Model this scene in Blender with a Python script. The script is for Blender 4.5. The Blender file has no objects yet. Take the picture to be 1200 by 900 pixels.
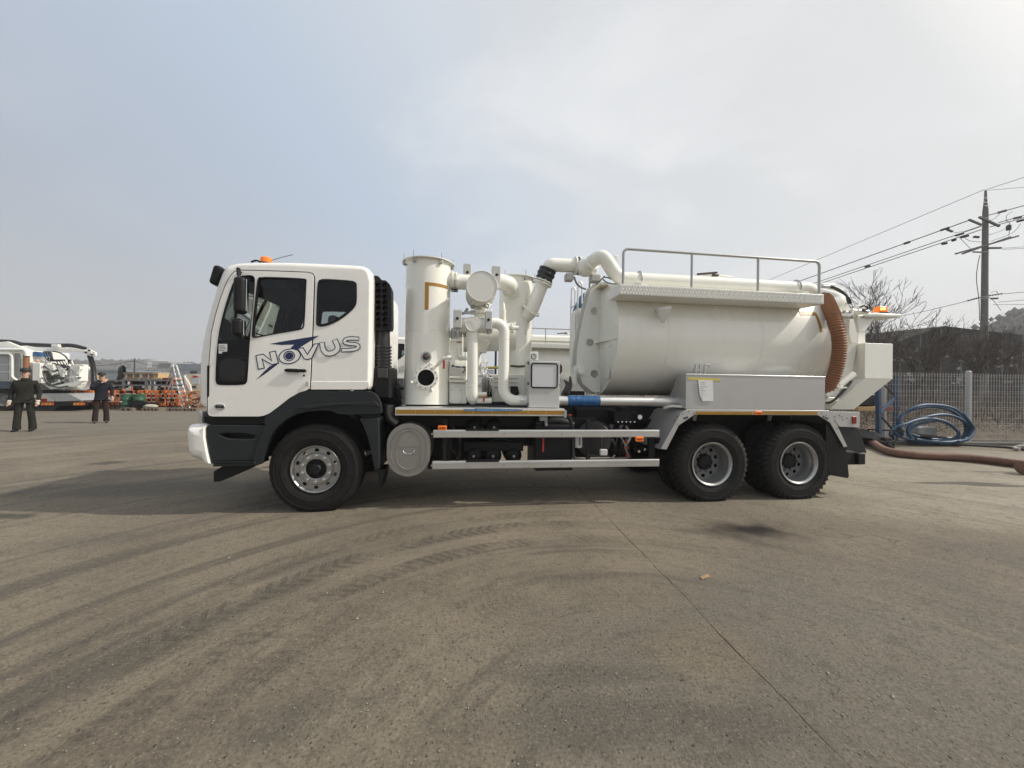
import bpy, bmesh, math, random
from math import sin, cos, pi, radians, atan2, sqrt
from mathutils import Vector, Matrix
from mathutils.geometry import tessellate_polygon
random.seed(7)
sc = bpy.context.scene
COL = sc.collection

# ------------------------------------------------------------------ camera
CAM_H = 1.55
YAW, PITCH, ROLL = radians(7.5), radians(0.25), radians(0.87)
FPX = 450.0                                  # focal length in pixels of a 1200 px wide picture
cam_data = bpy.data.cameras.new('camera')
cam = bpy.data.objects.new('camera', cam_data)
COL.objects.link(cam)
CAM_R = Matrix.Rotation(-YAW, 4, 'Z') @ Matrix.Rotation(pi/2 + PITCH, 4, 'X') @ Matrix.Rotation(ROLL, 4, 'Z')
cam.matrix_world = Matrix.Translation((0, 0, CAM_H)) @ CAM_R
cam_data.sensor_width = 36.0
cam_data.lens = 36.0*FPX/1200.0
cam_data.clip_start = 0.05
cam_data.clip_end = 6000
sc.camera = cam
sc.render.resolution_x, sc.render.resolution_y = 1024, 768

# ------------------------------------------------------------------ world and sun
SUN_EL = radians(41)
SUN_AZ = atan2(-sin(radians(9)), cos(radians(9)))     # direction towards the sun, measured from +X
SUN_DIR = Vector((cos(SUN_EL)*cos(SUN_AZ), cos(SUN_EL)*sin(SUN_AZ), sin(SUN_EL)))
world = bpy.data.worlds.new("World"); sc.world = world
world.use_nodes = True
wn = world.node_tree; wn.nodes.clear(); WL = wn.links.new
def wnode(t, **k):
    n = wn.nodes.new(t)
    for a, b in k.items(): setattr(n, a, b)
    return n
w_out = wnode('ShaderNodeOutputWorld'); w_bg = wnode('ShaderNodeBackground')
w_bg.inputs['Strength'].default_value = 0.1
sky = wnode('ShaderNodeTexSky', sky_type='NISHITA'); sky.sun_disc = False
sky.sun_elevation = SUN_EL
sky.sun_rotation = pi/2 - SUN_AZ
sky.dust_density = 4.0; sky.air_density = 1.3; sky.altitude = 50
geo = wnode('ShaderNodeTexCoord')
nrm = wnode('ShaderNodeVectorMath', operation='NORMALIZE'); WL(geo.outputs['Generated'], nrm.inputs[0])
dot = wnode('ShaderNodeVectorMath', operation='DOT_PRODUCT'); WL(nrm.outputs[0], dot.inputs[0])
dot.inputs[1].default_value = SUN_DIR
# veil of thin cloud: grey blue away from the sun, whiter towards it
ramp = wnode('ShaderNodeValToRGB')
cr = ramp.color_ramp
cr.elements[0].position = 0.0; cr.elements[0].color = (0.44, 0.47, 0.52, 1)
cr.elements[1].position = 1.0; cr.elements[1].color = (2.4, 2.3, 2.1, 1)
for p_, c_ in ((0.30, (0.475, 0.52, 0.595, 1)), (0.50, (0.575, 0.655, 0.765, 1)), (0.64, (0.70, 0.75, 0.815, 1)), (0.76, (0.765, 0.785, 0.80, 1)), (0.90, (0.80, 0.805, 0.80, 1)), (0.97, (1.4, 1.35, 1.26, 1))):
    e = cr.elements.new(p_); e.color = c_
half = wnode('ShaderNodeMath', operation='MULTIPLY_ADD'); WL(dot.outputs['Value'], half.inputs[0])
half.inputs[1].default_value = 0.5; half.inputs[2].default_value = 0.5
WL(half.outputs[0], ramp.inputs[0])
sep = wnode('ShaderNodeSeparateXYZ'); WL(nrm.outputs[0], sep.inputs[0])
# cloud wisps projected on a flat layer
zc = wnode('ShaderNodeMath', operation='MAXIMUM'); WL(sep.outputs['Z'], zc.inputs[0]); zc.inputs[1].default_value = 0.0
za = wnode('ShaderNodeMath', operation='ADD'); WL(zc.outputs[0], za.inputs[0]); za.inputs[1].default_value = 0.25
cdiv = wnode('ShaderNodeVectorMath', operation='DIVIDE'); WL(nrm.outputs[0], cdiv.inputs[0])
comb = wnode('ShaderNodeCombineXYZ')
for i in range(3): WL(za.outputs[0], comb.inputs[i])
WL(comb.outputs[0], cdiv.inputs[1])
cn = wnode('ShaderNodeTexNoise'); cn.inputs['Scale'].default_value = 1.55; cn.inputs['Detail'].default_value = 7
cn.inputs['Roughness'].default_value = 0.52; cn.inputs['Distortion'].default_value = 0.35
cmap = wnode('ShaderNodeMapping'); cmap.inputs['Location'].default_value = (3.1, 0.4, 1.7); cmap.inputs['Scale'].default_value = (1.0, 1.25, 1.0)
WL(cdiv.outputs[0], cmap.inputs[0]); WL(cmap.outputs[0], cn.inputs['Vector'])
cmr = wnode('ShaderNodeMapRange'); cmr.interpolation_type = 'SMOOTHSTEP'
WL(cn.outputs['Fac'], cmr.inputs[0])
cmr.inputs[1].default_value = 0.42; cmr.inputs[2].default_value = 0.70; cmr.inputs[3].default_value = 0.0; cmr.inputs[4].default_value = 0.75
cf = wnode('ShaderNodeMapRange'); WL(sep.outputs['Z'], cf.inputs[0]); cf.inputs[1].default_value = 0.08; cf.inputs[2].default_value = 0.38
cmul0 = wnode('ShaderNodeMath', operation='MULTIPLY'); WL(cmr.outputs[0], cmul0.inputs[0]); WL(cf.outputs[0], cmul0.inputs[1])
csun = wnode('ShaderNodeMapRange'); csun.interpolation_type = 'SMOOTHSTEP'; WL(half.outputs[0], csun.inputs[0])
csun.inputs[1].default_value = 0.42; csun.inputs[2].default_value = 0.66; csun.inputs[3].default_value = 0.12; csun.inputs[4].default_value = 1.0
cmul = wnode('ShaderNodeMath', operation='MULTIPLY'); WL(cmul0.outputs[0], cmul.inputs[0]); WL(csun.outputs[0], cmul.inputs[1])
hsat = wnode('ShaderNodeHueSaturation'); WL(ramp.outputs[0], hsat.inputs['Color'])     # the veil loses its blue towards the horizon
satr = wnode('ShaderNodeMapRange'); satr.interpolation_type = 'SMOOTHSTEP'; WL(sep.outputs['Z'], satr.inputs[0])
satr.inputs[1].default_value = 0.02; satr.inputs[2].default_value = 0.38; satr.inputs[3].default_value = 0.30; satr.inputs[4].default_value = 1.15
WL(satr.outputs[0], hsat.inputs['Saturation'])
valr = wnode('ShaderNodeMapRange'); valr.interpolation_type = 'SMOOTHSTEP'; WL(sep.outputs['Z'], valr.inputs[0])
valr.inputs[1].default_value = 0.0; valr.inputs[2].default_value = 0.30; valr.inputs[3].default_value = 0.90; valr.inputs[4].default_value = 1.0
WL(valr.outputs[0], hsat.inputs['Value'])
cmix = wnode('ShaderNodeMix', data_type='RGBA'); WL(cmul.outputs[0], cmix.inputs[0]); WL(hsat.outputs[0], cmix.inputs[6])
cmix.inputs[7].default_value = (0.94, 0.945, 0.95, 1)
clmax = wnode('ShaderNodeMix', data_type='RGBA', blend_type='LIGHTEN'); clmax.inputs[0].default_value = 1.0
WL(cmix.outputs[2], clmax.inputs[6]); WL(hsat.outputs[0], clmax.inputs[7])
v10 = wnode('ShaderNodeMix', data_type='RGBA', blend_type='MULTIPLY'); v10.inputs[0].default_value = 1.0
WL(clmax.outputs[2], v10.inputs[6]); v10.inputs[7].default_value = (10, 10, 10, 1)      # the veil's radiance, in the units of the sky texture
wmix = wnode('ShaderNodeMix', data_type='RGBA'); wmix.inputs[0].default_value = 0.88
WL(sky.outputs[0], wmix.inputs[6]); WL(v10.outputs[2], wmix.inputs[7])
WL(wmix.outputs[2], w_bg.inputs['Color']); WL(w_bg.outputs[0], w_out.inputs[0])

sun_data = bpy.data.lights.new('sun', 'SUN')
sun_data.energy = 4.0; sun_data.angle = radians(1.6); sun_data.color = (1.0, 0.94, 0.84)
sun = bpy.data.objects.new('sun', sun_data); COL.objects.link(sun)
sun.rotation_euler = SUN_DIR.to_track_quat('Z', 'Y').to_euler()
sun.location = SUN_DIR*80
sc.view_settings.view_transform = 'Standard'; sc.view_settings.look = 'None'
sc.view_settings.exposure = 0.0; sc.view_settings.gamma = 1.0
sc.cycles.max_bounces = 8; sc.cycles.transparent_max_bounces = 16; sc.cycles.volume_bounces = 1

# ------------------------------------------------------------------ measuring helpers
CAM_POS = Vector((0, 0, CAM_H))
def ray(px, py):
    return (CAM_R.to_3x3() @ Vector(((px-600)/FPX, -(py-450)/FPX, -1.0)))
def P(px, py, Y):
    """the point at depth plane y = Y seen at this place of the photograph"""
    r = ray(px, py); return CAM_POS + r*(Y/r.y)
def G(px, py, z=0.0):
    r = ray(px, py); return CAM_POS + r*((z-CAM_H)/r.z)
def PX(px, py, X):
    r = ray(px, py); return CAM_POS + r*(X/r.x)
CR = dict(A=(200,280,4.2857), B=(200,440,4.2857), C=(430,280,4.2857), D=(430,440,4.4444), E=(660,270,5.2955), F=(660,420,5.0),
          G=(840,280,5.0), H=(840,430,5.0), I=(0,380,6.4286), J=(100,400,7.5), K=(980,200,5.0), L=(990,340,3.4619),
          N=(430,290,9.0), O=(520,290,9.0), Q=(520,380,7.5), R=(940,320,9.0), T=(940,400,9.0), U=(640,290,11.25), V=(660,330,6.0), W=(0,390,9.0))
def c2p(k, x, y):
    a = CR[k]; return a[0]+x/a[2], a[1]+y/a[2]
def c(k, x, y, Y):
    return P(*c2p(k, x, y), Y)
def xz(k, pts, Y):
    o = []
    for (x, y) in pts:
        v = c(k, x, y, Y); o.append((v.x, v.z))
    return o

# ------------------------------------------------------------------ materials
MATS = {}
def mat(name, col, rough=0.5, metal=0.0, var=0.06, vscale=3.0, bump=0.0, bscale=40.0, coat=0.0, dirt=0.0, dirtcol=(0.16,0.14,0.11), emit=None, es=0.0, spec=0.5, alpha=None, streak=0.0):
    if name in MATS: return MATS[name]
    m = bpy.data.materials.new(name); m.use_nodes = True
    nt = m.node_tree; b = nt.nodes['Principled BSDF']; L = nt.links.new
    b.inputs['Roughness'].default_value = rough; b.inputs['Metallic'].default_value = metal
    b.inputs['Coat Weight'].default_value = coat; b.inputs['Coat Roughness'].default_value = 0.08
    b.inputs['Specular IOR Level'].default_value = spec
    tc = nt.nodes.new('ShaderNodeTexCoord')
    n1 = nt.nodes.new('ShaderNodeTexNoise'); n1.inputs['Scale'].default_value = vscale; n1.inputs['Detail'].default_value = 6
    L(tc.outputs['Object'], n1.inputs['Vector'])
    mx = nt.nodes.new('ShaderNodeMix'); mx.data_type = 'RGBA'
    L(n1.outputs['Fac'], mx.inputs[0])
    mx.inputs[6].default_value = tuple(min(1, x*(1-var*1.6)) for x in col) + (1,)
    mx.inputs[7].default_value = tuple(min(1, x*(1+var*1.6)) for x in col) + (1,)
    last = mx.outputs[2]
    if dirt > 0:
        n2 = nt.nodes.new('ShaderNodeTexNoise'); n2.inputs['Scale'].default_value = vscale*2.3; n2.inputs['Detail'].default_value = 9; n2.inputs['Roughness'].default_value = 0.7
        mp = nt.nodes.new('ShaderNodeMapping')
        mp.inputs['Scale'].default_value = (1, 1, 0.25 if streak else 1)
        L(tc.outputs['Object'], mp.inputs[0]); L(mp.outputs[0], n2.inputs['Vector'])
        r2 = nt.nodes.new('ShaderNodeMapRange'); L(n2.outputs['Fac'], r2.inputs[0])
        r2.inputs[1].default_value = 0.48; r2.inputs[2].default_value = 0.75; r2.inputs[3].default_value = 0; r2.inputs[4].default_value = dirt
        m2 = nt.nodes.new('ShaderNodeMix'); m2.data_type = 'RGBA'
        L(r2.outputs[0], m2.inputs[0]); L(last, m2.inputs[6]); m2.inputs[7].default_value = tuple(dirtcol)+(1,)
        last = m2.outputs[2]
    L(last, b.inputs['Base Color'])
    rr = nt.nodes.new('ShaderNodeMapRange'); L(n1.outputs['Fac'], rr.inputs[0])
    rr.inputs[3].default_value = max(0.02, rough-0.08); rr.inputs[4].default_value = min(1, rough+0.08)
    L(rr.outputs[0], b.inputs['Roughness'])
    if bump > 0:
        n3 = nt.nodes.new('ShaderNodeTexNoise'); n3.inputs['Scale'].default_value = bscale; n3.inputs['Detail'].default_value = 4
        L(tc.outputs['Object'], n3.inputs['Vector'])
        bp = nt.nodes.new('ShaderNodeBump'); bp.inputs['Strength'].default_value = bump; bp.inputs['Distance'].default_value = 0.01
        L(n3.outputs['Fac'], bp.inputs['Height']); L(bp.outputs[0], b.inputs['Normal'])
    if emit:
        b.inputs['Emission Color'].default_value = tuple(emit)+(1,); b.inputs['Emission Strength'].default_value = es
    MATS[name] = m; return m
def glass(name, tint=(0.75,0.78,0.78), rough=0.02, spec=1.0):
    if name in MATS: return MATS[name]
    m = bpy.data.materials.new(name); m.use_nodes = True
    nt = m.node_tree; nt.nodes.clear(); L = nt.links.new
    out = nt.nodes.new('ShaderNodeOutputMaterial'); mx = nt.nodes.new('ShaderNodeMixShader')
    tr = nt.nodes.new('ShaderNodeBsdfTransparent'); tr.inputs[0].default_value = tuple(tint)+(1,)
    gl = nt.nodes.new('ShaderNodeBsdfGlossy'); gl.inputs['Roughness'].default_value = rough; gl.inputs[0].default_value = (spec,spec,spec,1)
    fr = nt.nodes.new('ShaderNodeFresnel'); fr.inputs[0].default_value = 1.28
    L(fr.outputs[0], mx.inputs[0]); L(tr.outputs[0], mx.inputs[1]); L(gl.outputs[0], mx.inputs[2]); L(mx.outputs[0], out.inputs[0])
    MATS[name] = m; return m
WHITE = mat('cab_white_paint', (0.86,0.84,0.79), 0.27, coat=0.6, var=0.015, dirt=0.09, dirtcol=(0.5,0.45,0.37))
CREAM = mat('cream_tank_paint', (0.84,0.83,0.755), 0.26, coat=0.6, var=0.02, vscale=1.2, dirt=0.13, dirtcol=(0.42,0.39,0.31), bump=0.05, bscale=3.0, streak=1)
CREAM2 = mat('grey_cream_paint', (0.74,0.735,0.68), 0.38, coat=0.25, var=0.03, dirt=0.12, dirtcol=(0.36,0.33,0.27))
BOXGREY = mat('control_box_grey', (0.50,0.50,0.48), 0.45, var=0.03, dirt=0.1)
DARKP = mat('dark_grey_plastic', (0.018,0.0205,0.023), 0.55, var=0.1, dirt=0.2, dirtcol=(0.05,0.047,0.042), bump=0.1, bscale=160, spec=0.3)
BLACKP = mat('black_plastic', (0.008,0.008,0.009), 0.5, var=0.15, dirt=0.2, dirtcol=(0.025,0.023,0.02), spec=0.25)
BLACK = mat('black_chassis_paint', (0.008,0.008,0.009), 0.6, var=0.2, dirt=0.4, dirtcol=(0.025,0.022,0.019), spec=0.3)
RUBBER = mat('rubber', (0.014,0.0135,0.013), 0.8, var=0.15, dirt=0.5, dirtcol=(0.038,0.033,0.027), vscale=6, bump=0.15, bscale=90, spec=0.25)
HOSEB = mat('black_hose_rubber', (0.016,0.016,0.017), 0.4, var=0.1)
STEELW = mat('silver_wheel_paint', (0.40,0.40,0.395), 0.34, metal=0.8, var=0.05, dirt=0.25, dirtcol=(0.18,0.16,0.13))
STEELD = mat('grey_wheel_disc', (0.20,0.20,0.20), 0.5, metal=0.4, var=0.1, dirt=0.4, dirtcol=(0.07,0.06,0.05))
ALU = mat('aluminium', (0.66,0.66,0.65), 0.33, metal=0.85, var=0.04, dirt=0.15, dirtcol=(0.3,0.28,0.24), bump=0.03, bscale=120)
STAIN = mat('stainless_sheet', (0.47,0.465,0.46), 0.46, metal=0.55, var=0.05, vscale=1.3, dirt=0.16, dirtcol=(0.28,0.26,0.22), bump=0.03, bscale=30)
GALV = mat('galvanised_steel', (0.40,0.41,0.41), 0.5, metal=0.5, var=0.1, dirt=0.3)
LIDM = mat('pressed_lid_metal', (0.36,0.34,0.31), 0.48, metal=0.5, var=0.05, dirt=0.2)
DARKM = mat('dark_metal', (0.07,0.07,0.07), 0.45, metal=0.6, var=0.1, dirt=0.3)
TAPE = mat('amber_reflective_tape', (0.34,0.175,0.012), 0.45, var=0.08, vscale=9, dirt=0.15)
YTAPE = mat('yellow_tape', (0.62,0.52,0.10), 0.5)
BLUEW = mat('blue_plastic_wrap', (0.010,0.085,0.23), 0.3, var=0.25, vscale=18, bump=0.6, bscale=50)
ORL = mat('orange_lens', (0.85,0.19,0.02), 0.25, emit=(1.0,0.22,0.02), es=0.15)
ORLON = mat('lit_orange_lens', (0.85,0.25,0.03), 0.25, emit=(1.0,0.22,0.02), es=0.7)
BULB = mat('beacon_lamp_light', (1,0.7,0.2), 0.3, emit=(1.0,0.55,0.10), es=5.0)
REDL = mat('red_lens', (0.22,0.006,0.006), 0.3)
REDM = mat('red_handle', (0.42,0.03,0.03), 0.5)
NAVY = mat('navy_decal', (0.010,0.018,0.075), 0.35, var=0.02)
GLASS = glass('window_glass', (0.86,0.89,0.88))
DGLASS = glass('dark_window_glass', (0.10,0.11,0.11))
TGLASS = glass('tinted_rear_glass', (0.70,0.73,0.72))
LIVER = mat('cab_interior_trim', (0.055,0.052,0.048), 0.8, var=0.1)
LINER = mat('cab_interior_lining', (0.055,0.052,0.048), 0.85, var=0.1)
PLASTW = mat('plastic_seat_wrap', (0.30,0.30,0.29), 0.25, var=0.2, vscale=12, bump=0.8, bscale=25)
PAPER = mat('paper_sheet', (0.74,0.74,0.72), 0.7, var=0.02)
INK = mat('printed_ink', (0.12,0.12,0.14), 0.7)
HOSER = mat('red_brown_duct', (0.26,0.11,0.05), 0.7, var=0.15, vscale=8, dirt=0.2, dirtcol=(0.2,0.15,0.11))
HOSEG = mat('reddish_ground_hose', (0.165,0.082,0.055), 0.7, var=0.15, vscale=5, dirt=0.3, dirtcol=(0.25,0.2,0.15))
BLUEP = mat('blue_painted_steel', (0.012,0.042,0.105), 0.5, var=0.1, dirt=0.25)
BLUEH = mat('blue_hose', (0.014,0.058,0.125), 0.5, var=0.12, vscale=4)
CHROME = mat('chrome', (0.7,0.7,0.7), 0.12, metal=1.0, var=0.02)
MIRG = mat('mirror_glass', (0.75,0.78,0.8), 0.04, metal=1.0, var=0.01)

# ------------------------------------------------------------------ object building
ROOTM = {}
def put(o, parent=None):
    COL.objects.link(o)
    if parent is not None: o.parent = parent
    return o
def tag(o, label=None, cat=None, group=None, kind=None):
    if label: o['label'] = label
    if cat: o['category'] = cat
    if group: o['group'] = group
    if kind: o['kind'] = kind
    return o
def thing(name, label, cat, loc=(0,0,0), rz=0.0, group=None):
    o = bpy.data.objects.new(name, None); o.empty_display_size = 0.3
    COL.objects.link(o); o.location = loc; o.rotation_euler = (0,0,rz)
    ROOTM[o.name] = Matrix.Translation(Vector(loc)) @ Matrix.Rotation(rz, 4, 'Z')
    return tag(o, label, cat, group)
def rootm(o):
    while o is not None:
        if o.name in ROOTM: return ROOTM[o.name]
        o = o.parent
    return Matrix.Identity(4)
def kids(o): return [x for x in bpy.data.objects if x.parent == o]
def copy_tree(o, parent=None, kmap=None):
    if kmap is None:
        kmap = {}
        for x in bpy.data.objects:
            if x.parent: kmap.setdefault(x.parent.name, []).append(x)
    n = o.copy(); COL.objects.link(n)
    if parent: n.parent = parent
    for ch in kmap.get(o.name, []): copy_tree(ch, n, kmap)
    return n

def frame(d):
    d = Vector(d).normalized()
    a = Vector((0,0,1)) if abs(d.z) < 0.9 else Vector((1,0,0))
    u = d.cross(a).normalized(); v = d.cross(u).normalized()
    return u, v, d
class MB:
    def __init__(s, T=None): s.v = []; s.f = []; s.T = T
    def add(s, vs, fs):
        b = len(s.v)
        for q in vs:
            q = Vector(q); s.v.append(s.T @ q if s.T else q)
        for f in fs: s.f.append(tuple(b+i for i in f))
        return s
    def box(s, a, b):
        x0,y0,z0 = [min(a[i],b[i]) for i in range(3)]; x1,y1,z1 = [max(a[i],b[i]) for i in range(3)]
        return s.add([(x0,y0,z0),(x1,y0,z0),(x1,y1,z0),(x0,y1,z0),(x0,y0,z1),(x1,y0,z1),(x1,y1,z1),(x0,y1,z1)],
              [(0,3,2,1),(4,5,6,7),(0,1,5,4),(1,2,6,5),(2,3,7,6),(3,0,4,7)])
    def obox(s, cen, size, R=None):
        R = R or Matrix.Identity(3); cen = Vector(cen); h = Vector(size)/2
        vs = [cen + R @ Vector((sx*h.x, sy*h.y, sz*h.z)) for sz in (-1,1) for sx,sy in ((-1,-1),(1,-1),(1,1),(-1,1))]
        return s.add(vs, [(0,3,2,1),(4,5,6,7),(0,1,5,4),(1,2,6,5),(2,3,7,6),(3,0,4,7)])
    def beam(s, p0, p1, w, h):
        p0, p1 = Vector(p0), Vector(p1); u, v, d = frame(p1-p0)
        vs = [p + u*a*w/2 + v*b*h/2 for p in (p0,p1) for a,b in ((-1,-1),(1,-1),(1,1),(-1,1))]
        return s.add(vs, [(0,1,2,3),(7,6,5,4),(0,4,5,1),(1,5,6,2),(2,6,7,3),(3,7,4,0)])
    def lathe(s, prof, org, axis, n=32, close=False):
        """prof: (along, radius) pairs"""
        u, v, d = frame(axis); org = Vector(org); vs = []; fs = []
        for (a, r) in prof:
            for k in range(n):
                t = 2*pi*k/n; vs.append(org + d*a + (u*cos(t)+v*sin(t))*max(r,1e-5))
        m = len(prof)
        for i in range(m-1 if not close else m):
            j = (i+1) % m
            for k in range(n):
                fs.append((i*n+k, i*n+(k+1)%n, j*n+(k+1)%n, j*n+k))
        return s.add(vs, fs)
    def cyl(s, p0, p1, r0, r1=None, n=20):
        p0, p1 = Vector(p0), Vector(p1); L = (p1-p0).length; r1 = r0 if r1 is None else r1
        return s.lathe([(0,0),(0,r0),(L,r1),(L,0)], p0, p1-p0, n)
    def ball(s, cen, r, n=16, sq=(1,1,1)):
        cen = Vector(cen); vs = []; fs = []; m = n//2
        for i in range(m+1):
            a = pi*i/m
            for k in range(n):
                t = 2*pi*k/n
                vs.append(cen + Vector((r*sq[0]*sin(a)*cos(t), r*sq[1]*sin(a)*sin(t), r*sq[2]*cos(a))))
        for i in range(m):
            for k in range(n): fs.append((i*n+k, (i+1)*n+k, (i+1)*n+(k+1)%n, i*n+(k+1)%n))
        return s.add(vs, fs)
    def tube(s, pts, r, n=12, caps=True):
        pts = [Vector(q) for q in pts]; m = len(pts)
        rr = r if isinstance(r, (list,tuple)) else [r]*m
        vs = []; fs = []; t0 = (pts[1]-pts[0]).normalized(); u, v, _ = frame(t0)
        for i, q in enumerate(pts):
            t = (pts[min(i+1,m-1)]-pts[max(i-1,0)])
            t = t.normalized() if t.length > 1e-9 else t0
            ax = t0.cross(t)
            if ax.length > 1e-7:
                R = Matrix.Rotation(t0.angle(t), 3, ax); u = R @ u; v = R @ v
            t0 = t
            for k in range(n):
                a = 2*pi*k/n; vs.append(q + (u*cos(a)+v*sin(a))*rr[i])
        for i in range(m-1):
            for k in range(n): fs.append((i*n+k, i*n+(k+1)%n, (i+1)*n+(k+1)%n, (i+1)*n+k))
        if caps: fs.append(tuple(range(n-1,-1,-1))); fs.append(tuple((m-1)*n+k for k in range(n)))
        return s.add(vs, fs)
    def plate(s, outer, holes=(), y0=0.0, y1=0.01, axis='y', fn=None):
        """flat plate with holes: outline in (x,z), thickness from y0 to y1"""
        loops = [list(outer)] + [list(h) for h in holes]
        tris = tessellate_polygon([[Vector((p[0],p[1],0)) for p in l] for l in loops])
        flat = [p for l in loops for p in l]; n = len(flat)
        def mk(p, y):
            if fn: return fn(p, y)
            return (p[0],y,p[1]) if axis=='y' else ((y,p[0],p[1]) if axis=='x' else (p[0],p[1],y))
        vs = [mk(p,y0) for p in flat] + [mk(p,y1) for p in flat]
        fs = []
        for t in tris: fs.append(tuple(t)); fs.append(tuple(n+i for i in reversed(t)))
        b = 0
        for l in loops:
            m = len(l)
            for i in range(m): j = (i+1)%m; fs.append((b+i, b+j, n+b+j, n+b+i))
            b += m
        return s.add(vs, fs)
    def sheet(s, pts, t):
        """a bent sheet: pts is a list of (p, q) edge pairs"""
        vs = [];
        for p, q in pts: vs += [p, q]
        return s.add(vs, [(2*i, 2*i+1, 2*i+3, 2*i+2) for i in range(len(pts)-1)])
    def mesh(s, name, smooth=True, ang=38, M=None):
        me = bpy.data.meshes.new(name)
        vs = [(M @ q) for q in s.v] if M else s.v
        me.from_pydata([tuple(q) for q in vs], [], s.f)
        bm = bmesh.new(); bm.from_mesh(me)
        bmesh.ops.remove_doubles(bm, verts=bm.verts, dist=1e-5)
        bmesh.ops.recalc_face_normals(bm, faces=bm.faces)
        bm.to_mesh(me); bm.free()
        if smooth:
            me.polygons.foreach_set('use_smooth', [True]*len(me.polygons))
            me.set_sharp_from_angle(angle=radians(ang))
        return me
    def build(s, name, m, parent=None, world=True, bevel=0.0, smooth=True, ang=38, seg=2, label=None, wn=False):
        M = rootm(parent).inverted() if (parent is not None and world) else None
        me = s.mesh(name, smooth, ang, M); me.materials.append(m)
        o = bpy.data.objects.new(name, me); put(o, parent)
        if bevel > 0:
            b = o.modifiers.new('bevel', 'BEVEL'); b.width = bevel; b.segments = seg; b.limit_method = 'ANGLE'; b.angle_limit = radians(40)
        if bevel > 0 or wn:
            w = o.modifiers.new('weighted_normal', 'WEIGHTED_NORMAL'); w.keep_sharp = True; w.weight = 80
        if label: o['label'] = label
        return o
def arc_path(pts, rad, n=8):
    """polyline with rounded corners"""
    pts = [Vector(q) for q in pts]; out = [pts[0]]
    R = rad if isinstance(rad,(list,tuple)) else [rad]*len(pts)
    for i in range(1, len(pts)-1):
        a, b, d = pts[i-1], pts[i], pts[i+1]
        u = (a-b); w = (d-b); lu, lw = u.length, w.length; u.normalize(); w.normalize()
        th = u.angle(w)
        if th > pi-0.02: out.append(b); continue
        k = min(R[i]/math.tan(th/2), lu*0.49, lw*0.49); r = k*math.tan(th/2)
        cc = b + (u+w).normalized()*(r/sin(th/2))
        e1 = (b+u*k-cc).normalized(); e2 = (b+w*k-cc); e2 = (e2 - e1*e2.dot(e1)).normalized(); sw_ = pi-th
        for j in range(n+1):
            a_ = sw_*j/n; out.append(cc + (e1*cos(a_)+e2*sin(a_))*r)
    out.append(pts[-1]); return out
def rrect(x0, z0, x1, z1, r, n=5):
    o = []
    for cx, cz, a in ((x1-r,z1-r,0),(x0+r,z1-r,90),(x0+r,z0+r,180),(x1-r,z0+r,270)):
        for k in range(n+1):
            t = radians(a+90*k/n); o.append((cx+r*cos(t), cz+r*sin(t)))
    return o
def circ(cx, cz, r, n=20, sx=1.0): return [(cx+r*sx*cos(2*pi*k/n), cz+r*sin(2*pi*k/n)) for k in range(n)]
def smooth_poly(pts, it=2):
    """corner cutting, closed"""
    for _ in range(it):
        o = []
        for i in range(len(pts)):
            a, b = pts[i], pts[(i+1)%len(pts)]
            o.append((a[0]*.75+b[0]*.25, a[1]*.75+b[1]*.25)); o.append((a[0]*.25+b[0]*.75, a[1]*.25+b[1]*.75))
        pts = o
    return pts
def spline(pts, n=6):
    pts = [Vector(q) for q in pts]; o = []
    for i in range(len(pts)-1):
        p0 = pts[max(i-1,0)]; p1 = pts[i]; p2 = pts[i+1]; p3 = pts[min(i+2,len(pts)-1)]
        for k in range(n):
            t = k/n
            o.append(0.5*((2*p1)+(p2-p0)*t+(2*p0-5*p1+4*p2-p3)*t*t+(3*p1-p0-3*p2+p3)*t**3))
    o.append(pts[-1]); return o
def ringbolts(mb, cen, axis, R, n, r=0.012, h=0.02, a0=0.0):
    u, v, d = frame(axis); cen = Vector(cen)
    for k in range(n):
        t = a0+2*pi*k/n; q = cen + (u*cos(t)+v*sin(t))*R
        mb.cyl(q-d*h, q+d*h, r, n=6)
    return mb
def flange(mb, cen, axis, R, th=0.018, n=28, bolts=8, rb=0.010):
    u, v, d = frame(axis); cen = Vector(cen)
    mb.cyl(cen-d*th, cen+d*th, R, n=n); ringbolts(mb, cen, axis, R*0.86, bolts, rb, th+0.014)
    return mb
# =================================================================== THE VACUUM TRUCK
YS, YF = 4.85, 7.32            # near and far side of the vehicle
YC = (YS+YF)/2
TR = thing('vacuum_truck', 'white and cream vacuum tank truck parked side on in the foreground, the nearest vehicle', 'truck', (-1.75, YC, 0.0), 0.0,
           'vacuum trucks parked side by side')

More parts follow.
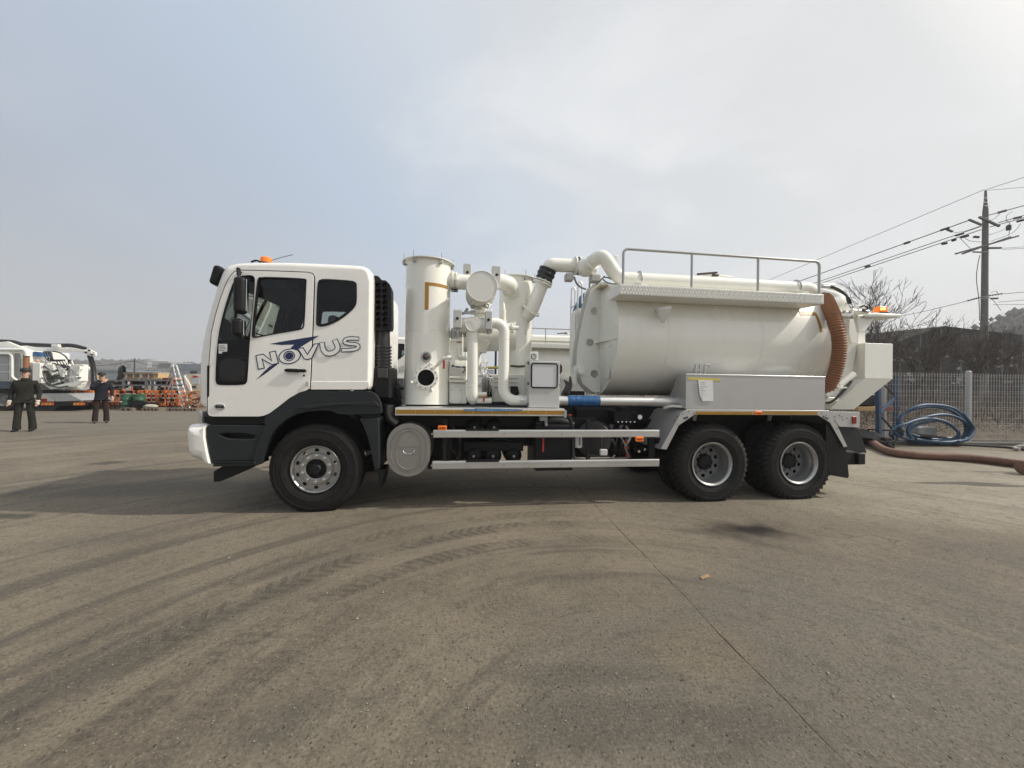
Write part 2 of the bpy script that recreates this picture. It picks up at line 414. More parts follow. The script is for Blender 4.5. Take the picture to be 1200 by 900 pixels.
def inset(poly, rs):
    n = len(poly); o = []
    ar = sum(poly[i][0]*poly[(i+1)%n][1]-poly[(i+1)%n][0]*poly[i][1] for i in range(n))
    sg = 1 if ar > 0 else -1
    for i in range(n):
        a, b, d = Vector(poly[i-1]), Vector(poly[i]), Vector(poly[(i+1)%n])
        u = (b-a).normalized(); w = (d-b).normalized()
        n1 = Vector((-u.y, u.x))*sg; n2 = Vector((-w.y, w.x))*sg
        m = n1+n2
        m = n1 if m.length < 1e-4 else m.normalized()
        k = rs[i]/max(0.5, m.dot(n1)); q = b + m*k; o.append((q.x, q.y))
    return o
def shell(out, rs, y0, y1, holes=(), skip=None, mb=None, steps=4, rmax=None):
    """closed body: side outline extruded across the vehicle with rounded side edges; holes go through both side faces"""
    mb = mb or MB(); n = len(out); rings = []
    rm = rmax or max(rs)
    for k in range(steps+1):
        a = (pi/2)*k/steps
        rings.append((y0 + rm*(1-cos(a)), inset(out, [r*(1-sin(a)) for r in rs])))
    mid = [(y0+rm+0.12, out), (y1-rm-0.12, out)]
    rings += mid + [(y0+y1-y, p) for y, p in reversed(rings)]
    vs = []; fs = []
    for y, p in rings: vs += [(q[0], y, q[1]) for q in p]
    for i in range(len(rings)-1):
        for k in range(n):
            j = (k+1)%n
            if skip and skip(i, k, len(rings)): continue
            fs.append((i*n+k, i*n+j, (i+1)*n+j, (i+1)*n+k))
    mb.add(vs, fs)
    first, last = rings[0], rings[-1]
    for y, p in (first, last):
        loops = [p]+[list(h) for h in holes]
        tris = tessellate_polygon([[Vector((q[0],q[1],0)) for q in l] for l in loops])
        mb.add([(q[0], y, q[1]) for l in loops for q in l], [tuple(t) for t in tris])
    return mb
def ring_frame(outer, w, y0, y1):
    return MB().plate(outer, [inset(outer, [w]*len(outer))], y0, y1)

# ---- cab
A_OUT = [(148,830),(147,700),(152,600),(163,510),(182,425),(208,325),(234,238),(260,178),(276,152),(296,134),(330,125),(450,121),(600,122),(800,130),
         (930,137),(965,142),(990,155),(1006,178),(1012,215),(1010,400),(1005,690),(1000,738),(988,755),(965,760),(700,762),(672,765),(648,774),(600,802),
         (540,848),(496,880),(470,892),(440,896),(215,896),(190,892),(180,880),(165,860)]
A_OUT = [((x-20 if x < 300 and y < 860 else x), (y-12 if y < 180 else y)) for x, y in A_OUT]
cab_out = xz('A', A_OUT, YS)
def rA(i):
    x, y = A_OUT[i]
    if x < 282 and y < 880: return 0.10
    if y < 200: return 0.06
    if x > 980: return 0.05
    return 0.035
cab_rs = [rA(i) for i in range(len(A_OUT))]
W_REAR = smooth_poly(xz('A', [(752,206),(800,206),(912,214),(930,222),(931,240),(931,315),(925,335),(905,360),(855,400),(800,428),(755,438),(737,432),(735,420),(738,330),(742,225)], YS), 1)
W_DOOR = smooth_poly(xz('A', [(452,192),(560,194),(675,200),(685,206),(684,220),(675,430),(668,452),(650,458),(520,480),(430,498),(415,496),(411,485),(414,440),(432,260),(440,200)], YS), 1)
W_QUART = smooth_poly(xz('A', [(345,205),(400,192),(418,196),(424,215),(418,300),(398,480),(392,500),(262,514),(246,505),(248,480),(262,400),(290,300),(325,215)], YS), 1)
PANEL_Q = smooth_poly(xz('A', [(345,188),(400,182),(420,188),(427,206),(420,300),(402,480),(390,690),(386,722),(370,734),(250,735),(232,728),(227,700),(236,540),(252,430),(288,300),(322,205)], YS), 1)
FRONT_IDX = set(k for k in range(len(A_OUT)) if A_OUT[k][0] < 242 and A_OUT[k][1] <= 510)
def skip_ws(i, k, nr):     # windscreen opening
    return (k in FRONT_IDX) and i == nr//2-1
YFB = YF-0.42     # the cab is a little narrower than the body
cabm = shell(cab_out, cab_rs, YS, YFB, [W_REAR, W_DOOR, W_QUART], skip_ws)
cabm.build('cab_body', WHITE, TR, ang=30, wn=True)
li = inset(cab_out, [0.05]*len(cab_out))
linm = shell(li, [max(0.02, r-0.03) for r in cab_rs], YS+0.03, YFB-0.03, [W_REAR, W_DOOR, W_QUART], skip_ws, rmax=0.10)
linm.build('cab_lining', LINER, TR)
# windscreen
wsk = sorted(FRONT_IDX)
p0, p1 = cab_out[wsk[0]], cab_out[wsk[-1]+1]
ws = []
for k in wsk+[wsk[-1]+1]:
    ws.append(cab_out[k])
mbw = MB(); vs = []
for q in ws: vs += [(q[0]-0.004, YS+0.24, q[1]), (q[0]-0.004, YFB-0.24, q[1])]
mbw.add(vs, [(2*i, 2*i+1, 2*i+3, 2*i+2) for i in range(len(ws)-1)])
wso = mbw.build('windscreen', GLASS, TR)
fr = MB()
for y in (YS+0.25, YFB-0.25): fr.tube([(q[0]-0.004, y, q[1]) for q in ws], 0.02, 6)
for q in (ws[0], ws[-1]): fr.beam((q[0]-0.004, YS+0.24, q[1]), (q[0]-0.004, YFB-0.24, q[1]), 0.05, 0.02)
fr.build('seal', BLACKP, wso)
for kk in (0,1):
    w = MB().tube(spline([(ws[0][0]-0.03, YS+0.5+kk*1.0, ws[0][1]-0.02),(ws[1][0]-0.03, YS+0.9+kk*1.0, ws[1][1]+0.02),(ws[2][0]-0.03, YS+1.3+kk*0.95, ws[1][1]+0.03)],4),0.009,6)
    w.build('wiper', BLACKP, wso)
# front panel: grille bars, badge strip
xf = cab_out[0][0]
gp = MB()
for z in (1.20, 1.30, 1.40, 1.50): gp.box((xf-0.02, YS+0.3, z), (xf+0.01, YFB-0.3, z+0.05))
gp.build('grille', BLACKP, TR, bevel=0.006)
for sgn, y in ((1, YS), (-1, YFB)):
    hl = MB().box((xf-0.03, y+sgn*0.08, 1.02), (xf+0.02, y+sgn*0.50, 1.20))
    o = hl.build('headlight', mat('headlight_lens', (0.6,0.6,0.6), 0.12, metal=0.6), TR, bevel=0.02)

# door (near side and far side)
DOOR = xz('A', [(338,158),(450,160),(600,165),(690,169),(712,175),(721,190),(722,205),(716,400),(708,600),(701,752),(684,762),(650,772),(600,800),(545,843),
                (498,878),(470,889),(445,893),(215,893),(196,889),(188,878),(187,800),(194,640),(207,470),(228,380),(252,300),(280,225),(300,190),(318,168)], YS)
for s, y in ((1, YS), (-1, YFB)):
    gap = MB().plate(inset(DOOR, [-0.009]*len(DOOR)), [W_DOOR, PANEL_Q], y-s*0.0015, y+s*0.002)
    door = MB().plate(inset(DOOR, [0.004]*len(DOOR)), [W_DOOR, PANEL_Q], y-s*0.012, y-s*0.001).build('door', WHITE, TR, bevel=0.004)
    gap.build('door_gap', BLACKP, door)
    if s == 1: door_near = door
    pq = MB().plate(PANEL_Q, [W_QUART], y-s*0.016, y-s*0.002)
    pqo = pq.build('corner_panel', mat('black_gloss_panel', (0.004,0.004,0.005), 0.12, spec=0.25, var=0.1), door, bevel=0.004)
    ring_frame(W_DOOR, 0.014, y-s*0.018, y+s*0.02).build('window_frame', BLACKP, door, bevel=0.003)
    rwo = MB().plate(inset(W_REAR,[0.012]*len(W_REAR)), [], y-s*0.004, y+s*0.002).build('rear_window', TGLASS, TR)
    ring_frame(inset(W_REAR,[-0.01]*len(W_REAR)), 0.03, y-s*0.010, y+s*0.01).build('frame', BLACKP, rwo, bevel=0.004)
    MB().plate(inset(W_DOOR,[0.010]*len(W_DOOR)), [], y+s*0.006, y+s*0.010).build('door_window', GLASS, door)
    MB().plate(inset(W_QUART,[0.002]*len(W_QUART)), [], y-s*0.006, y-s*0.002).build('corner_window', GLASS, door)
    # handle
    hp = xz('A', [(578,655),(590,652),(680,655),(688,662),(680,671),(590,668),(578,664)], YS)
    MB().plate(hp, [], y-s*0.045, y-s*0.02).build('door_handle', BLACKP, door, bevel=0.006)
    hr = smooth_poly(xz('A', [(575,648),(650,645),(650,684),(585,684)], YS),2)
    MB().plate(hr, [], y-s*0.0155, y-s*0.011).build('handle_recess', mat('recess_shade_white',(0.70,0.69,0.65),0.4), door)  # flat plate, the shade of the recess is put into its darker white
    lk = c('A', 672, 686, YS)
    MB().cyl((lk.x, y-s*0.02, lk.z), (lk.x, y-s*0.01, lk.z), 0.012, n=12).build('door_lock', DARKM, door)
    # lower swage behind the door
    sw = xz('A', [(706,716),(995,716),(998,735),(985,752),(965,757),(704,757)], YS)
    MB().plate(sw, [], y-s*0.008, y+s*0.001).build('lower_trim', WHITE, TR, bevel=0.006)
    # front corner vertical slot
    sl = xz('A', [(187,637),(199,637),(197,790),(186,798)], YS)
    MB().plate(sl, [], y-s*0.0145, y-s*0.0125).build('air_slot', BLACKP, door)
lp = smooth_poly(xz('A', [(250,600),(380,600),(378,700),(365,718),(260,718),(248,700)], YS), 1)
MB().plate(lp, [], YS-0.020, YS-0.0165).build('lower_door_glass', mat('smoked_glass', (0.012,0.010,0.009), 0.06, spec=0.4), door_near, bevel=0.003)
st = xz('A', [(246,528),(288,528),(288,566),(262,568),(262,576),(246,576)], YS)
MB().plate(st, [], YS-0.0175, YS-0.0165).build('sticker', PAPER, door_near)
for yy in (536,544,552,560):
    MB().plate(xz('A', [(250,yy),(284-(yy%3)*4,yy),(284-(yy%3)*4,yy+3),(250,yy+3)], YS), [], YS-0.0185, YS-0.0176).build('print_line', INK, door_near)
# side indicator with badge
si = smooth_poly(xz('A', [(224,828),(276,830),(277,858),(226,856)], YS), 2)
o = MB().plate(si, [inset(si,[0.008]*len(si))], YS-0.022, YS-0.011).build('side_badge', CHROME, door_near, bevel=0.003)
MB().plate(inset(si,[0.007]*len(si)), [], YS-0.017, YS-0.0125).build('badge_field', mat('badge_grey', (0.35,0.35,0.35), 0.4), o)
for k,(a,b) in enumerate(((230,240),(243,252),(255,262),(264,271))):
    MB().plate(xz('A', [(a,837),(b,837),(b,849),(a,849)], YS), [], YS-0.0195, YS-0.0175).build('badge_letter', BLACKP, o)
# door seam clip
MB().box(*[c('A',682,716,YS-0.03), c('A',694,738,YS)]).build('door_hinge', GALV, door_near, bevel=0.004)

# lettering NOVUS drawn as outlined italic capitals climbing to the rear
def decal(pts, name, m, d0, d1, parent=door_near, holes=()):
    return MB().plate(pts, holes, YS-d1, YS-d0).build(name, m, parent, smooth=False)
D0 = 0.0125
dec = decal(xz('A', [(498,528),(560,516),(748,486),(648,548),(640,557),(605,549),(622,531),(560,533)], YS), 'swoosh_decal', NAVY, D0, D0+0.001)
decal(xz('A', [(432,708),(470,668),(500,640),(546,622),(535,634),(480,676)], YS), 'swoosh_tail_decal', NAVY, D0, D0+0.001)
LET = {   # outlines of the letters in picture-crop units
 'N': [[(430,585),(468,577),(508,610),(498,568),(530,562),(546,625),(512,634),(464,606),(476,650),(442,657)]],
 'V': [[(638,549),(668,545),(689,578),(722,527),(748,525),(712,601),(690,608),(672,604)]],
}
def letter(name, outer, hole=None):
    w = 0.010
    out = xz('A', outer, YS); hs = [xz('A', hole, YS)] if hole else []
    base = decal(inset(out,[-w*0.2]*len(out)), 'letter_outline', NAVY, D0+0.0012, D0+0.0022, dec, [inset(h,[w*0.2]*len(h)) for h in hs])
    decal(inset(out,[w]*len(out)), 'letter_face', mat('decal_white', (0.80,0.79,0.75), 0.35, var=0.01), D0+0.0023, D0+0.0032, dec, [inset(h,[-w]*len(h)) for h in hs])
def ell(cx, cy, a, b, rot, n=28):
    o = []
    for k in range(n):
        t = 2*pi*k/n; x, y = a*cos(t), b*sin(t)
        o.append((cx+x*cos(rot)-y*sin(rot), cy+x*sin(rot)+y*cos(rot)))
    return o
letter('N', LET['N'][0])
letter('V', LET['V'][0])
letter('O', ell(600,590,56,38,-0.20), ell(598,588,25,22,-0.2))
# the U: a thick bend, and the S as two bends
def stroke(path, w):
    L_, R_ = [], []
    for i, q in enumerate(path):
        a = Vector(path[max(i-1,0)]); b = Vector(path[min(i+1,len(path)-1)]); t = (b-a).normalized(); n_ = Vector((-t.y, t.x))
        ww = w[i] if isinstance(w, list) else w
        L_.append(tuple(Vector(q)+n_*ww/2)); R_.append(tuple(Vector(q)-n_*ww/2))
    return L_+R_[::-1]
def ribbon(path, w, name, m, d, parent):
    L_ = stroke(path, w); n = len(path)
    mb = MB(); vs = []
    for (x, y) in L_:
        v = c('A', x, y, YS); vs.append((v.x, YS-d, v.z))
    mb.add(vs, [(i, i+1, 2*n-2-i, 2*n-1-i) for i in range(n-1)])
    return mb.build(name, m, parent, smooth=False)
def extend(pt, e):
    a = Vector(pt[0])+(Vector(pt[0])-Vector(pt[1])).normalized()*e; b_ = Vector(pt[-1])+(Vector(pt[-1])-Vector(pt[-2])).normalized()*e
    return [tuple(a)]+pt+[tuple(b_)]
up = [(tuple(v)[:2]) for v in spline([(762,522,0),(768,555,0),(785,574,0),(812,574,0),(835,560,0),(840,540,0),(826,508,0)], 6)]
sp = [(tuple(v)[:2]) for v in spline([(945,502,0),(905,500,0),(880,506,0),(876,520,0),(900,527,0),(935,531,0),(944,544,0),(920,556,0),(862,560,0)], 6)]
for pth, wd in ((up,27),(sp,19)):
    ribbon(extend(pth,2.5), wd+2, 'letter_outline', NAVY, D0+0.0022, dec)
    ribbon(extend(pth,-1.2), wd-7, 'letter_face', MATS['decal_white'], D0+0.0032, dec)
decal(xz('A', ell(598,588,21,18,-0.2), YS), 'letter_centre_decal', NAVY, D0, D0+0.001, dec)

# mirrors: near side
def mirror(kx, cx, cz_top, cz_bot, w, Y, name='mirror', parent=TR, rotz=0.35):
    a = c(kx, cx, cz_top, Y); b = c(kx, cx, cz_bot, Y); h = a.z-b.z; cen = (a+b)/2
    R = Matrix.Rotation(rotz, 3, 'Z')
    m = MB().obox(cen, (w*0.62, w, h), R).build(name, BLACKP, parent, bevel=min(w,h)*0.22, seg=3)
    MB().obox(cen + R @ Vector((w*0.315, 0, 0)), (0.006, w*0.82, h*0.88), R).build('mirror_glass', MIRG, m, bevel=0.002)
    return m
mA = mirror('A', 352, 196, 375, 0.19, 4.60)
mB_ = mirror('A', 340, 402, 490, 0.18, 4.62)
arm = MB()
arm.tube(arc_path([c('A',340,150,4.70), c('A',342,190,4.62), c('A',328,300,4.66), c('A',325,420,4.66), c('A',350,500,4.70), c('A',372,492,4.85)], 0.04), 0.013, 8)
arm.tube([c('A',338,150,4.70), c('A',345,166,4.80), c('A',352,170,4.86)], 0.018, 8)
arm.tube([c('A',340,148,4.70), c('A',343,182,4.70)], 0.022, 8)
arm.build('mirror_arm', BLACKP, TR)
# front view mirror above the windscreen corner
fm = c('A', 242, 190, 5.02); fmR = Matrix.Rotation(radians(14), 3, 'Y') @ Matrix.Rotation(0.3, 3, 'Z')
m_ = MB().obox(fm, (0.10, 0.26, 0.23), fmR).build('front_mirror', BLACKP, TR, bevel=0.035, seg=3)
MB().tube([fm+Vector((0.02,0,0.03)), c('A',272,185,4.98), c('A',300,180,4.95)], 0.018, 8).build('bracket', BLACKP, m_)
# far side mirrors seen through the door window
mf = c('A', 516, 404, 7.62)
fmo = MB().obox(mf, (0.14, 0.34, 0.30), Matrix.Rotation(-0.5, 3, 'Z')).build('mirror', BLACKP, TR, bevel=0.05, seg=3)
MB().obox(mf+Vector((0.075,-0.045,0)), (0.006, 0.28, 0.24), Matrix.Rotation(-0.5, 3, 'Z')).build('mirror_glass', MIRG, fmo)
MB().tube([mf+Vector((-0.05,0.0,0.1)), (mf.x-0.15, 7.35, mf.z+0.15)], 0.014, 8).build('mirror_arm', BLACKP, TR)
# interior
seatx = c('A',800,430,5.4).x
for yy in (5.35, 6.75):
    s_ = MB().box((seatx-0.50, yy-0.26, 1.45), (seatx+0.05, yy+0.26, 1.62)).build('seat', LIVER, TR, bevel=0.05, seg=3)
    MB().obox((seatx+0.02, yy, 1.92), (0.16, 0.48, 0.66), Matrix.Rotation(0.16,3,'Y')).build('backrest', PLASTW if yy<6 else LIVER, s_, bevel=0.06, seg=3)
    MB().obox((seatx+0.08, yy, 2.33), (0.12, 0.30, 0.20), Matrix.Rotation(0.1,3,'Y')).build('headrest', PLASTW if yy<6 else LIVER, s_, bevel=0.05, seg=3)
db = MB(); dx = cab_out[2][0]+0.08
db.plate([(dx,1.2),(dx,1.78),(dx+0.18,1.88),(dx+0.45,1.86),(dx+0.52,1.70),(dx+0.45,1.2)], [], YS+0.12, YF-0.12)
db.build('dashboard', LIVER, TR, bevel=0.02)
sw0 = Vector((dx+0.62, 5.42, 1.93))
sm = MB(); R_ = Matrix.Rotation(radians(-35),3,'Y')
sm.tube([sw0 + R_ @ Vector((0.22*cos(t*pi/12), 0.22*sin(t*pi/12), 0)) for t in range(25)], 0.014, 8, caps=False)
for t in (0.3, 2.4, 4.2): sm.beam(sw0, sw0 + R_ @ Vector((0.21*cos(t),0.21*sin(t),0)), 0.03, 0.015)
sm.tube([sw0, sw0+Vector((-0.22,0,-0.28))], 0.03, 8)
sm.build('steering_wheel', BLACKP, TR)
MB().box((dx+0.1, YS+0.3, cab_out[10][1]-0.22), (dx+0.75, YFB-0.3, cab_out[10][1]-0.10)).build('roof_console', LIVER, TR, bevel=0.03)
# roof: beacon, horn, aerial
bc = c('A', 480, 118, 5.35)
bc.z -= 0.03
o = MB().cyl((bc.x,bc.y,bc.z-0.02),(bc.x,bc.y,bc.z+0.02),0.08,n=20).build('beacon', DARKM, TR)
MB().lathe([(0,0.07),(0.06,0.066),(0.075,0.05),(0.08,0)], (bc.x,bc.y,bc.z+0.02), (0,0,1), 20).build('beacon_lens', ORL, o)
MB().tube([c('A',506,108,5.35), c('A',560,92,5.35), c('A',615,79,5.35)], 0.004, 6).build('aerial', DARKM, TR)
MB().tube(spline([c('A',455,118,5.3), c('A',430,108,5.3), c('A',405,116,5.3)],3), 0.012, 6).build('roof_cable', BLACKP, TR)

# ---- bumper, step panel, fender
bo = xz('B', [(64,300),(66,268),(80,250),(120,244),(160,242),(186,248),(178,262),(178,310),(190,380),(206,447),(180,445),(140,432),(86,412),(70,380)], YS)
brs = [0.12]*len(bo)
for i in (5,6,7,8,9,10): brs[i] = 0.02
shell(bo, brs, YS-0.02, YF+0.02, steps=4).build('bumper', WHITE, TR, ang=30, wn=True)
MB().plate(xz('B', [(158,208),(475,212),(478,248),(185,248),(160,240)], YS), [], YS+0.04, YS+0.5).build('bumper_gap_filler', BLACKP, TR, bevel=0.004)
stp = xz('B', [(186,248),(478,250),(462,300),(438,380),(425,428),(218,432),(204,446),(190,380),(178,310),(178,262)], YS)
rec = smooth_poly(xz('B', [(230,290),(430,292),(415,322),(300,318),(270,312)], YS), 1)
so = MB().plate(stp, [rec], YS+0.0, YS+0.25).build('step_panel', DARKP, TR, bevel=0.012)
MB().plate(inset(stp,[0.01]*len(stp)), [], YS+0.10, YS+0.14).build('step_recess', BLACKP, so)
so = MB().plate(xz('B', [(216,430),(428,430),(434,450),(360,455),(216,457)], YS), [], YS-0.015, YS+0.30).build('step_tread', DARKP, TR, bevel=0.008)
for k in range(4):
    a = c('B', 235+k*48, 436, YS-0.017); MB().box((a.x, YS-0.022, a.z-0.012),(a.x+0.09, YS-0.010, a.z+0.0)).build('grip_rib', BLACKP, so)
MB().plate(xz('B', [(186,492),(242,460),(408,458),(330,496),(218,545),(186,546)], YS), [], YS+0.10, YS+0.36).build('lower_step', BLACKP, TR, bevel=0.008)
FEN = [(470,214),(530,170),(590,122),(640,88),(668,79),(700,77),(990,78),(1020,86),(1042,108),(1056,140),(1060,188),(1040,192),(950,195),(852,195),(832,190),(810,178),(770,176),(700,180),
       (640,192),(590,216),(540,256),(505,300),(480,350),(462,410),(455,445),(432,452),(415,446),(428,380),(455,300),(478,250)]
fen = MB().plate(xz('B', FEN, YS), [], YS-0.012, YS+0.06).build('front_fender', DARKP, TR, bevel=0.014, seg=3)
fl = MB().plate(xz('B', [(640,160),(760,142),(1030,130),(1050,150),(1050,160),(1030,152),(860,148),(760,160),(690,170)], YS), [], YS-0.028, YS-0.008)
fl.build('fender_rib', DARKP, fen, bevel=0.008)
arc = [(462,420),(480,350),(505,300),(540,256),(590,216),(640,192),(700,180),(770,176),(820,182),(880,200),(940,240),(975,300),(1000,380),(1015,450)]
arcp = xz('B', arc, YS)
MB().sheet([((q[0],YS+0.05,q[1]),(q[0],YS+0.42,q[1])) for q in arcp], 0.01).build('arch_liner', BLACKP, TR)
MB().plate(xz('B', [(945,216),(1046,216),(1048,300),(1046,420),(1043,468),(1022,480),(1015,440),(1002,370),(985,305),(965,255)], YS), [], YS+0.005, YS+0.42).build('rear_mudguard', DARKP, TR, bevel=0.012)
MB().plate(xz('B', [(950,196),(1035,194),(1036,215),(960,216)], YS), [], YS+0.03, YS+0.3).build('mudguard_bracket', BLACKP, TR)
MB().plate(xz('B', [(1032,480),(1068,478),(1060,530),(1044,577)], YS), [], YS+0.05, YS+0.40).build('mud_flap', BLACKP, TR)
for s in (1,):   # far side closure so that light does not leak under the cab
    MB().plate(xz('B', FEN, YS), [], YF-0.06, YF+0.012).build('front_fender', DARKP, TR)

# ---- air intake stack behind the cab
YI = 4.98
ib = xz('A', [(1020,225),(1030,212),(1055,206),(1080,208),(1098,225),(1108,250),(1110,440),(1104,458),(1030,460),(1022,450)], YI)
hol = []
for r in range(8):
    for kx in (0,1):
        cx = 1043+kx*33; cy = 232+r*29
        hol.append(xz('A', ell(cx, cy, 14.2, 12.8, 0, 14), YI))
stack = MB().plate(ib, hol, YI, YI+0.05).build('air_intake', BLACKP, TR, bevel=0.004)
MB().plate(inset(ib,[0.006]*len(ib)), [], YI+0.06, YI+0.20).build('intake_housing', BLACKP, stack, bevel=0.02)
MB().plate(xz('A', [(1015,178),(1040,182),(1056,200),(1055,212),(1025,222),(1018,210)], YI), [], YI+0.03, YI+0.2).build('intake_cowl', BLACKP, stack, bevel=0.01)
o = MB()
for k in range(7): o.cyl(c('A',1068,540+k*16,5.12), c('A',1068,548+k*16,5.12), 0.105, n=20)
o.cyl(c('A',1065,455,5.12), c('A',1068,660,5.12), 0.09, n=20)
o.build('bellows', HOSEB, TR)
o = MB().box(c('A',1018,640,5.0), c('A',1105,805,5.0)+Vector((0,0.5,0))).build('air_filter', BLACKP, TR, bevel=0.03)
MB().box(c('A',1040,650,4.98), c('A',1090,700,4.98)+Vector((0,0.05,0))).build('clip', DARKM, o, bevel=0.01)
MB().cyl(c('A',1060,800,5.2), c('A',1060,800,5.2)+Vector((0,0.4,0)), 0.16, n=24).build('filter_drum', BLACKP, o)
MB().tube([c('D',115,152,5.1),c('D',112,190,5.1),c('D',125,225,5.1),c('D',160,250,5.1)], 0.065, 14).build('exhaust_elbow', mat('dull_exhaust_metal',(0.13,0.13,0.13),0.4,metal=0.8), TR)
o = MB()
for k in range(6):
    x0 = 1110+k*9
    o.tube(spline([c('A',x0,700+k*8,5.5),c('A',x0+18,725+k*5,5.4),c('A',x0-10,760,5.35),c('A',x0+10,860,5.4)],5), 0.018, 8)
o.build('cable_bundle', HOSEB, TR)
o = MB().cyl(c('A',1150,700,5.55), c('A',1150,800,5.55), 0.06, n=16).cyl(c('A',1150,735,5.52), c('A',1150,745,5.52),0.085,n=16)
o.build('separator_bowl', GALV, TR)
MB().box(c('A',1118,700,5.6), c('A',1150,800,5.6)+Vector((0,0.3,0))).build('valve_block', DARKM, TR, bevel=0.01)

# ---- chassis
o = MB()
for y in (5.66, 6.46): o.box((-2.9,y,0.78),(5.75,y+0.08,1.04))
for x in (-2.6,-1.0,0.3,1.4,2.4,4.1,5.6): o.box((x,5.7,0.82),(x+0.12,6.5,1.0))
o.build('chassis_frame', BLACK, TR, bevel=0.006)
MB().box((-2.75,5.5,0.62),(-0.85,6.7,1.30)).build('engine_block', BLACK, TR, bevel=0.05)
MB().tube([(-0.9,6.08,0.72),(1.5,6.08,0.70),(3.3,6.08,0.62)],0.06,14).build('drive_shaft', DARKM, TR)
MB().box((0.35,5.35,0.70),(1.95,5.64,1.10)).build('valve_rack', BLACK, TR, bevel=0.02)
MB().box((-0.9,5.2,1.0),(1.2,7.0,1.14)).build('deck_underframe', BLACK, TR)
for x, z in ((-1.75,0.51),(3.43,0.51),(4.745,0.51)):
    a = MB().cyl((x,5.05,z),(x,7.12,z),0.075,n=16)
    if x > 0: a.ball((x,6.08,z),0.26,20)
    a.build('axle', BLACK, TR)
    for y in (5.62, 6.5):
        sp_ = MB()
        for k in range(5): sp_.tube(spline([(x-0.62+k*0.07,y,0.70-k*0.012),(x,y,0.62-k*0.022),(x+0.62-k*0.07,y,0.70-k*0.012)],4),0.02,6)
        sp_.build('leaf_spring', BLACK, TR)

# oval side locker lid
cx, cz = c('D',217,388,4.93).x, c('D',217,388,4.93).z
a = c('D',103,388,4.93); b = c('D',332,388,4.93); t_ = c('D',217,248,4.93); bt = c('D',217,527,4.93)
rx = (b.x-a.x)/2; hz = (t_.z-bt.z)/2
def stad(rx, hz, n=14): 
    o = []
    for k in range(n+1): t = pi*k/n; o.append((cx+rx*cos(t), cz+(hz-rx)+rx*sin(t)))
    for k in range(n+1): t = pi+pi*k/n; o.append((cx+rx*cos(t), cz-(hz-rx)+rx*sin(t)))
    return o
tk = MB().plate(stad(rx*0.985,hz*0.985), [], 4.97, 5.58).build('oval_tank', mat('oval_tank_paint',(0.25,0.24,0.22),0.5,metal=0.3,dirt=0.3), TR)
lid = MB().plate(stad(rx,hz), [], 4.93, 4.968).build('tank_lid', LIDM, TR, bevel=0.010, seg=3)
MB().plate(stad(rx*0.80,hz*0.83), [stad(rx*0.765,hz*0.80)], 4.920, 4.932).build('raised_rim', LIDM, lid, bevel=0.004)
MB().plate(stad(rx*0.56,hz*0.74), [stad(rx*0.51,hz*0.70)], 4.914, 4.932).build('raised_oval', LIDM, lid, bevel=0.006)
MB().tube(arc_path([c('D',168,372,4.925),c('D',200,368,4.918),c('D',245,368,4.918),c('D',278,374,4.925)],0.05), 0.006, 8).build('pressed_line', LIDM, lid)
MB().tube(spline([c('D',188,392,4.92),c('D',196,405,4.91),c('D',218,410,4.91),c('D',240,404,4.91),c('D',248,390,4.92)],5), 0.007, 8).build('lid_handle', CHROME, lid)
for q in ((290,292),(120,428),(314,428)):
    v = c('D',q[0],q[1],4.928); MB().cyl((v.x,4.92,v.z),(v.x,4.935,v.z),0.012,n=10).build('lid_screw', CHROME, lid)
MB().box(c('D',315,448,5.0), c('D',336,488,5.0)+Vector((0,0.3,0))).build('tank_bracket', BLACK, TR)

# air tanks
for (qx,qy,r) in ((560,268,0.115),(660,268,0.115),(555,416,0.122),(655,416,0.122),(762,416,0.118)):
    v = c('D',qx,qy,5.18)
    o = MB().lathe([(0,0),(0.01,r*0.4),(0.035,r*0.8),(0.075,r),(0.42,r),(0.47,r*0.7),(0.48,0)], (v.x,5.12,v.z), (0,1,0), 28)
    o = o.build('air_tank', BLACKP, TR)
    MB().cyl((v.x,5.10,v.z),(v.x,5.13,v.z),0.016,n=8).build('drain_plug', GALV, o)
    MB().lathe([(0.12,r+0.004),(0.15,r+0.004)], (v.x,5.12,v.z), (0,1,0), 28).build('strap', DARKM, o)
v0 = c('D',505,345,5.2); v1 = c('D',812,392,5.2)
MB().box((v0.x,5.16,v1.z),(v1.x,5.24,v0.z)).build('tank_rack', BLACK, TR, bevel=0.008)
# hoses under the deck
for pts, r in (([(372,222),(430,250),(480,330),(485,400),(465,445)],0.028),([(440,300),(440,380),(470,410)],0.008),([(640,340),(700,330),(760,345),(850,365)],0.008),([(385,360),(400,375),(430,360)],0.010)):
    MB().tube(spline([c('D',x,y,5.25) for x,y in pts],6), r, 8).build('chassis_hose', HOSEB, TR)
MB().box(c('D',418,300,5.0), c('D',435,450,5.0)+Vector((0,0.04,0))).build('guard_post', BLACK, TR)
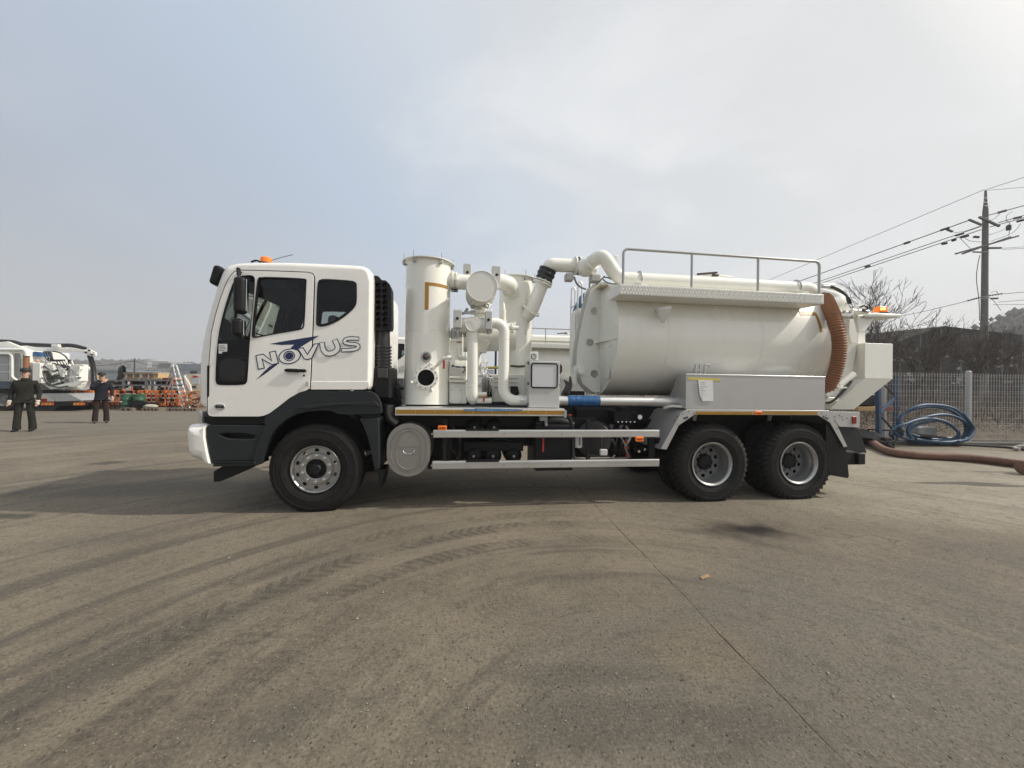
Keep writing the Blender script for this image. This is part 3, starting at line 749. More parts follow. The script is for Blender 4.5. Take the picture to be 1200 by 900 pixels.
# battery and fuel box
bb = MB().box(c('D',873,255,5.02), c('D',1072,490,5.02)+Vector((0,0.55,0))).build('fuel_box', BLACKP, TR, bevel=0.03)
MB().box(c('D',915,300,5.0), c('D',922,398,5.0)+Vector((0,0.02,0))).build('red_strap', REDM, bb)
MB().tube(spline([c('D',880,260,5.1),c('D',930,238,5.1),c('D',1010,238,5.1),c('D',1070,262,5.1)],5), 0.06, 10).build('box_cover', DARKP, bb)
MB().box(c('D',880,484,5.0), c('D',1070,494,5.0)+Vector((0,0.5,0))).build('box_foot', BLACK, bb)
MB().tube(spline([c('D',1045,205,4.95),c('D',1062,240,4.97),c('D',1070,290,5.0)],5), 0.026, 10).build('loop_hose', DARKP, TR)
MB().box(c('D',1052,203,4.93), c('D',1068,209,4.93)+Vector((0,0.02,0))).build('red_lever', REDM, TR)
o = MB().cyl(c('D',1102,322,4.98), c('D',1102,375,4.98), 0.047, n=20).build('filter_can', mat('white_filter_can',(0.62,0.62,0.60),0.4), TR, bevel=0.005)
MB().box(c('F',92,465,4.93), c('F',100,510,4.93)+Vector((0,0.002,0))).build('filter_print', INK, o)
# hose reel / retarder disc and small fittings between box and rear wheels
rl = c('F',160,470,5.25)
o = MB().lathe([(0,0),(0.0,0.24),(0.03,0.25),(0.03,0.17),(0.22,0.17),(0.22,0.25),(0.25,0.24),(0.25,0)], (rl.x,5.15,rl.z), (0.5,1,0), 28).build('hose_reel', DARKM, TR)
fr_ = MB()
fr_.tube(arc_path([c('F',60,470,5.0), c('F',60,585,5.0), c('F',130,600,5.0), c('F',380,585,5.0)],0.05), 0.022, 8)
fr_.box(c('F',135,440,5.05), c('F',148,572,5.05)+Vector((0,0.03,0))); fr_.box(c('F',222,440,5.05), c('F',230,572,5.05)+Vector((0,0.03,0)))
fr_.box(c('F',140,566,5.05), c('F',255,574,5.05)+Vector((0,0.05,0)))
fr_.build('reel_frame', DARKM, TR)
MB().box(c('F',218,534,4.99), c('F',260,570,4.99)+Vector((0,0.05,0))).build('white_junction_box', mat('white_filter_can',(0.62,0.62,0.60),0.4), TR, bevel=0.01)
pb = MB().box(c('F',300,310,5.2), c('F',430,380,5.2)+Vector((0,0.2,0))).build('manifold', BLACKP, TR, bevel=0.01)
for k in range(5): MB().cyl(c('F',322+k*24,372,5.16), c('F',322+k*24,372,5.22), 0.010, n=8).build('manifold_port', CHROME, pb)
MB().box(c('F',340,285,5.2), c('F',392,312,5.2)+Vector((0,0.2,0))).build('manifold_head', BLACKP, pb, bevel=0.01)
g_ = c('F',450,344,5.1); o = MB().cyl(g_, g_+Vector((0,0.05,0)), 0.035, n=20).build('pressure_gauge', CHROME, TR)
MB().cyl(g_-Vector((0,0.002,0)), g_+Vector((0,0.001,0)), 0.029, n=20).build('dial', PAPER, o)
random.seed(11)
for k in range(26):
    x = random.uniform(240,380); y = random.uniform(390,570); v = c('F',x,y,random.uniform(5.1,5.4)); s = random.uniform(0.012,0.035)
    m_ = random.choice([GALV, DARKM, BLACKP, DARKM, BLACKP, CHROME])
    MB().cyl(v, v+Vector((random.uniform(-.06,.06),random.uniform(-.05,.05),random.uniform(-.06,.06))), s, n=10).build('fitting', m_, TR)
for k in range(9):
    x = 240+k*16; 
    MB().tube(spline([c('F',x,400+random.uniform(-10,10),5.3),c('F',x+random.uniform(-25,35),460,5.2),c('F',x+random.uniform(-20,40),520,5.15),c('F',x+random.uniform(-30,60),575,5.3)],5), random.choice([0.008,0.012,0.018]), 8).build('chassis_hose', random.choice([HOSEB,HOSEB,mat('clear_hose',(0.38,0.36,0.32),0.4)]), TR)
for (x,y) in ((365,480),(375,515),(372,560)): MB().box(c('F',x,y,5.08), c('F',x+9,y+16,5.08)+Vector((0,0.03,0))).build('red_tag', REDM, TR)
MB().box(c('F',505,460,5.0), c('F',536,600,5.0)+Vector((0,0.06,0))).build('guard_post', BLACK, TR)
MB().cyl(c('F',538,482,5.05), c('F',568,482,4.98), 0.04, n=16).build('end_cap', BLACKP, TR)

# side guard rails
for (k,x0,ya,yb,x1,yc_,yd) in (('D',345,287,327,'a',0,0),('D',340,451,491,'a',0,0)):
    L0 = c('D',x0,ya,YS); L1 = c('D',x0,yb,YS)
    E0 = c('F',564, 415 if ya<300 else 587, YS); E1 = c('F',564, 460 if ya<300 else 632, YS)
    z1 = (L0.z+E0.z)/2; z0 = (L1.z+E1.z)/2
    r_ = MB().box((L0.x, YS-0.005, z0), (E0.x, YS+0.035, z1)).build('side_guard_rail', ALU, TR, bevel=0.010, seg=3)
    MB().box((L0.x+0.01, YS-0.009, (z0+z1)/2+0.022), (E0.x-0.01, YS-0.0045, (z0+z1)/2+0.028)).build('rail_groove', ALU, r_)
    g0 = c('D',515,ya-3 if ya<300 else ya-6,YS-0.012); g1 = c('D',688,ya-3,YS-0.012)
    MB().box((g0.x,YS-0.012,z1-0.012),(g1.x,YS+0.04,z1+0.012)).build('rail_wrap', BLACKP, r_)
    for bx in (-0.35, 0.55, 1.30):
        MB().cyl((bx,YS-0.012,(z0+z1)/2),(bx,YS-0.002,(z0+z1)/2),0.011,n=8).build('rail_bolt', GALV, r_)
for bx in (-0.22, 1.65):
    MB().box((bx,YS+0.04,0.50),(bx+0.05,YS+0.09,1.12)).build('guard_post', BLACK, TR)
def lamp(k, x0, y0, x1, y1, Y):
    a = c(k,x0,y0,Y); b = c(k,x1,y1,Y)
    o = MB().box((a.x,Y,b.z),(b.x,Y+0.03,a.z)).build('marker_lamp', ORL, TR, bevel=0.006)
    MB().box((a.x+0.014,Y-0.006,(a.z+b.z)/2-0.010),(b.x-0.014,Y+0.004,(a.z+b.z)/2+0.010)).build('lamp_cell', mat('dark_orange_lens',(0.30,0.06,0.01),0.3), o)
lamp('D',370,262,415,284,YS-0.01); lamp('F',427,460,472,487,YS-0.015); lamp('F',1126,310,1166,331,YS-0.03)

# ---- rear fender
ff = [c('F',570,530,YS),c('F',690,318,YS),c('F',728,300,YS)]
rr_ = [c('H',655,252,YS),c('H',700,330,YS),c('H',758,470,YS)]
top_z = (c('F',775,302,YS).z + c('H',590,252,YS).z)/2
O_ = [(c('F',570,530,YS).x, c('F',570,530,YS).z), (c('F',688,318,YS).x, c('F',688,318,YS).z), (c('F',725,300,YS).x, top_z), (c('H',655,250,YS).x, top_z),
      (c('H',680,295,YS).x, c('H',680,295,YS).z), (c('H',762,466,YS).x, c('H',762,466,YS).z)]
I_ = [(c('F',604,534,YS).x, c('F',604,534,YS).z), (c('F',676,392,YS).x, c('F',676,392,YS).z), (c('F',770,338,YS).x, top_z-0.068), (c('H',590,288,YS).x, top_z-0.068),
      (c('H',660,325,YS).x, c('H',660,325,YS).z), (c('H',742,470,YS).x, c('H',742,470,YS).z)]
ringp = O_ + I_[::-1]
fo = MB().plate(ringp, [], YS-0.008, YS+0.006).build('rear_fender', STAIN, TR, bevel=0.003)
shp = [(x,z-0.006) for x,z in O_]
for (a,b,nm) in ((0,1,'fender_front_slope'),(1,3,'fender_top'),(3,5,'fender_rear_slope')):
    seg = shp[a:b+1]
    MB().sheet([((q[0],YS+0.006,q[1]),(q[0],YS+0.72,q[1])) for q in seg],0).build(nm, STAIN, fo, smooth=False)
# inner turned edge seen in front of the wheel
q0 = c('F',605,285,5.25); 
MB().plate([(c('F',480,400,5.5).x,c('F',480,400,5.5).z),(c('F',575,283,5.5).x,c('F',575,283,5.5).z),(c('F',590,290,5.5).x,c('F',590,290,5.5).z),(c('F',500,410,5.5).x,c('F',500,410,5.5).z)],[],5.48,5.56).build('fender_edge', BLACKP, fo)
bolts = MB()
for (x,y) in ((668,340),(655,365),(700,325),(668,385),(735,312),(765,322)):
    v = c('F',x,y,YS-0.01); bolts.cyl(v, v+Vector((0,0.01,0)), 0.008, n=8)
for (x,y) in ((615,275),(640,285),(690,320),(655,300),(705,360)):
    v = c('H',x,y,YS-0.01); bolts.cyl(v, v+Vector((0,0.01,0)), 0.008, n=8)
bolts.build('fender_bolts', DARKM, fo)
for k,(x,y) in enumerate(((708,352),(718,350),(727,346))):
    v = c('F',x,y,YS-0.01); MB().box(v-Vector((0.009,0,0.012)), v+Vector((0.010,0.003,0.014))).build('stencil_mark', BLACKP, fo)
for k,(x,y) in enumerate(((625,292),(636,298),(646,304))):
    v = c('H',x,y,YS-0.01); MB().box(v-Vector((0.009,0,0.012)), v+Vector((0.010,0.003,0.014))).build('stencil_mark', BLACKP, fo)
def strip(k, x0, y0, x1, y1, Y, name, parent, d=0.003, k2=None, m=TAPE, n=1):
    a = c(k,x0,y0,Y); b = c(k2 or k,x1,y1,Y)
    L = (b.x-a.x)/n
    for i in range(n):
        MB().box((a.x+i*L+0.0015,Y,a.z),(a.x+(i+1)*L-0.0015,Y+d,b.z)).build(name, m, parent, smooth=False)
strip('F',778,311,1108,330,YS-0.012,'reflective_tape',fo,n=4)
strip('H',268,260,590,280,YS-0.012,'reflective_tape',fo,n=4)
# black wheel box behind the fender, flap, rear lamps
MB().box((0.9,5.60,1.02),(5.45,6.55,1.30)).build('subframe', BLACK, TR)
MB().box((c('D',1085,300,5.5).x,5.5,0.50),(2.55,6.1,1.25)).build('dark_filler_block', BLACK, TR, bevel=0.04)  # added black block, stands in for the dark clutter under the chassis
MB().box((-0.6,5.6,0.45),(0.5,6.5,0.8)).build('gearbox_housing', BLACK, TR, bevel=0.05)
MB().plate(xz('H', [(640,330),(752,470),(762,500),(775,640),(768,652),(662,634),(660,560),(640,450)], YS+0.02), [], YS+0.02, YS+0.62).build('rear_mud_flap', BLACKP, TR, bevel=0.004)
tp = MB().plate(xz('H', [(665,262),(838,264),(838,355),(720,350),(700,320)], 5.02), [], 5.02, 5.05).build('tail_lamp_plate', STAIN, TR, bevel=0.004)
MB().box(c('H',797,291,5.005), c('H',820,333,5.005)+Vector((0,0.02,0))).build('tail_lamp', REDL, tp, bevel=0.006)
for (x,y) in ((693,290),(735,292),(765,300),(740,310),(720,285)):
    v = c('H',x,y,5.015); MB().cyl(v, v+Vector((0,0.006,0)), 0.008, n=8).build('plate_hole', DARKM, tp)
# rubber flap and rear underrun bar
a0,a1,a2,a3 = c('H',712,352,5.05), c('H',832,358,5.05), c('H',880,505,5.05), c('H',765,488,5.05)
MB().sheet([(a0,a0+Vector((0,1.9,0))),(a1,a1+Vector((0,1.9,0)))],0)
fp = MB(); fp.plate([(a0.x,a0.z),(a1.x,a1.z),(a2.x,a2.z),(a3.x,a3.z)], [], 5.05, 5.09).build('rear_side_flap', DARKP, TR, bevel=0.006)
MB().box(c('H',712,346,5.06), (c('H',832,368,5.06).x,7.1,c('H',832,362,5.06).z)).build('rear_cross_member', BLACK, TR, bevel=0.006)
ub = c('H',762,500,5.05); uc = c('H',862,572,5.05)
MB().box((ub.x,5.05,uc.z),(uc.x-0.03,5.14,ub.z)).build('underrun_arm', BLACK, TR, bevel=0.006)
uc.x -= 0.03
MB().box((uc.x-0.12,5.00,uc.z+0.01),(uc.x,7.15,ub.z-0.01)).build('underrun_bar', BLACKP, TR, bevel=0.012)
for y in (5.5,6.7): MB().box((5.5,y,uc.z+0.03),(uc.x-0.05,y+0.08,0.95)).build('underrun_post', BLACK, TR)
# =================================================================== WHEELS
def tyre_mesh(lug):
    W = 0.285; R = 0.556 if lug else 0.538; ri = 0.285 if lug else 0.27
    prof = [(0.055,ri),(0.03,ri+0.02),(0.008,ri+0.07),(0.0,ri+0.125),(0.004,R-0.075),(0.014,R-0.045),(0.026,R-0.022),(0.040,R-0.006),(0.060,R),(0.095,R+0.001),
            (0.1425,R+0.002)]
    full = prof + [(W-a, r) for a, r in reversed(prof[:-1])]
    n = 180 if lug else 120
    vs = []; fs = []; m = len(full)
    grooves = (0.095, 0.1425, W-0.095)
    for i,(a,r) in enumerate(full):
        for k in range(n):
            t = 2*pi*k/n; rr = r
            if lug:
                if r > R-0.05:
                    ph = (k + int(abs(a-W/2)*40) + (2 if a > W/2 else 0)) % 4
                    if ph in (0,1): rr = r - (0.026 if r > R-0.03 else 0.014)
                    if abs(a-W/2) < 0.01 and ph in (3,): rr = r-0.015
            else:
                if any(abs(a-g) < 0.004 for g in grooves): rr = r-0.010
                if 0.02 < a < 0.05 or 0.02 < W-a < 0.05:
                    if k % 3 == 0 and r > R-0.02: rr = r-0.007
            x, z = rr*cos(t), max(rr*sin(t), -0.509)
            vs.append((x, a-0.014, z))
    for i in range(m-1):
        for k in range(n): fs.append((i*n+k, i*n+(k+1)%n, (i+1)*n+(k+1)%n, (i+1)*n+k))
    b = MB(); b.add(vs, fs)
    b.lathe([(0.041, ri), (0.24, ri)], (0,0,0), (0,1,0), 48)
    # raised lines and lettering pads on the wall
    b.lathe([(-0.0145,0.372),(-0.018,0.376),(-0.018,0.380),(-0.0145,0.384)], (0,0,0), (0,1,0), 72)
    b.lathe([(-0.012,0.462),(-0.016,0.466),(-0.012,0.470)], (0,0,0), (0,1,0), 72)
    me = b.mesh('tyre', True, 30); me.materials.append(RUBBER); return me
T_FRONT, T_REAR = tyre_mesh(False), tyre_mesh(True)
def mk(mb, name, m, ang=35):
    me = mb.mesh(name, True, ang); me.materials.append(m); return me
def annulus(ro, ri, y, nh, rh, hr, sx=1.0, n=48, th=0.012, rot=0.0):
    holes = [circ(0,0,ri,n)]
    for k in range(nh):
        t = 2*pi*(k+0.5)/nh + rot
        pts = []
        for (px_,pz_) in circ(0,0,hr,14): 
            u_, v_ = px_*sx, pz_
            pts.append((rh*cos(t) - u_*sin(t) + v_*cos(t), rh*sin(t) + u_*cos(t) + v_*sin(t)))
        holes.append(pts)
    return MB().plate(circ(0,0,ro,n), holes, y, y+th)
# front wheel disc (convex)
b = MB().lathe([(0.055,0.275),(0.004,0.286),(-0.002,0.282),(0.0,0.273),(0.012,0.263),(0.05,0.256),(0.24,0.254)], (0,0,0), (0,1,0), 56)
RIM_F = mk(b, 'rim', STEELW)
b = annulus(0.257, 0.196, 0.040, 10, 0.226, 0.020, 1.35)
b.lathe([(0.040,0.200),(0.026,0.192),(0.016,0.184),(0.016,0.125),(0.022,0.118),(0.09,0.112)], (0,0,0), (0,1,0), 48)
DISC_F = mk(b, 'wheel_disc', STEELW)
b = MB().lathe([(0.03,0.116),(0.05,0.108),(0.045,0.07),(0.0,0.062),(-0.012,0.052),(-0.015,0.02),(-0.015,0)], (0,0,0), (0,1,0), 32)
for k in range(5):
    t = 2*pi*k/5; b.cyl((0.088*cos(t),0.03,0.088*sin(t)),(0.088*cos(t),0.055,0.088*sin(t)),0.02,n=10)
HUB_F = mk(b, 'hub', BLACK)
b = MB().cyl((0,-0.018,0),(0,0.016,0),0.0165,n=6).cyl((0,-0.002,0),(0,0.016,0),0.021,n=16); NUT = mk(b,'wheel_nut', CHROME)
NUT2 = NUT.copy(); NUT2.materials[0] = STEELD
# rear wheel (deep dish)
b = MB().lathe([(0.05,0.292),(0.004,0.302),(-0.003,0.297),(0.0,0.286),(0.014,0.272),(0.05,0.262),(0.075,0.262),(0.09,0.252),(0.20,0.246),(0.22,0.24)], (0,0,0), (0,1,0), 56)
RIM_R = mk(b, 'rim', STEELW)
b = annulus(0.247, 0.112, 0.205, 10, 0.200, 0.026, 1.1)
b.lathe([(0.205,0.160),(0.193,0.152),(0.193,0.118),(0.21,0.112)], (0,0,0), (0,1,0), 40)
DISC_R = mk(b, 'wheel_disc', STEELD)
b = MB().lathe([(0.21,0.116),(0.17,0.112),(0.15,0.098),(0.142,0.07),(0.138,0.03),(0.138,0)], (0,0,0), (0,1,0), 32)
for k in range(8):
    t = 2*pi*k/8; b.cyl((0.085*cos(t),0.130,0.085*sin(t)),(0.085*cos(t),0.15,0.085*sin(t)),0.011,n=6)
HUB_R = mk(b, 'hub', BLACK)
def ob(name, me, parent, loc=(0,0,0), rz=0):
    o = bpy.data.objects.new(name, me); put(o, parent); o.location = loc; o.rotation_euler = (0,0,rz); return o
def wheel(x, front, far=False):
    L0 = Vector((x, (YS+0.03) if not far else YF-0.03, 0.51)) - Vector(TR.location)
    if front:
        w = ob('wheel', DISC_F, TR, L0, pi if far else 0)
        ob('rim', RIM_F, w); ob('tyre', T_FRONT, w); ob('hub', HUB_F, w)
        for k in range(10):
            t = 2*pi*k/10+0.3; ob('wheel_nut', NUT, w, (0.158*cos(t), 0.0, 0.158*sin(t)))
    else:
        w = ob('wheel', DISC_R, TR, L0, pi if far else 0)
        ob('rim', RIM_R, w); ob('tyre', T_REAR, w); ob('hub', HUB_R, w)
        t2 = ob('tyre', T_REAR, w, (0, 0.33, 0)); 
        for k in range(10):
            t = 2*pi*k/10; ob('wheel_nut', NUT2, w, (0.136*cos(t), 0.186, 0.136*sin(t)))
    return w
wheel(-1.722, True); wheel(-1.722, True, True)
for x in (3.442, 4.782): wheel(x, False); wheel(x, False, True)
# =================================================================== DECK AND SUPERSTRUCTURE
dz1 = c('C',600,850,YS).z; dzb = c('C',570,888,YS).z
dx0 = c('C',142,870,YS).x; dx1 = c('C',992,870,YS).x
deck = MB().box((dx0,YS-0.004,dz1-0.035),(dx1,YF-0.05,dz1)).build('deck', ALU, TR, bevel=0.006)
MB().box((dx0,YS-0.010,dzb),(dx1,YS+0.02,dz1-0.002)).build('deck_edge', mat('pale_deck_edge',(0.62,0.61,0.57),0.45,dirt=0.15), deck, bevel=0.004)
ny = 9
za, zb_ = c('C',570,860,YS).z, c('C',570,880,YS).z
for i in range(ny):
    L = (dx1-dx0-0.02)/ny
    MB().box((dx0+0.01+i*L+0.002,YS-0.013,zb_),(dx0+0.01+(i+1)*L-0.002,YS-0.009,za)).build('reflective_tape', TAPE, deck, smooth=False)
bw = MB()
for (x0,y0,x1,y1) in ((480,852,560,864),(540,850,700,866),(660,852,785,864)):
    a, b = c('C',x0,y0,YS-0.016), c('C',x1,y1,YS-0.016)
    bw.add([(a.x,YS-0.016,a.z),(b.x,YS-0.017,a.z-0.006),(b.x-0.03,YS-0.016,b.z),(a.x+0.04,YS-0.020,b.z)],[(0,1,2,3)])
bw.build('torn_blue_film', mat('faded_blue_film',(0.10,0.21,0.36),0.4,var=0.4,vscale=25,bump=0.5), deck, smooth=False)
o = MB().box(c('C',990,862,YS-0.02), c('C',1003,898,YS-0.02)+Vector((0,0.04,0))); o.build('deck_bracket', GALV, deck, bevel=0.004)
o = MB().box(c('D',900,212,5.0), c('D',940,236,5.0)+Vector((0,0.05,0))).cyl(c('D',932,236,5.02),c('D',932,262,5.02),0.02,n=10).build('drain_valve', GALV, TR)

def face_angle(cx, cy):      # angle round a vertical cylinder that faces the camera
    return atan2(-cy, -cx)
def cylpatch(cx, cy, R, a0, a1, z0, z1, th, n=10, zf=None):
    mb = MB(); vs = []
    for k in range(n+1):
        a = a0+(a1-a0)*k/n
        dz = zf(k/n) if zf else 0
        for r in (R, R+th):
            for z in (z0+dz, z1+dz): vs.append((cx+r*cos(a), cy+r*sin(a), z))
    fs = []
    for k in range(n):
        b = 4*k; d = b+4
        fs += [(b+2,b+3,d+3,d+2),(b,d,d+1,b+1),(b+1,d+1,d+3,b+3),(b,b+2,d+2,d)]
    fs += [(0,1,3,2),(4*n,4*n+2,4*n+3,4*n+1)]
    return mb.add(vs, fs)
def tower(cx, cy, R, z0, z1, name, seam):
    t = MB().lathe([(0,R),(z1-z0,R),(z1-z0,R+0.05),(z1-z0+0.010,R+0.05),(z1-z0+0.010,0)], (cx,cy,z0), (0,0,1), 96).build(name, CREAM, TR, ang=50)
    MB().lathe([(0,R+0.001),(0.004,R+0.004),(0.008,R+0.001)], (cx,cy,seam), (0,0,1), 96).build('weld_seam', CREAM, t)
    MB().lathe([(0,R+0.001),(0,R+0.03),(0.012,R+0.03),(0.012,R+0.001)], (cx,cy,z0), (0,0,1), 72).build('base_ring', CREAM, t)
    fa = face_angle(cx, cy)
    for k, da in enumerate((-2.5,-1.3,-0.62,0.52,1.4,2.6)):
        a = fa+da; q = Vector((cx+(R+0.03)*cos(a), cy+(R+0.03)*sin(a), z1-0.045))
        b = MB().cyl(q, q+Vector((0,0,0.12)), 0.006, n=8).cyl(q+Vector((0,0,-0.005)), q+Vector((0,0,0.018)), 0.016, n=8)
        b.lathe([(-0.006,0.022),(-0.006,0.012),(0.006,0.012),(0.006,0.022)], q+Vector((0,0,0.005)), Vector((cos(a),sin(a),0)), 12, close=True)
        b.cyl(q-Vector((cos(a),sin(a),0))*0.04, q+Vector((cos(a),sin(a),0))*0.01, 0.012, n=8)
        b.tube([q+Vector((0,0,0.12)), q+Vector((0.0,0,0.135)), q+Vector((-sin(a)*0.012,cos(a)*0.012,0.14))], 0.005, 6)
        b.build('eye_bolt', GALV, t)
    return t
T1 = Vector((c('C',299,848,5.36).x, 5.36, 0)); R1 = 0.302
t1z = 1.55 + 0; t1top = c('N',650,92,5.36+0.25).z
# top of the tower found from its near rim
t1top = c('N',640,108,5.06).z
tw1 = tower(T1.x, T1.y, R1, dz1, t1top, 'filter_tower', c('C',299,457,5.06).z)
fa = face_angle(T1.x, T1.y)
def ang_at(px, cpx, hw): return fa + math.asin(max(-0.99,min(0.99,(px-cpx)/hw)))
cpx = 300.0; hw = 113.0
z_t, z_b = c('C',300,222,5.08).z, c('C',300,357,5.08).z
a0, a1, a2 = ang_at(290,cpx+6,hw), ang_at(306,cpx+6,hw), ang_at(398,cpx+6,hw)
wt = 0.042
zt2 = c('N',720,375,5.08).z
cylpatch(T1.x,T1.y,R1,a0,a1+0.02,z_b,zt2-wt,0.003,3).build('amber_tape_mark', TAPE, tw1)
cylpatch(T1.x,T1.y,R1,a0,a2,zt2-wt+0.001,zt2,0.003,12).build('amber_tape_mark', TAPE, tw1)
def on_tower(x, y, k='C', R=R1, T=T1):
    """centre on the cylinder wall seen at this place"""
    px_, py_ = c2p(k,x,y); r = ray(px_,py_); o2 = Vector((0,0)); d2 = Vector((r.x,r.y)); f = o2-Vector((T.x,T.y))
    A_=d2.dot(d2); B_=2*f.dot(d2); C_=f.dot(f)-R*R; D_=max(0,B_*B_-4*A_*C_); t = (-B_-sqrt(D_))/(2*A_)
    p = CAM_POS + r*t; n = Vector((p.x-T.x,p.y-T.y,0)).normalized(); return p, n
p, n = on_tower(297,697)
mh = MB().lathe([(-0.03,0.105),(0.03,0.105),(0.03,0.122),(0.022,0.122),(0.022,0.152),(-0.02,0.152)], p, n, 40).build('manhole_ring', CREAM, tw1)
ringbolts(MB(), p+n*0.022, n, 0.137, 12, 0.010, 0.014).build('ring_bolts', GALV, mh)
MB().cyl(p-n*0.01, p+n*0.014, 0.104, n=36).build('manhole_glass', mat('dark_sight_glass',(0.004,0.004,0.004),0.3,spec=0.15), mh)
lk_ = MB()
for da in (0.3, 2.0, 4.4): 
    u,v,_ = frame(n); q = p+(u*cos(da)+v*sin(da))*0.15; lk_.beam(q, q+(u*cos(da)+v*sin(da))*0.05+n*0.02, 0.022, 0.03)
lk_.build('ring_clamp', CREAM, mh)
p, n = on_tower(298,592)
sg_ = MB().lathe([(-0.03,0.045),(0.02,0.045),(0.02,0.066),(-0.02,0.070)], p, n, 32).build('sight_glass_ring', GALV, tw1)
MB().ball(p+n*0.0, 0.045, 20).build('sight_glass', mat('polished_glass',(0.02,0.02,0.02),0.03,metal=0.0,coat=1), sg_)
u,v,_ = frame(n)
MB().cyl(p+n*0.044, p+n*0.05, 0.010, n=8).build('red_float', REDM, sg_)
p, n = on_tower(345,645)
q = c('C',385,600,4.95); q2 = c('C',424,597,4.95)
vv = MB().tube(arc_path([p-n*0.02, c('C',358,628,5.02), c('C',384,600,4.98), q2], 0.05), 0.022, 12).cyl(q2-Vector((0.05,0,0)), q2, 0.029, n=14).build('drain_pipe', CREAM, tw1)
MB().cyl(q2, q2+Vector((0.004,0,0)), 0.018, n=12).build('pipe_bore', BLACK, vv)
q = c('C',386,612,4.93)
MB().box(c('C',381,610,4.93), c('C',391,652,4.93)+Vector((0,0.012,0))).build('valve_handle', REDM, vv, bevel=0.003)

# second tower
T2c = c('C',742,700,6.30); T2 = Vector((T2c.x, 6.30, 0)); R2 = 0.275
t2top = c('O',720,292,6.03).z
tw2 = tower(T2.x, T2.y, R2, dz1, t2top, 'filter_tower', c('Q',660,203,6.03).z)
for (x,y) in ((800,425),(800,470)):
    p, n = on_tower(x,y,'C',R2,T2)
    MB().plate([(-0.06,0.05),(0.06,0.09),(-0.01,-0.05)],[],0,0.01, fn=lambda q,y_,p=p,n=n: tuple(p + n*y_ + Vector((-n.y,n.x,0))*q[0]*0.7 + Vector((0,0,q[1])))).build('weld_patch', CREAM, tw2)
# flow arrows: chain and yellow band low on the second tower
MB().tube([c('C',720,637,6.0), c('C',760,641,5.98), c('C',800,638,6.0)], 0.016, 8).build('green_rope', mat('dark_green_rope',(0.05,0.06,0.02),0.8,bump=1), tw2)

# ---- silencer drum with its pipes
SC = c('O',405,408,4.98); SR = 160/9/ (450/(SC.y)) ; SR = 0.197
dr = MB().lathe([(0,0),(0,SR-0.004),(0.0,SR),(0.014,SR),(0.014,SR-0.008),(0.70,SR-0.008),(0.78,SR*0.8),(0.80,0)], SC, (0,1,0), 64).build('silencer_drum', CREAM2, TR)
MB().lathe([(-0.004,SR-0.006),(-0.006,SR-0.001),(-0.004,SR+0.003),(0.004,SR+0.003)], SC, (0,1,0), 64).build('drum_rim', CREAM2, dr)
rb = MB()
for yy in (0.16,0.30,0.44,0.58): rb.lathe([(yy,SR-0.008),(yy,SR+0.008),(yy+0.012,SR+0.008),(yy+0.012,SR-0.008)], SC, (0,1,0), 48)
rb.build('drum_band', CREAM2, dr)
# pipe from tower one to the drum and on to tower two
q0 = Vector((T1.x+0.2, 5.32, c('O',100,360,5.32).z)); q1 = Vector((SC.x, 5.32, q0.z))
pp = MB().cyl(q0, q1, 0.103, n=32).build('cross_pipe', CREAM, TR)
fx = c('O',100,360,5.35).x; fx2 = c('O',135,360,5.35).x
flange(MB(), (fx,5.32,q0.z), (1,0,0), 0.138, 0.014, 32, 8).build('pipe_flange', CREAM, pp)
flange(MB(), (fx2,5.32,q0.z), (1,0,0), 0.132, 0.010, 32, 8).build('pipe_flange', CREAM, pp)
w = MB()
for k in range(3):
    a = -1.2-k*0.9; w.cyl((fx-0.02,5.32+0.12*sin(a+1.2),q0.z-0.13+0.0*k),(fx2+0.02,5.32+0.12*sin(a+1.2),q0.z-0.13),0.013,n=8)
w.build('clamp_bolts', DARKM, pp)
zz = c('O',640,380,5.75).z
e0 = Vector((SC.x+0.05,5.65,zz)); e1 = Vector((c('O',690,390,5.75).x,5.70,zz)); e2 = Vector((e1.x+0.06, 6.05, zz-0.02))
pp2 = MB().tube(arc_path([e0, e1, e2],0.17,10), 0.115, 28).build('cross_pipe', CREAM, TR)
dv = (e2-e1).normalized()
flange(MB(), e1+dv*0.27, dv, 0.145, 0.012, 36, 8).build('pipe_flange', CREAM, pp2)
# valve actuators
def actuator(k, x0, y0, x1, y1, Y, dot):
    a = c(k,x0,y0,Y); b = c(k,x1,y1,Y)
    o = MB().box((a.x,Y,b.z),(b.x,Y+0.12,a.z)).build('valve_actuator', BOXGREY, TR, bevel=0.010)
    MB().box((a.x+0.004,Y-0.004,b.z+0.01),(b.x-0.004,Y+0.002,a.z-0.012)).build('cover', BOXGREY, o, bevel=0.004)
    v = c(k,dot[0],dot[1],Y-0.006); MB().cyl(v-Vector((0,0.006,0)), v+Vector((0,0.008,0)), 0.018, n=16).build('knob', BLACKP, o)
    MB().cyl(((a.x+b.x)/2,Y+0.06,b.z-0.05),((a.x+b.x)/2,Y+0.06,b.z),0.02,n=10).build('stem', GALV, o)
actuator('O',208,165,290,310,5.30,(250,262)); actuator('O',510,190,598,392,5.12,(560,288))
actuator('O',102,652,188,850,5.00,(143,748)); actuator('O',440,665,510,868,5.02,(472,762))
lg = MB(); lg.beam(c('O',575,385,5.1), c('O',578,430,5.1), 0.03, 0.03); lg.build('actuator_foot', CREAM2, TR)
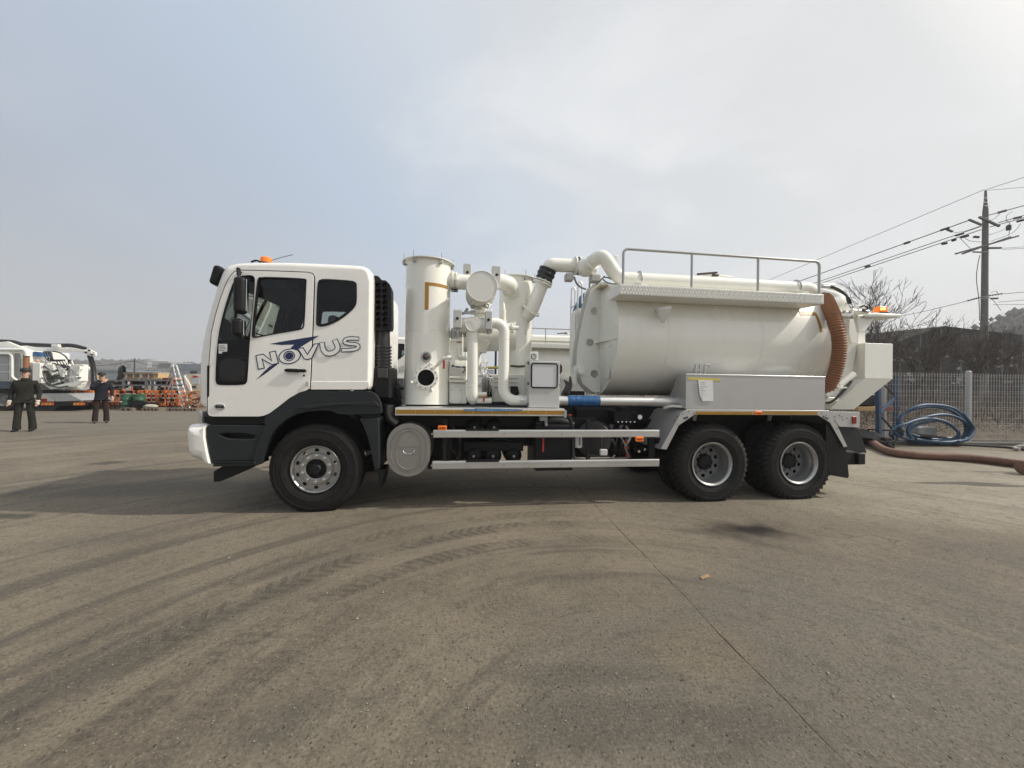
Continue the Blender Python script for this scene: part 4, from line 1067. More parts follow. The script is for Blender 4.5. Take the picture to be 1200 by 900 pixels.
# body below the drum: four way valve
vb = MB().cyl(c('O',395,560,5.45), c('O',380,760,5.40), 0.085, n=24)
flange(vb, c('O',385,690,5.40), (0,0,1), 0.15, 0.012, 32, 10)
flange(vb, c('O',390,600,5.32), (0,0,1), 0.13, 0.010, 32, 10)
vb.build('four_way_valve', CREAM, TR)
dc = c('O',305,810,5.05)
hd = MB().cyl(dc+Vector((-0.16,0.10,0)), dc+Vector((0.26,0.10,0)), 0.10, n=28).cyl(dc-Vector((0,0.02,0)), dc+Vector((0,0.2,0)), 0.095, n=32)
hd.build('valve_header', CREAM2, TR)
MB().lathe([(-0.01,0.088),(-0.016,0.092),(-0.01,0.096)], dc-Vector((0,0.02,0)), (0,1,0), 40).build('header_ring', CREAM2, TR)
rd = MB()
for (x0,y0,x1,y1) in ((190,690,350,690),(190,700,330,672),(185,760,250,765),(400,755,450,760)): rd.tube([c('O',x0,y0,5.1), c('O',x1,y1,5.15)], 0.016, 8)
rd.build('tie_rods', GALV, TR)
sm_ = MB()
random.seed(5)
for k in range(14):
    x = random.choice([random.uniform(235,330),random.uniform(430,500)]); y = random.uniform(560,700)
    v = c('O',x,y,random.uniform(5.2,5.4)); sm_.cyl(v, v+Vector((random.uniform(-.05,.05),random.uniform(-.05,.05),random.uniform(-.05,.05))), random.uniform(0.008,0.022), n=8)
sm_.build('valve_fittings', GALV, TR)

# ---- vertical pipes
v1t = c('Q',255,20,5.12); v1b = c('Q',255,655,5.12)
vp = MB().tube(arc_path([v1t, v1b+Vector((0,0,0.035)), v1b+Vector((0.0,0.12,-0.01)), v1b+Vector((0,0.35,-0.01))],0.06,8), 0.073, 28).build('down_pipe', CREAM, TR)
for yy in (125,540): 
    q = c('Q',255,yy,5.12); MB().lathe([(-0.004,0.0735),(0,0.0765),(0.004,0.0735)], (v1t.x,5.12,q.z),(0,0,1),28).build('weld_seam', CREAM, vp)
pts = [c('O',420,800,5.08), c('Q',455,-5,5.08)+Vector((0,0,0.0)), c('Q',532,60,5.08), c('Q',532,590,5.08), c('Q',560,672,5.08), c('Q',700,672,5.08)]
a = c('Q',440,20,5.10); b = c('Q',532,20,5.10); d = c('Q',532,672,5.10); e = c('Q',830,672,5.10)
z_top = c('O',560,800,5.10).z
sp_pipe = MB().tube(arc_path([Vector((a.x-0.10,5.10,z_top)), Vector((b.x,5.10,z_top)), Vector((b.x,5.10,d.z)), Vector((e.x,5.10,e.z))],[0,0.17,0.17,0],12), 0.072, 28).build('curved_down_pipe', CREAM, TR)
for yy in (132,520):
    q = c('Q',532,yy,5.10); MB().lathe([(-0.004,0.0725),(0,0.0755),(0.004,0.0725)], (b.x,5.10,q.z),(0,0,1),28).build('weld_seam', CREAM, sp_pipe)
# silver pipe running to the rear with blue wrap
s0 = c('Q',668,672,5.10); s1 = c('F',612,250,5.10)
zc_ = (s0.z + c('F',400,250,5.10).z)/2
spz = MB().cyl((s0.x,5.10,zc_),(s1.x+0.15,5.10,zc_),0.066,n=28).build('silver_transfer_pipe', ALU, TR)
w0 = c('F',30,247,5.03).x; w1 = c('F',220,247,5.03).x
wp = MB()
nn = 16
wp.lathe([((w1-w0)*i/nn, 0.069+0.003*((i*7)%3)) for i in range(nn+1)], (w0,5.10,zc_), (1,0,0), 24)
wp.build('blue_protective_wrap', BLUEW, spz, ang=20)
# sleeve clamp
MB().cyl((s0.x-0.01,5.10,zc_),(s0.x+0.06,5.10,zc_),0.074,n=24).build('sleeve', ALU, spz)

# ---- control box and gauge box
a = c('Q',748,320,4.93); b = c('Q',1015,738,4.93)
cb = MB().box((a.x,4.93,b.z),(b.x,5.25,a.z)).build('control_box', BOXGREY, TR, bevel=0.006)
MB().box((a.x+0.005,4.918,b.z+0.008),(b.x-0.006,4.931,a.z-0.008)).build('box_door', BOXGREY, cb, bevel=0.004)
wa = c('Q',768,338,4.915); wb = c('Q',1000,563,4.915)
rr0 = rrect(wa.x, wb.z, wb.x, wa.z, 0.035)
MB().plate(rr0, [inset(rr0,[0.016]*len(rr0))], 4.903, 4.919).build('window_seal', BLACKP, cb, bevel=0.004)
MB().plate(inset(rr0,[0.014]*len(rr0)), [], 4.910, 4.918).build('window_pane', mat('frosted_pane',(0.60,0.60,0.62),0.16,coat=0.6,var=0.03,vscale=6), cb)
for yy in (340,522,705):
    v = c('Q',742,yy,4.93); MB().cyl(v-Vector((0,0,0.02)), v+Vector((0,0,0.02)), 0.010, n=8).build('hinge', DARKM, cb)
MB().box((b.x-0.002,4.98,c('Q',1,420,4.98).z),(b.x+0.03,5.02,c('Q',1,340,4.98).z)).build('latch', BLACKP, cb, bevel=0.008)
MB().box((b.x-0.002,4.98,c('Q',1,530,4.98).z),(b.x+0.02,5.0,c('Q',1,505,4.98).z)).build('latch', BLACKP, cb, bevel=0.004)
for xx in (768,950): MB().box(c('Q',xx-12,734,4.95), c('Q',xx+14,746,4.95)+Vector((0,0.1,0))).build('box_foot', BLACK, cb)
for (pts_) in ([(1022,350),(1036,370),(1036,410),(1024,430)],): MB().tube([c('Q',x,y,5.0) for x,y in pts_], 0.008, 8).build('cable', BLACKP, cb)
a = c('Q',760,240,5.02); b = c('Q',830,318,5.02)
gb = MB().box((a.x,5.02,b.z),(b.x,5.14,a.z)).build('gauge_box', CREAM2, TR, bevel=0.006)
g_ = c('Q',792,284,5.01); MB().lathe([(0,0.028),(-0.008,0.032),(0.01,0.038)], g_, (0,1,0), 24).build('gauge_bezel', DARKM, gb)
MB().cyl(g_+Vector((0,0.002,0)), g_+Vector((0,0.006,0)), 0.030, n=24).build('gauge_dial', PAPER, gb)
MB().beam(g_+Vector((0,0,0)), g_+Vector((0.016,0,0.014)), 0.004, 0.003).build('gauge_needle', INK, gb)
for k in range(4): MB().tube(spline([c('Q',1060+k*14,490+k*8,5.3), c('Q',1075+k*8,540,5.25), c('Q',1040+k*14,610,5.2), c('Q',1050+k*16,650,5.3)],5), 0.011, 8).build('black_hose', HOSEB, TR)

# ---- safety valve and small cross
sv = MB(); b0 = c('O',628,800,5.45)
def zO(y, Y=5.45): return c('O',628,y,Y).z
sv.lathe([(0,0.05),(0.04,0.05),(0.045,0.038),(zO(660)-zO(800),0.038),(zO(660)-zO(800)+0.005,0.026),(zO(610)-zO(800),0.022),(zO(590)-zO(800),0.010),(zO(572)-zO(800),0.006),(zO(572)-zO(800),0)], b0, (0,0,1), 20)
sv.cyl(c('O',600,850,5.45), c('O',790,850,5.45), 0.032, n=16)
flange(sv, c('O',720,850,5.45), (1,0,0), 0.07, 0.010, 24, 6, 0.008); flange(sv, c('O',660,850,5.45), (1,0,0), 0.06, 0.010, 24, 6, 0.008)
flange(sv, c('O',735,800,5.45), (0,0,1), 0.035, 0.010, 16, 4, 0.006)
sv.cyl(c('O',628,880,5.45), b0, 0.035, n=16)
sv.build('safety_valve', CREAM, TR)

# ---- blower group between the towers
bl = MB().cyl(c('Q',150,120,5.75), c('Q',620,110,5.75), 0.21, n=36).build('blower_casing', CREAM2, TR)
MB().cyl(c('Q',340,150,5.6), c('Q',335,250,5.6), 0.11, 0.07, n=24).build('outlet_cone', CREAM2, bl)
MB().box(c('Q',62,30,5.35), c('Q',165,700,5.35)+Vector((0,0.4,0))).build('gearbox_column', CREAM2, TR, bevel=0.02)
gb_ = MB().box(c('Q',50,512,5.25), c('Q',205,700,5.25)+Vector((0,0.5,0))).build('gearbox', CREAM2, TR, bevel=0.02)
MB().box(c('Q',58,568,5.24), c('Q',158,694,5.24)+Vector((0,0.03,0))).build('gearbox_cover', CREAM2, gb_, bevel=0.008)
bo_ = MB()
for (x,y) in ((68,580),(148,580),(68,684),(148,684)): v = c('Q',x,y,5.235); bo_.cyl(v, v+Vector((0,0.02,0)), 0.009, n=8)
bo_.build('cover_bolts', GALV, gb_)
MB().box(c('Q',50,488,5.2), c('Q',205,512,5.2)+Vector((0,0.6,0))).build('gearbox_flange', CREAM2, gb_, bevel=0.004)
MB().tube([c('Q',55,465,5.1), c('Q',150,468,5.1)], 0.014, 10).build('small_pipe', CREAM, TR)
MB().tube([c('Q',60,140,5.15), c('Q',160,142,5.15)], 0.016, 10).build('small_pipe', CREAM, TR)
sq = MB(); sq.tube(arc_path([c('Q',135,160,5.2), c('Q',135,300,5.2), c('Q',200,300,5.2)],0.04), 0.03, 12); flange(sq, c('Q',150,290,5.2), (1,0,0), 0.05, 0.01, 20, 6, 0.006)
sq.box(c('Q',105,165,5.18), c('Q',160,210,5.18)+Vector((0,0.1,0)))
sq.build('solenoid_valve', CREAM, TR)
MB().box(c('Q',112,152,5.17), c('Q',158,163,5.17)+Vector((0,0.02,0))).build('amber_label', TAPE, TR)
for k in range(3): MB().tube(spline([c('Q',70,350+k*12,5.15),c('Q',120,380-k*5,5.1),c('Q',190,375+k*8,5.15),c('Q',165,430,5.2)],5), 0.007, 6).build('thin_hose', mat('grey_cable',(0.15,0.15,0.15),0.5), TR)
MB().cyl(c('Q',60,400,5.4), c('Q',195,400,5.4), 0.14, n=28).build('pump_body', CREAM2, TR)
MB().plate(xz('Q',[(55,230),(95,290),(100,330),(60,370)],5.12),[],5.12,5.16).build('gusset', CREAM, TR)
for x in (62,100,150,185): 
    v=c('Q',x,60,5.2); MB().cyl(v, v-Vector((0,0,0.08)), 0.022, n=10).build('fitting', GALV, TR)
# generator/motor housing
mh_ = MB().plate(xz('Q',[(408,440),(900,440),(900,690),(425,690),(430,600)],5.6),[],5.6,6.2).build('motor_housing', mat('pale_housing',(0.66,0.66,0.62),0.5,dirt=0.1), TR, bevel=0.02)
for (x0,y0,x1,y1) in ((445,472,650,478),(445,510,650,516),(445,550,585,556)):
    MB().box(c('Q',x0,y0,5.59), c('Q',x1,y1,5.59)+Vector((0,0.02,0))).build('housing_slot', DARKM, mh_)
MB().plate(xz('Q',[(588,545),(650,545),(665,610),(640,625),(592,600)],5.55),[],5.55,5.62).build('housing_opening', BLACK, mh_)
cp_ = MB()
for k in range(7): cp_.cyl(c('Q',335+k*12,535,5.45), c('Q',341+k*12,535,5.45), (0.14 if k%2 else 0.10), n=24)
cp_.build('coupling', mat('coupling_grey',(0.33,0.33,0.32),0.5), TR)
MB().plate(xz('Q',[(395,450),(415,450),(425,640),(380,640)],5.5),[],5.48,5.53).build('black_guard', BLACK, TR)
MB().tube([c('Q',290,615,5.15), c('Q',375,612,5.15)], 0.025, 12).build('small_pipe', CREAM, TR)
MB().tube([c('Q',290,672,5.2), c('Q',420,672,5.2)], 0.035, 12).build('small_pipe', CREAM, TR)
MB().box(c('Q',345,640,5.08), c('Q',360,682,5.08)+Vector((0,0.02,0))).build('red_lever', REDM, TR, bevel=0.003)
fx_ = MB()
for k in range(26):
    x = random.uniform(320,400); y = random.uniform(330,560); v = c('Q',x,y,random.uniform(5.25,5.6)); fx_.cyl(v, v+Vector((random.uniform(-.06,.06),random.uniform(-.04,.04),random.uniform(-.06,.06))), random.uniform(0.006,0.013), n=8)
fx_.build('pump_fittings', CREAM2, TR)['kind'] = 'stuff'
yb_ = MB().tube([c('Q',355,382,6.6), c('Q',480,382,6.6)], 0.022, 8).build('yellow_rail', YTAPE, TR)
MB().box((c('Q',452,180,6.9).x,6.9,dz1),(c('Q',468,180,6.9).x,6.98,c('Q',452,180,6.9).z)).build('blue_post', BLUEP, TR)
for k in range(3): MB().tube([c('Q',380,405+k*14,6.8), c('Q',440,405+k*14,6.8)], 0.012, 6).build('far_rail', GALV, TR)
MB().tube([Vector((dx0+0.1,5.0,dz1+0.02)), Vector((dx1-0.4,5.0,dz1+0.02))], 0.012, 8).build('deck_conduit', BLACKP, TR)
MB().box((dx0+0.5,5.5,dz1),(dx1-0.05,7.1,dz1+0.05)).build('skid_base', BLACK, TR)

# =================================================================== TANK
TX0, TX1, TYC, TZC, TRD = 2.184, 5.62, 6.07, 2.33, 0.91
tank = MB().lathe([(-0.0,TRD-0.05),(0.0,TRD+0.0),(0.75,TRD),(TX1-TX0-0.75,TRD),(TX1-TX0,TRD),(TX1-TX0,TRD-0.06)], (TX0,TYC,TZC), (1,0,0), 128).build('tank_shell', CREAM, TR, ang=50)
MB().lathe([(0.01,TRD-0.02),(0.0,TRD-0.06),(-0.03,TRD-0.16),(-0.05,0)], (TX0,TYC,TZC), (1,0,0), 96).build('tank_front_head', CREAM2, tank, ang=60)
for s_ in (c('E',655,700,5.17).x, c('G',270,560,5.17).x):
    MB().lathe([(-0.006,TRD),(0,TRD+0.004),(0.006,TRD)], (s_,TYC,TZC), (1,0,0), 128).build('weld_seam', CREAM, tank)
MB().lathe([(-0.008,TRD+0.001),(-0.012,TRD+0.008),(0.004,TRD+0.008),(0.004,TRD+0.001)], (TX0+0.008,TYC,TZC), (1,0,0), 96).build('head_edge', CREAM, tank)
# stiffener webs with lightening holes on the front head
def xz_at(k, pts, Y): return xz(k, pts, Y)
for Yw, dx_ in ((5.80,0.0),(6.04,0.0)):
    o_ = [(TX0-0.01, TZC+0.86 if Yw<6 else TZC+0.84)]
    base = xz('V', [(205,20),(190,60),(165,160),(125,330),(100,470),(95,560),(95,620),(140,720),(205,797),(262,797)], 5.80)
    zt = TZC+sqrt(TRD*TRD-(Yw-TYC)**2)-0.01; zb2 = TZC-sqrt(TRD*TRD-(Yw-TYC)**2)+0.01
    pts = [(TX0-0.02, zt)] + [(x, min(zt,max(zb2,z))) for x, z in base[:-1]] + [(TX0-0.02, zb2)]
    holes = []
    for (hx,hy) in ((220,208),(188,428),(220,648)):
        v = c('V',hx,hy,5.80); holes.append(circ(v.x, v.z, 0.062, 20))
    MB().plate(pts, holes if Yw < 6 else [], Yw, Yw+0.012).build('stiffener_web', CREAM2, tank)
for zz_ in (c('V',250,430,5.8).z,):
    a = [(TX0-0.01,5.18),(TX0-0.01,5.80),(TX0-0.12,5.80)]
    MB().plate(a,[],zz_-0.008,zz_+0.008,axis='z').build('gusset', CREAM2, tank)
    MB().plate([(x,2*6.08-y) for x,y in a],[],zz_-0.008,zz_+0.008,axis='z').build('gusset', CREAM2, tank)
for (hx,hy,w_,h_) in ((300,222,0.05,0.10),(275,415,0.06,0.09),(330,448,0.07,0.03),(310,650,0.10,0.13)):
    v = PX(*c2p('V',hx,hy), TX0-0.035); MB().obox(v, (0.008,w_*1.4,h_)).build('head_pad', CREAM2, tank, bevel=0.003)
# outlet valve under the front head
vl = MB(); q = c('V',120,625,5.70)
vl.cyl(q+Vector((-0.0,-0.05,0)), q+Vector((0,0.06,0)), 0.055, n=24).box(q+Vector((-0.10,0.0,-0.07)), q+Vector((0.06,0.05,0.07)))
vl.lathe([(0,0.045),(0.16,0.042),(0.16,0.055),(0.20,0.055),(0.20,0.04),(0.26,0.04)], q+Vector((-0.09,0.03,-0.02)), (0,0,-1), 20)
vl.tube([q+Vector((-0.13,0.03,0.02)), q+Vector((-0.13,0.03,-0.12))],0.02,8)
vl.build('outlet_valve', CREAM2, tank)
MB().box(c('V',55,770,5.6), c('V',150,800,5.6)+Vector((0,0.2,0))).build('valve_seat', BLACK, tank)
for k in range(3): MB().tube(spline([c('V',48,670,5.5), c('V',44+k*6,730,5.4), c('V',25+k*8,790,5.3), c('V',10+k*9,830,5.3)],5), 0.014, 8).build('black_hose', HOSEB, TR)
# tank saddles
for x in (3.6, 4.9):
    MB().plate([(5.6,1.04),(6.54,1.04),(6.75,1.66),(6.5,1.52),(6.07,1.425),(5.64,1.52),(5.39,1.66)],[],x,x+0.06,axis='x').build('tank_saddle', CREAM2, tank)
# blue cover and ladder hoops at the far front
lad = MB()
for xo in (0,0.14):
    pass
la = c('U',415,740,6.7); lb = c('U',425,470,6.7); lc_ = c('U',450,440,6.7); ld = c('U',475,490,6.7); le = c('U',470,740,6.7)
for dy in (0.0,0.42): lad.tube(arc_path([v+Vector((0,dy,0)) for v in (la,lb,lc_,ld,le)],0.05), 0.016, 8)
zl = le.z-0.9
lad.tube([la, (la.x,6.7,zl)],0.016,8).tube([la+Vector((0,.42,0)), (la.x,7.12,zl)],0.016,8)
for k in range(6): lad.tube([(la.x,6.7,le.z-k*0.22),(la.x,7.12,le.z-k*0.22)],0.012,8)
lad.build('access_ladder', ALU, TR)
MB().plate(xz('U',[(408,798),(455,690),(510,590),(500,680),(480,790)],6.75),[],6.75,7.05).build('blue_cover', mat('blue_tarpaulin',(0.03,0.11,0.24),0.6), TR)
MB().plate(xz('U',[(380,850),(410,800),(500,800),(500,1600),(380,1600)],6.75),[],6.75,7.05).build('side_locker', CREAM2, TR, bevel=0.01)

# walkway
wx0, wx1 = c('E',350,390,4.90).x, c('G',628,350,4.90).x
wz1, wz0 = 2.935, 2.795
wk = MB()
wk.add([(wx0,4.90,wz0),(wx1,4.90,wz0),(wx1,4.90,wz1),(wx0,4.90,wz1),(wx0,5.29,wz0),(wx1,5.29,wz0),(wx1,5.40,wz1),(wx0,5.40,wz1)],
       [(0,1,2,3),(0,4,5,1),(3,2,6,7),(0,3,7,4),(1,5,6,2)])
wko = wk.build('walkway', CREAM2, tank, bevel=0.006)
# raised tread pattern on the walkway edge
tr_ = MB(); nx = int((wx1-wx0)/0.042)
for i in range(nx):
    for j in range(3):
        x = wx0+0.022+i*0.042+(0.021 if j%2 else 0); z = wz0+0.026+j*0.044; s_ = 1 if (i+j)%2 else -1
        if x > wx1-0.03: continue
        tr_.add([(x-0.016,4.8995,z-0.010*s_),(x+0.016,4.8995,z+0.010*s_),(x-0.003,4.8925,z+0.009),(x+0.003,4.8925,z-0.009)],[(0,1,2),(0,3,1),(0,2,3),(1,3,2)])
tp_ = tr_.build('tread_pattern', CREAM2, wko, smooth=False); tp_['kind'] = 'stuff'
# handrail
hz_ = 3.425
h0, h1 = c('E',372,300,4.95).x, c('G',600,200,4.95).x
hr_ = MB().tube(arc_path([(h0,4.95,wz1-0.01),(h0,4.95,hz_),(h1,4.95,hz_-0.005),(h1,4.95,wz1-0.01)],0.07,8), 0.019, 12)
for (k,x) in (('E',798),('G',241)):
    xx = c(k,x,230,4.95).x; hr_.tube([(xx,4.95,wz1-0.01),(xx,4.95,hz_-0.003)],0.017,10)
hr_.build('handrail', mat('rail_grey_paint',(0.40,0.40,0.39),0.4,metal=0.3), tank)

# top pipe line
py = 5.52
zt_ = c('E',600,312,py).z
xb = c('G',480,275,py).x
top_pts = [c('O',920,640,6.05), None]
# inclined pipe from tower two, black coupling, elbow
A0 = Vector((c('O',930,660,6.0).x,6.02,c('O',930,660,6.0).z)); B0 = Vector((c('O',1040,380,5.95).x,5.95,c('O',1040,380,5.95).z))
d0 = (B0-A0).normalized()
stub = Vector((T2.x, T2.y, A0.z-0.16))
ip = MB().tube(arc_path([stub, A0-d0*0.05, B0],[0,0.2,0],10), 0.108, 36).build('inclined_pipe', CREAM, TR)
sd = (A0-stub).normalized(); sdd = (sd+d0*0.9).normalized()
flange(MB(), A0+d0*0.02-sd*0.02, sdd, 0.16, 0.012, 40, 10).build('pipe_flange', CREAM, ip)
flange(MB(), B0, d0, 0.155, 0.010, 40, 10).build('pipe_flange', CREAM, ip)
flange(MB(), B0+d0*0.035, d0, 0.155, 0.008, 40, 10).build('pipe_flange', CREAM, ip)
C0 = B0+d0*0.25
cpl = MB().lathe([(0.04,0.12),(0.05,0.135),(0.075,0.14),(0.10,0.13),(0.115,0.128),(0.13,0.14),(0.155,0.145),(0.18,0.135),(0.19,0.13),(0.21,0.14),(0.24,0.135),(0.245,0.11)], B0, d0, 40)
cpl.build('rubber_coupling', HOSEB, ip)
z_h = c('U',300,235,5.85).z
# corner of the elbow where the incline meets the horizontal run
tt = (z_h - B0.z)/d0.z; CRN = B0 + d0*tt
E1 = Vector((c('U',660,235,5.85).x, 5.85, z_h)); CRN.y = 5.88
hp_ = MB().tube(arc_path([B0+d0*0.22, CRN, E1],[0,0.26,0],14), 0.105, 36).build('suction_elbow', CREAM, TR)
for xx in (385,440):
    q = c('U',xx,235,5.85); flange(MB(), (q.x,5.86,z_h), (1,0,0), 0.145, 0.012, 40, 10).build('pipe_flange', CREAM, hp_)
q = c('U',412,235,5.85); ringbolts(MB(), (q.x,5.86,z_h), (1,0,0), 0.125, 12, 0.013, 0.045).build('clamp_bolts', DARKM, hp_)
# swan neck down to the tank top line
F0 = Vector((c('U',640,200,5.60).x, 5.60, c('U',640,190,5.60).z))
a_ = F0+Vector((0.0,0.22,0.0)); 
neck = [F0+Vector((-0.06,0.12,-0.02)), F0+Vector((0.0,-0.02,0.03)), Vector((c('U',760,140,5.5).x,5.50,c('U',760,140,5.5).z)), Vector((c('U',900,330,py).x,py,c('U',900,330,py).z)), Vector((c('U',1010,425,py).x,py,zt_)), Vector((c('U',1125,430,py).x,py,zt_))]
nk = MB().tube(spline(neck,8), 0.105, 32).build('swan_neck_pipe', CREAM, TR)
nd = (neck[1]-neck[0]).normalized()
flange(MB(), F0+Vector((-0.02,0.03,-0.01)), Vector((0.55,-0.8,0.25)), 0.135, 0.010, 36, 10).build('pipe_flange', CREAM, nk)
MB().ball(F0+Vector((-0.08,0.18,-0.03)), 0.15, 20).build('valve_body', CREAM, nk)
xs = Vector((c('U',1100,430,py).x,py,zt_)); xe = Vector((c('G',530,275,py).x,py,zt_))
yend = [xs, Vector((xb,py,zt_)), xe, Vector((c('G',600,300,py).x,py+0.05,zt_-0.05)), Vector((c('G',640,335,py).x,5.32,zt_-0.22)), Vector((c('G',645,360,5.3).x,5.32,zt_-0.36))]
lp_ = MB().tube([xs]+spline(yend[1:],7), 0.100, 32).build('tank_top_pipe', CREAM, TR)
for (k,x) in (('E',487),('G',490)):
    xx = c(k,x,290,py-0.1).x
    MB().tube([(xx,py+0.118*cos(t),zt_+0.118*sin(t)) for t in [pi*1.15-1.3*pi*i/14 for i in range(15)]],0.012,8).build('pipe_clamp', GALV, lp_)
    MB().box((xx-0.05,py-0.20,zt_-0.14),(xx+0.05,py+0.05,zt_-0.10)).build('clamp_foot', CREAM, lp_)
# small gear at the front top of the tank
MB().box(c('U',270,330,5.8), c('U',365,430,5.8)+Vector((0,0.15,0))).build('valve_actuator', BOXGREY, TR, bevel=0.012)
MB().box(c('U',600,345,5.75), c('U',725,450,5.75)+Vector((0,0.15,0))).build('valve_actuator', BOXGREY, TR, bevel=0.012)
MB().box(c('U',838,95,6.0), c('U',950,290,6.0)+Vector((0,0.2,0))).build('vent_stack', CREAM2, TR, bevel=0.01)
MB().tube(spline([c('U',370,390,5.75), c('U',400,470,5.7), c('U',450,520,5.7), c('U',520,550,5.8)],6), 0.014, 8).build('air_line', mat('grey_cable',(0.15,0.15,0.15),0.5), TR)
MB().tube([c('U',580,350,5.9), c('U',570,530,5.9)], 0.014, 8).build('support_rod', GALV, TR)
for pts_ in ([(770,380),(730,420),(690,460),(660,490)],[(760,390),(820,400),(900,440),(960,470)],[(750,420),(800,460),(880,480),(950,480)]):
    MB().tube(spline([c('U',x,y,5.55) for x,y in pts_],5), 0.011, 8).build('air_line', mat('grey_cable',(0.15,0.15,0.15),0.5), TR)
MB().box(c('E',235,337,5.6), c('E',330,350,5.6)+Vector((0,0.5,0))).build('sheet_of_card', mat('tan_card',(0.50,0.41,0.28),0.8), TR)
wp_ = MB().beam(c('E',832,272,5.7), c('E',955,262,5.7), 0.03, 0.03).box(c('E',930,270,5.7), c('E',968,282,5.7)+Vector((0,0.08,0))).build('dark_lever', mat('rusty_dark_steel',(0.06,0.035,0.03),0.7), TR, bevel=0.004)
MB().tube(spline([c('E',870,278,5.75), c('E',950,280,5.75), c('E',1050,292,5.75)],4), 0.02, 8).build('white_cover', CREAM, TR)
# lifting lug
lx = c('E',585,500,5.2)
def lugp(x, y, Y=5.02): v = c('E',x,y,Y); return v
l0,l1,l2,l3 = lugp(575,483), lugp(672,468), lugp(640,565), lugp(615,578)
lug = MB(); th_ = 0.02
nrm_ = (l1-l0).cross(l2-l0).normalized()
lugpts = [c('E',560,495,5.14), c('E',585,482,5.05), c('E',672,466,5.0), c('E',668,490,5.0), c('E',628,576,5.05), c('E',612,578,5.10)]
lug.add([q for q in lugpts]+[q+Vector((0.012,0.02,0.008)) for q in lugpts], [(0,1,2,3,4,5),(11,10,9,8,7,6)]+[(i,(i+1)%6,6+(i+1)%6,6+i) for i in range(6)])
lo = lug.build('lifting_lug', CREAM2, tank, smooth=False)
v = c('E',585,500,5.03); MB().cyl(v, v+Vector((0,0.03,0)), 0.022, n=12).build('shackle_pin', GALV, lo)
# amber bracket mark at the rear of the tank
def on_tank(k, x, y):
    px_, py_ = c2p(k,x,y); r = ray(px_,py_)
    oy, oz = 0-TYC, CAM_H-TZC; A_ = r.y**2+r.z**2; B_ = 2*(oy*r.y+oz*r.z); C_ = oy*oy+oz*oz-TRD*TRD
    t = (-B_-sqrt(max(0,B_*B_-4*A_*C_)))/(2*A_); p = CAM_POS+r*t; n = Vector((0,p.y-TYC,p.z-TZC)).normalized(); return p, n
def tank_strip(pts, w, name, m, k='G'):
    mb = MB(); vs = []; n_ = len(pts)
    P_ = [on_tank(k,x,y) for x,y in pts]
    for i,(p,n) in enumerate(P_):
        a = P_[max(0,i-1)][0]; b = P_[min(n_-1,i+1)][0]; t = (b-a).normalized(); s_ = n.cross(t).normalized()
        vs += [p+s_*w/2+n*0.004, p-s_*w/2+n*0.004]
    mb.add(vs, [(2*i,2*i+1,2*i+3,2*i+2) for i in range(n_-1)])
    return mb.build(name, m, tank)
tank_strip([(484,434),(510,434),(540,435),(570,437)], 0.075, 'amber_tape_mark', TAPE)
tank_strip([(572,432),(585,455),(597,485),(606,515),(612,545)], 0.044, 'amber_tape_mark', TAPE)

# ---- silver side locker above the rear wheels
sx0, sx1 = c('F',720,100,YS+0.01).x, c('G',635,805,YS+0.01).x
sz1, sz0 = (c('F',720,97,YS).z + c('G',630,803,YS).z)/2, top_z+0.004
b0_ = c('F',672,98,5.25); b1_ = c('F',606,265,5.25)
lk2 = MB()
lk2.add([(sx0,YS+0.01,sz0),(sx1,YS+0.01,sz0),(sx1,YS+0.01,sz1),(sx0,YS+0.01,sz1),(b1_.x,5.25,b1_.z),(sx1,5.45,sz0),(sx1,5.45,sz1),(b0_.x,5.25,sz1)],
        [(0,1,2,3),(0,3,7,4),(1,5,6,2),(3,2,6,7),(4,7,6,5),(0,4,5,1)])
lko = lk2.build('side_locker', STAIN, TR, bevel=0.004)
MB().box((sx0+0.0,YS+0.004,sz1-0.012),(sx1,YS+0.012,sz1+0.006)).build('locker_lip', ALU, lko, bevel=0.003)
a = c('F',731,110,YS+0.008); b = c('F',922,133,YS+0.008)
MB().plate([(a.x,a.z),(b.x,a.z-0.012),(b.x-0.004,b.z),(a.x+0.003,b.z+0.012)],[],YS+0.006,YS+0.009).build('yellow_tape', YTAPE, lko)
pw = []
pq_ = [c('F',790,126,YS), c('F',876,128,YS), c('F',880,250,YS), c('F',816,251,YS), c('F',800,215,YS)]
mbp = MB(); 
mbp.plate([(v.x,v.z) for v in pq_],[],YS-0.002,YS+0.001).build('paper_note', PAPER, lko)
random.seed(3)
for k in range(9):
    a = c('F',804+random.uniform(-2,3),140+k*12,YS); L_ = random.uniform(0.03,0.10); h_ = random.choice([0.004,0.007])
    MB().box((a.x,YS-0.0035,a.z-h_),(a.x+L_,YS-0.0025,a.z)).build('note_line', mat('faint_ink',(0.35,0.35,0.38),0.7), lko)
# taps behind the locker
tp2 = MB()
for x in (775,800): tp2.tube([c('F',x,96,5.0), c('F',x,35,5.0)], 0.012, 8)
tp2.box(c('F',768,62,4.99), c('F',810,76,4.99)+Vector((0,0.03,0)))
tp2.tube(arc_path([c('F',827,96,5.0), c('F',827,38,5.0), c('F',856,34,5.0), c('F',856,54,5.0)],0.03), 0.011, 8)
tp2.build('water_tap', GALV, TR)
tt_ = MB().tube(spline([c('F',590,290,5.1), c('F',640,280,5.0), c('F',700,285,4.95)],4),0.018,8).build('grab_handle', CREAM2, TR)

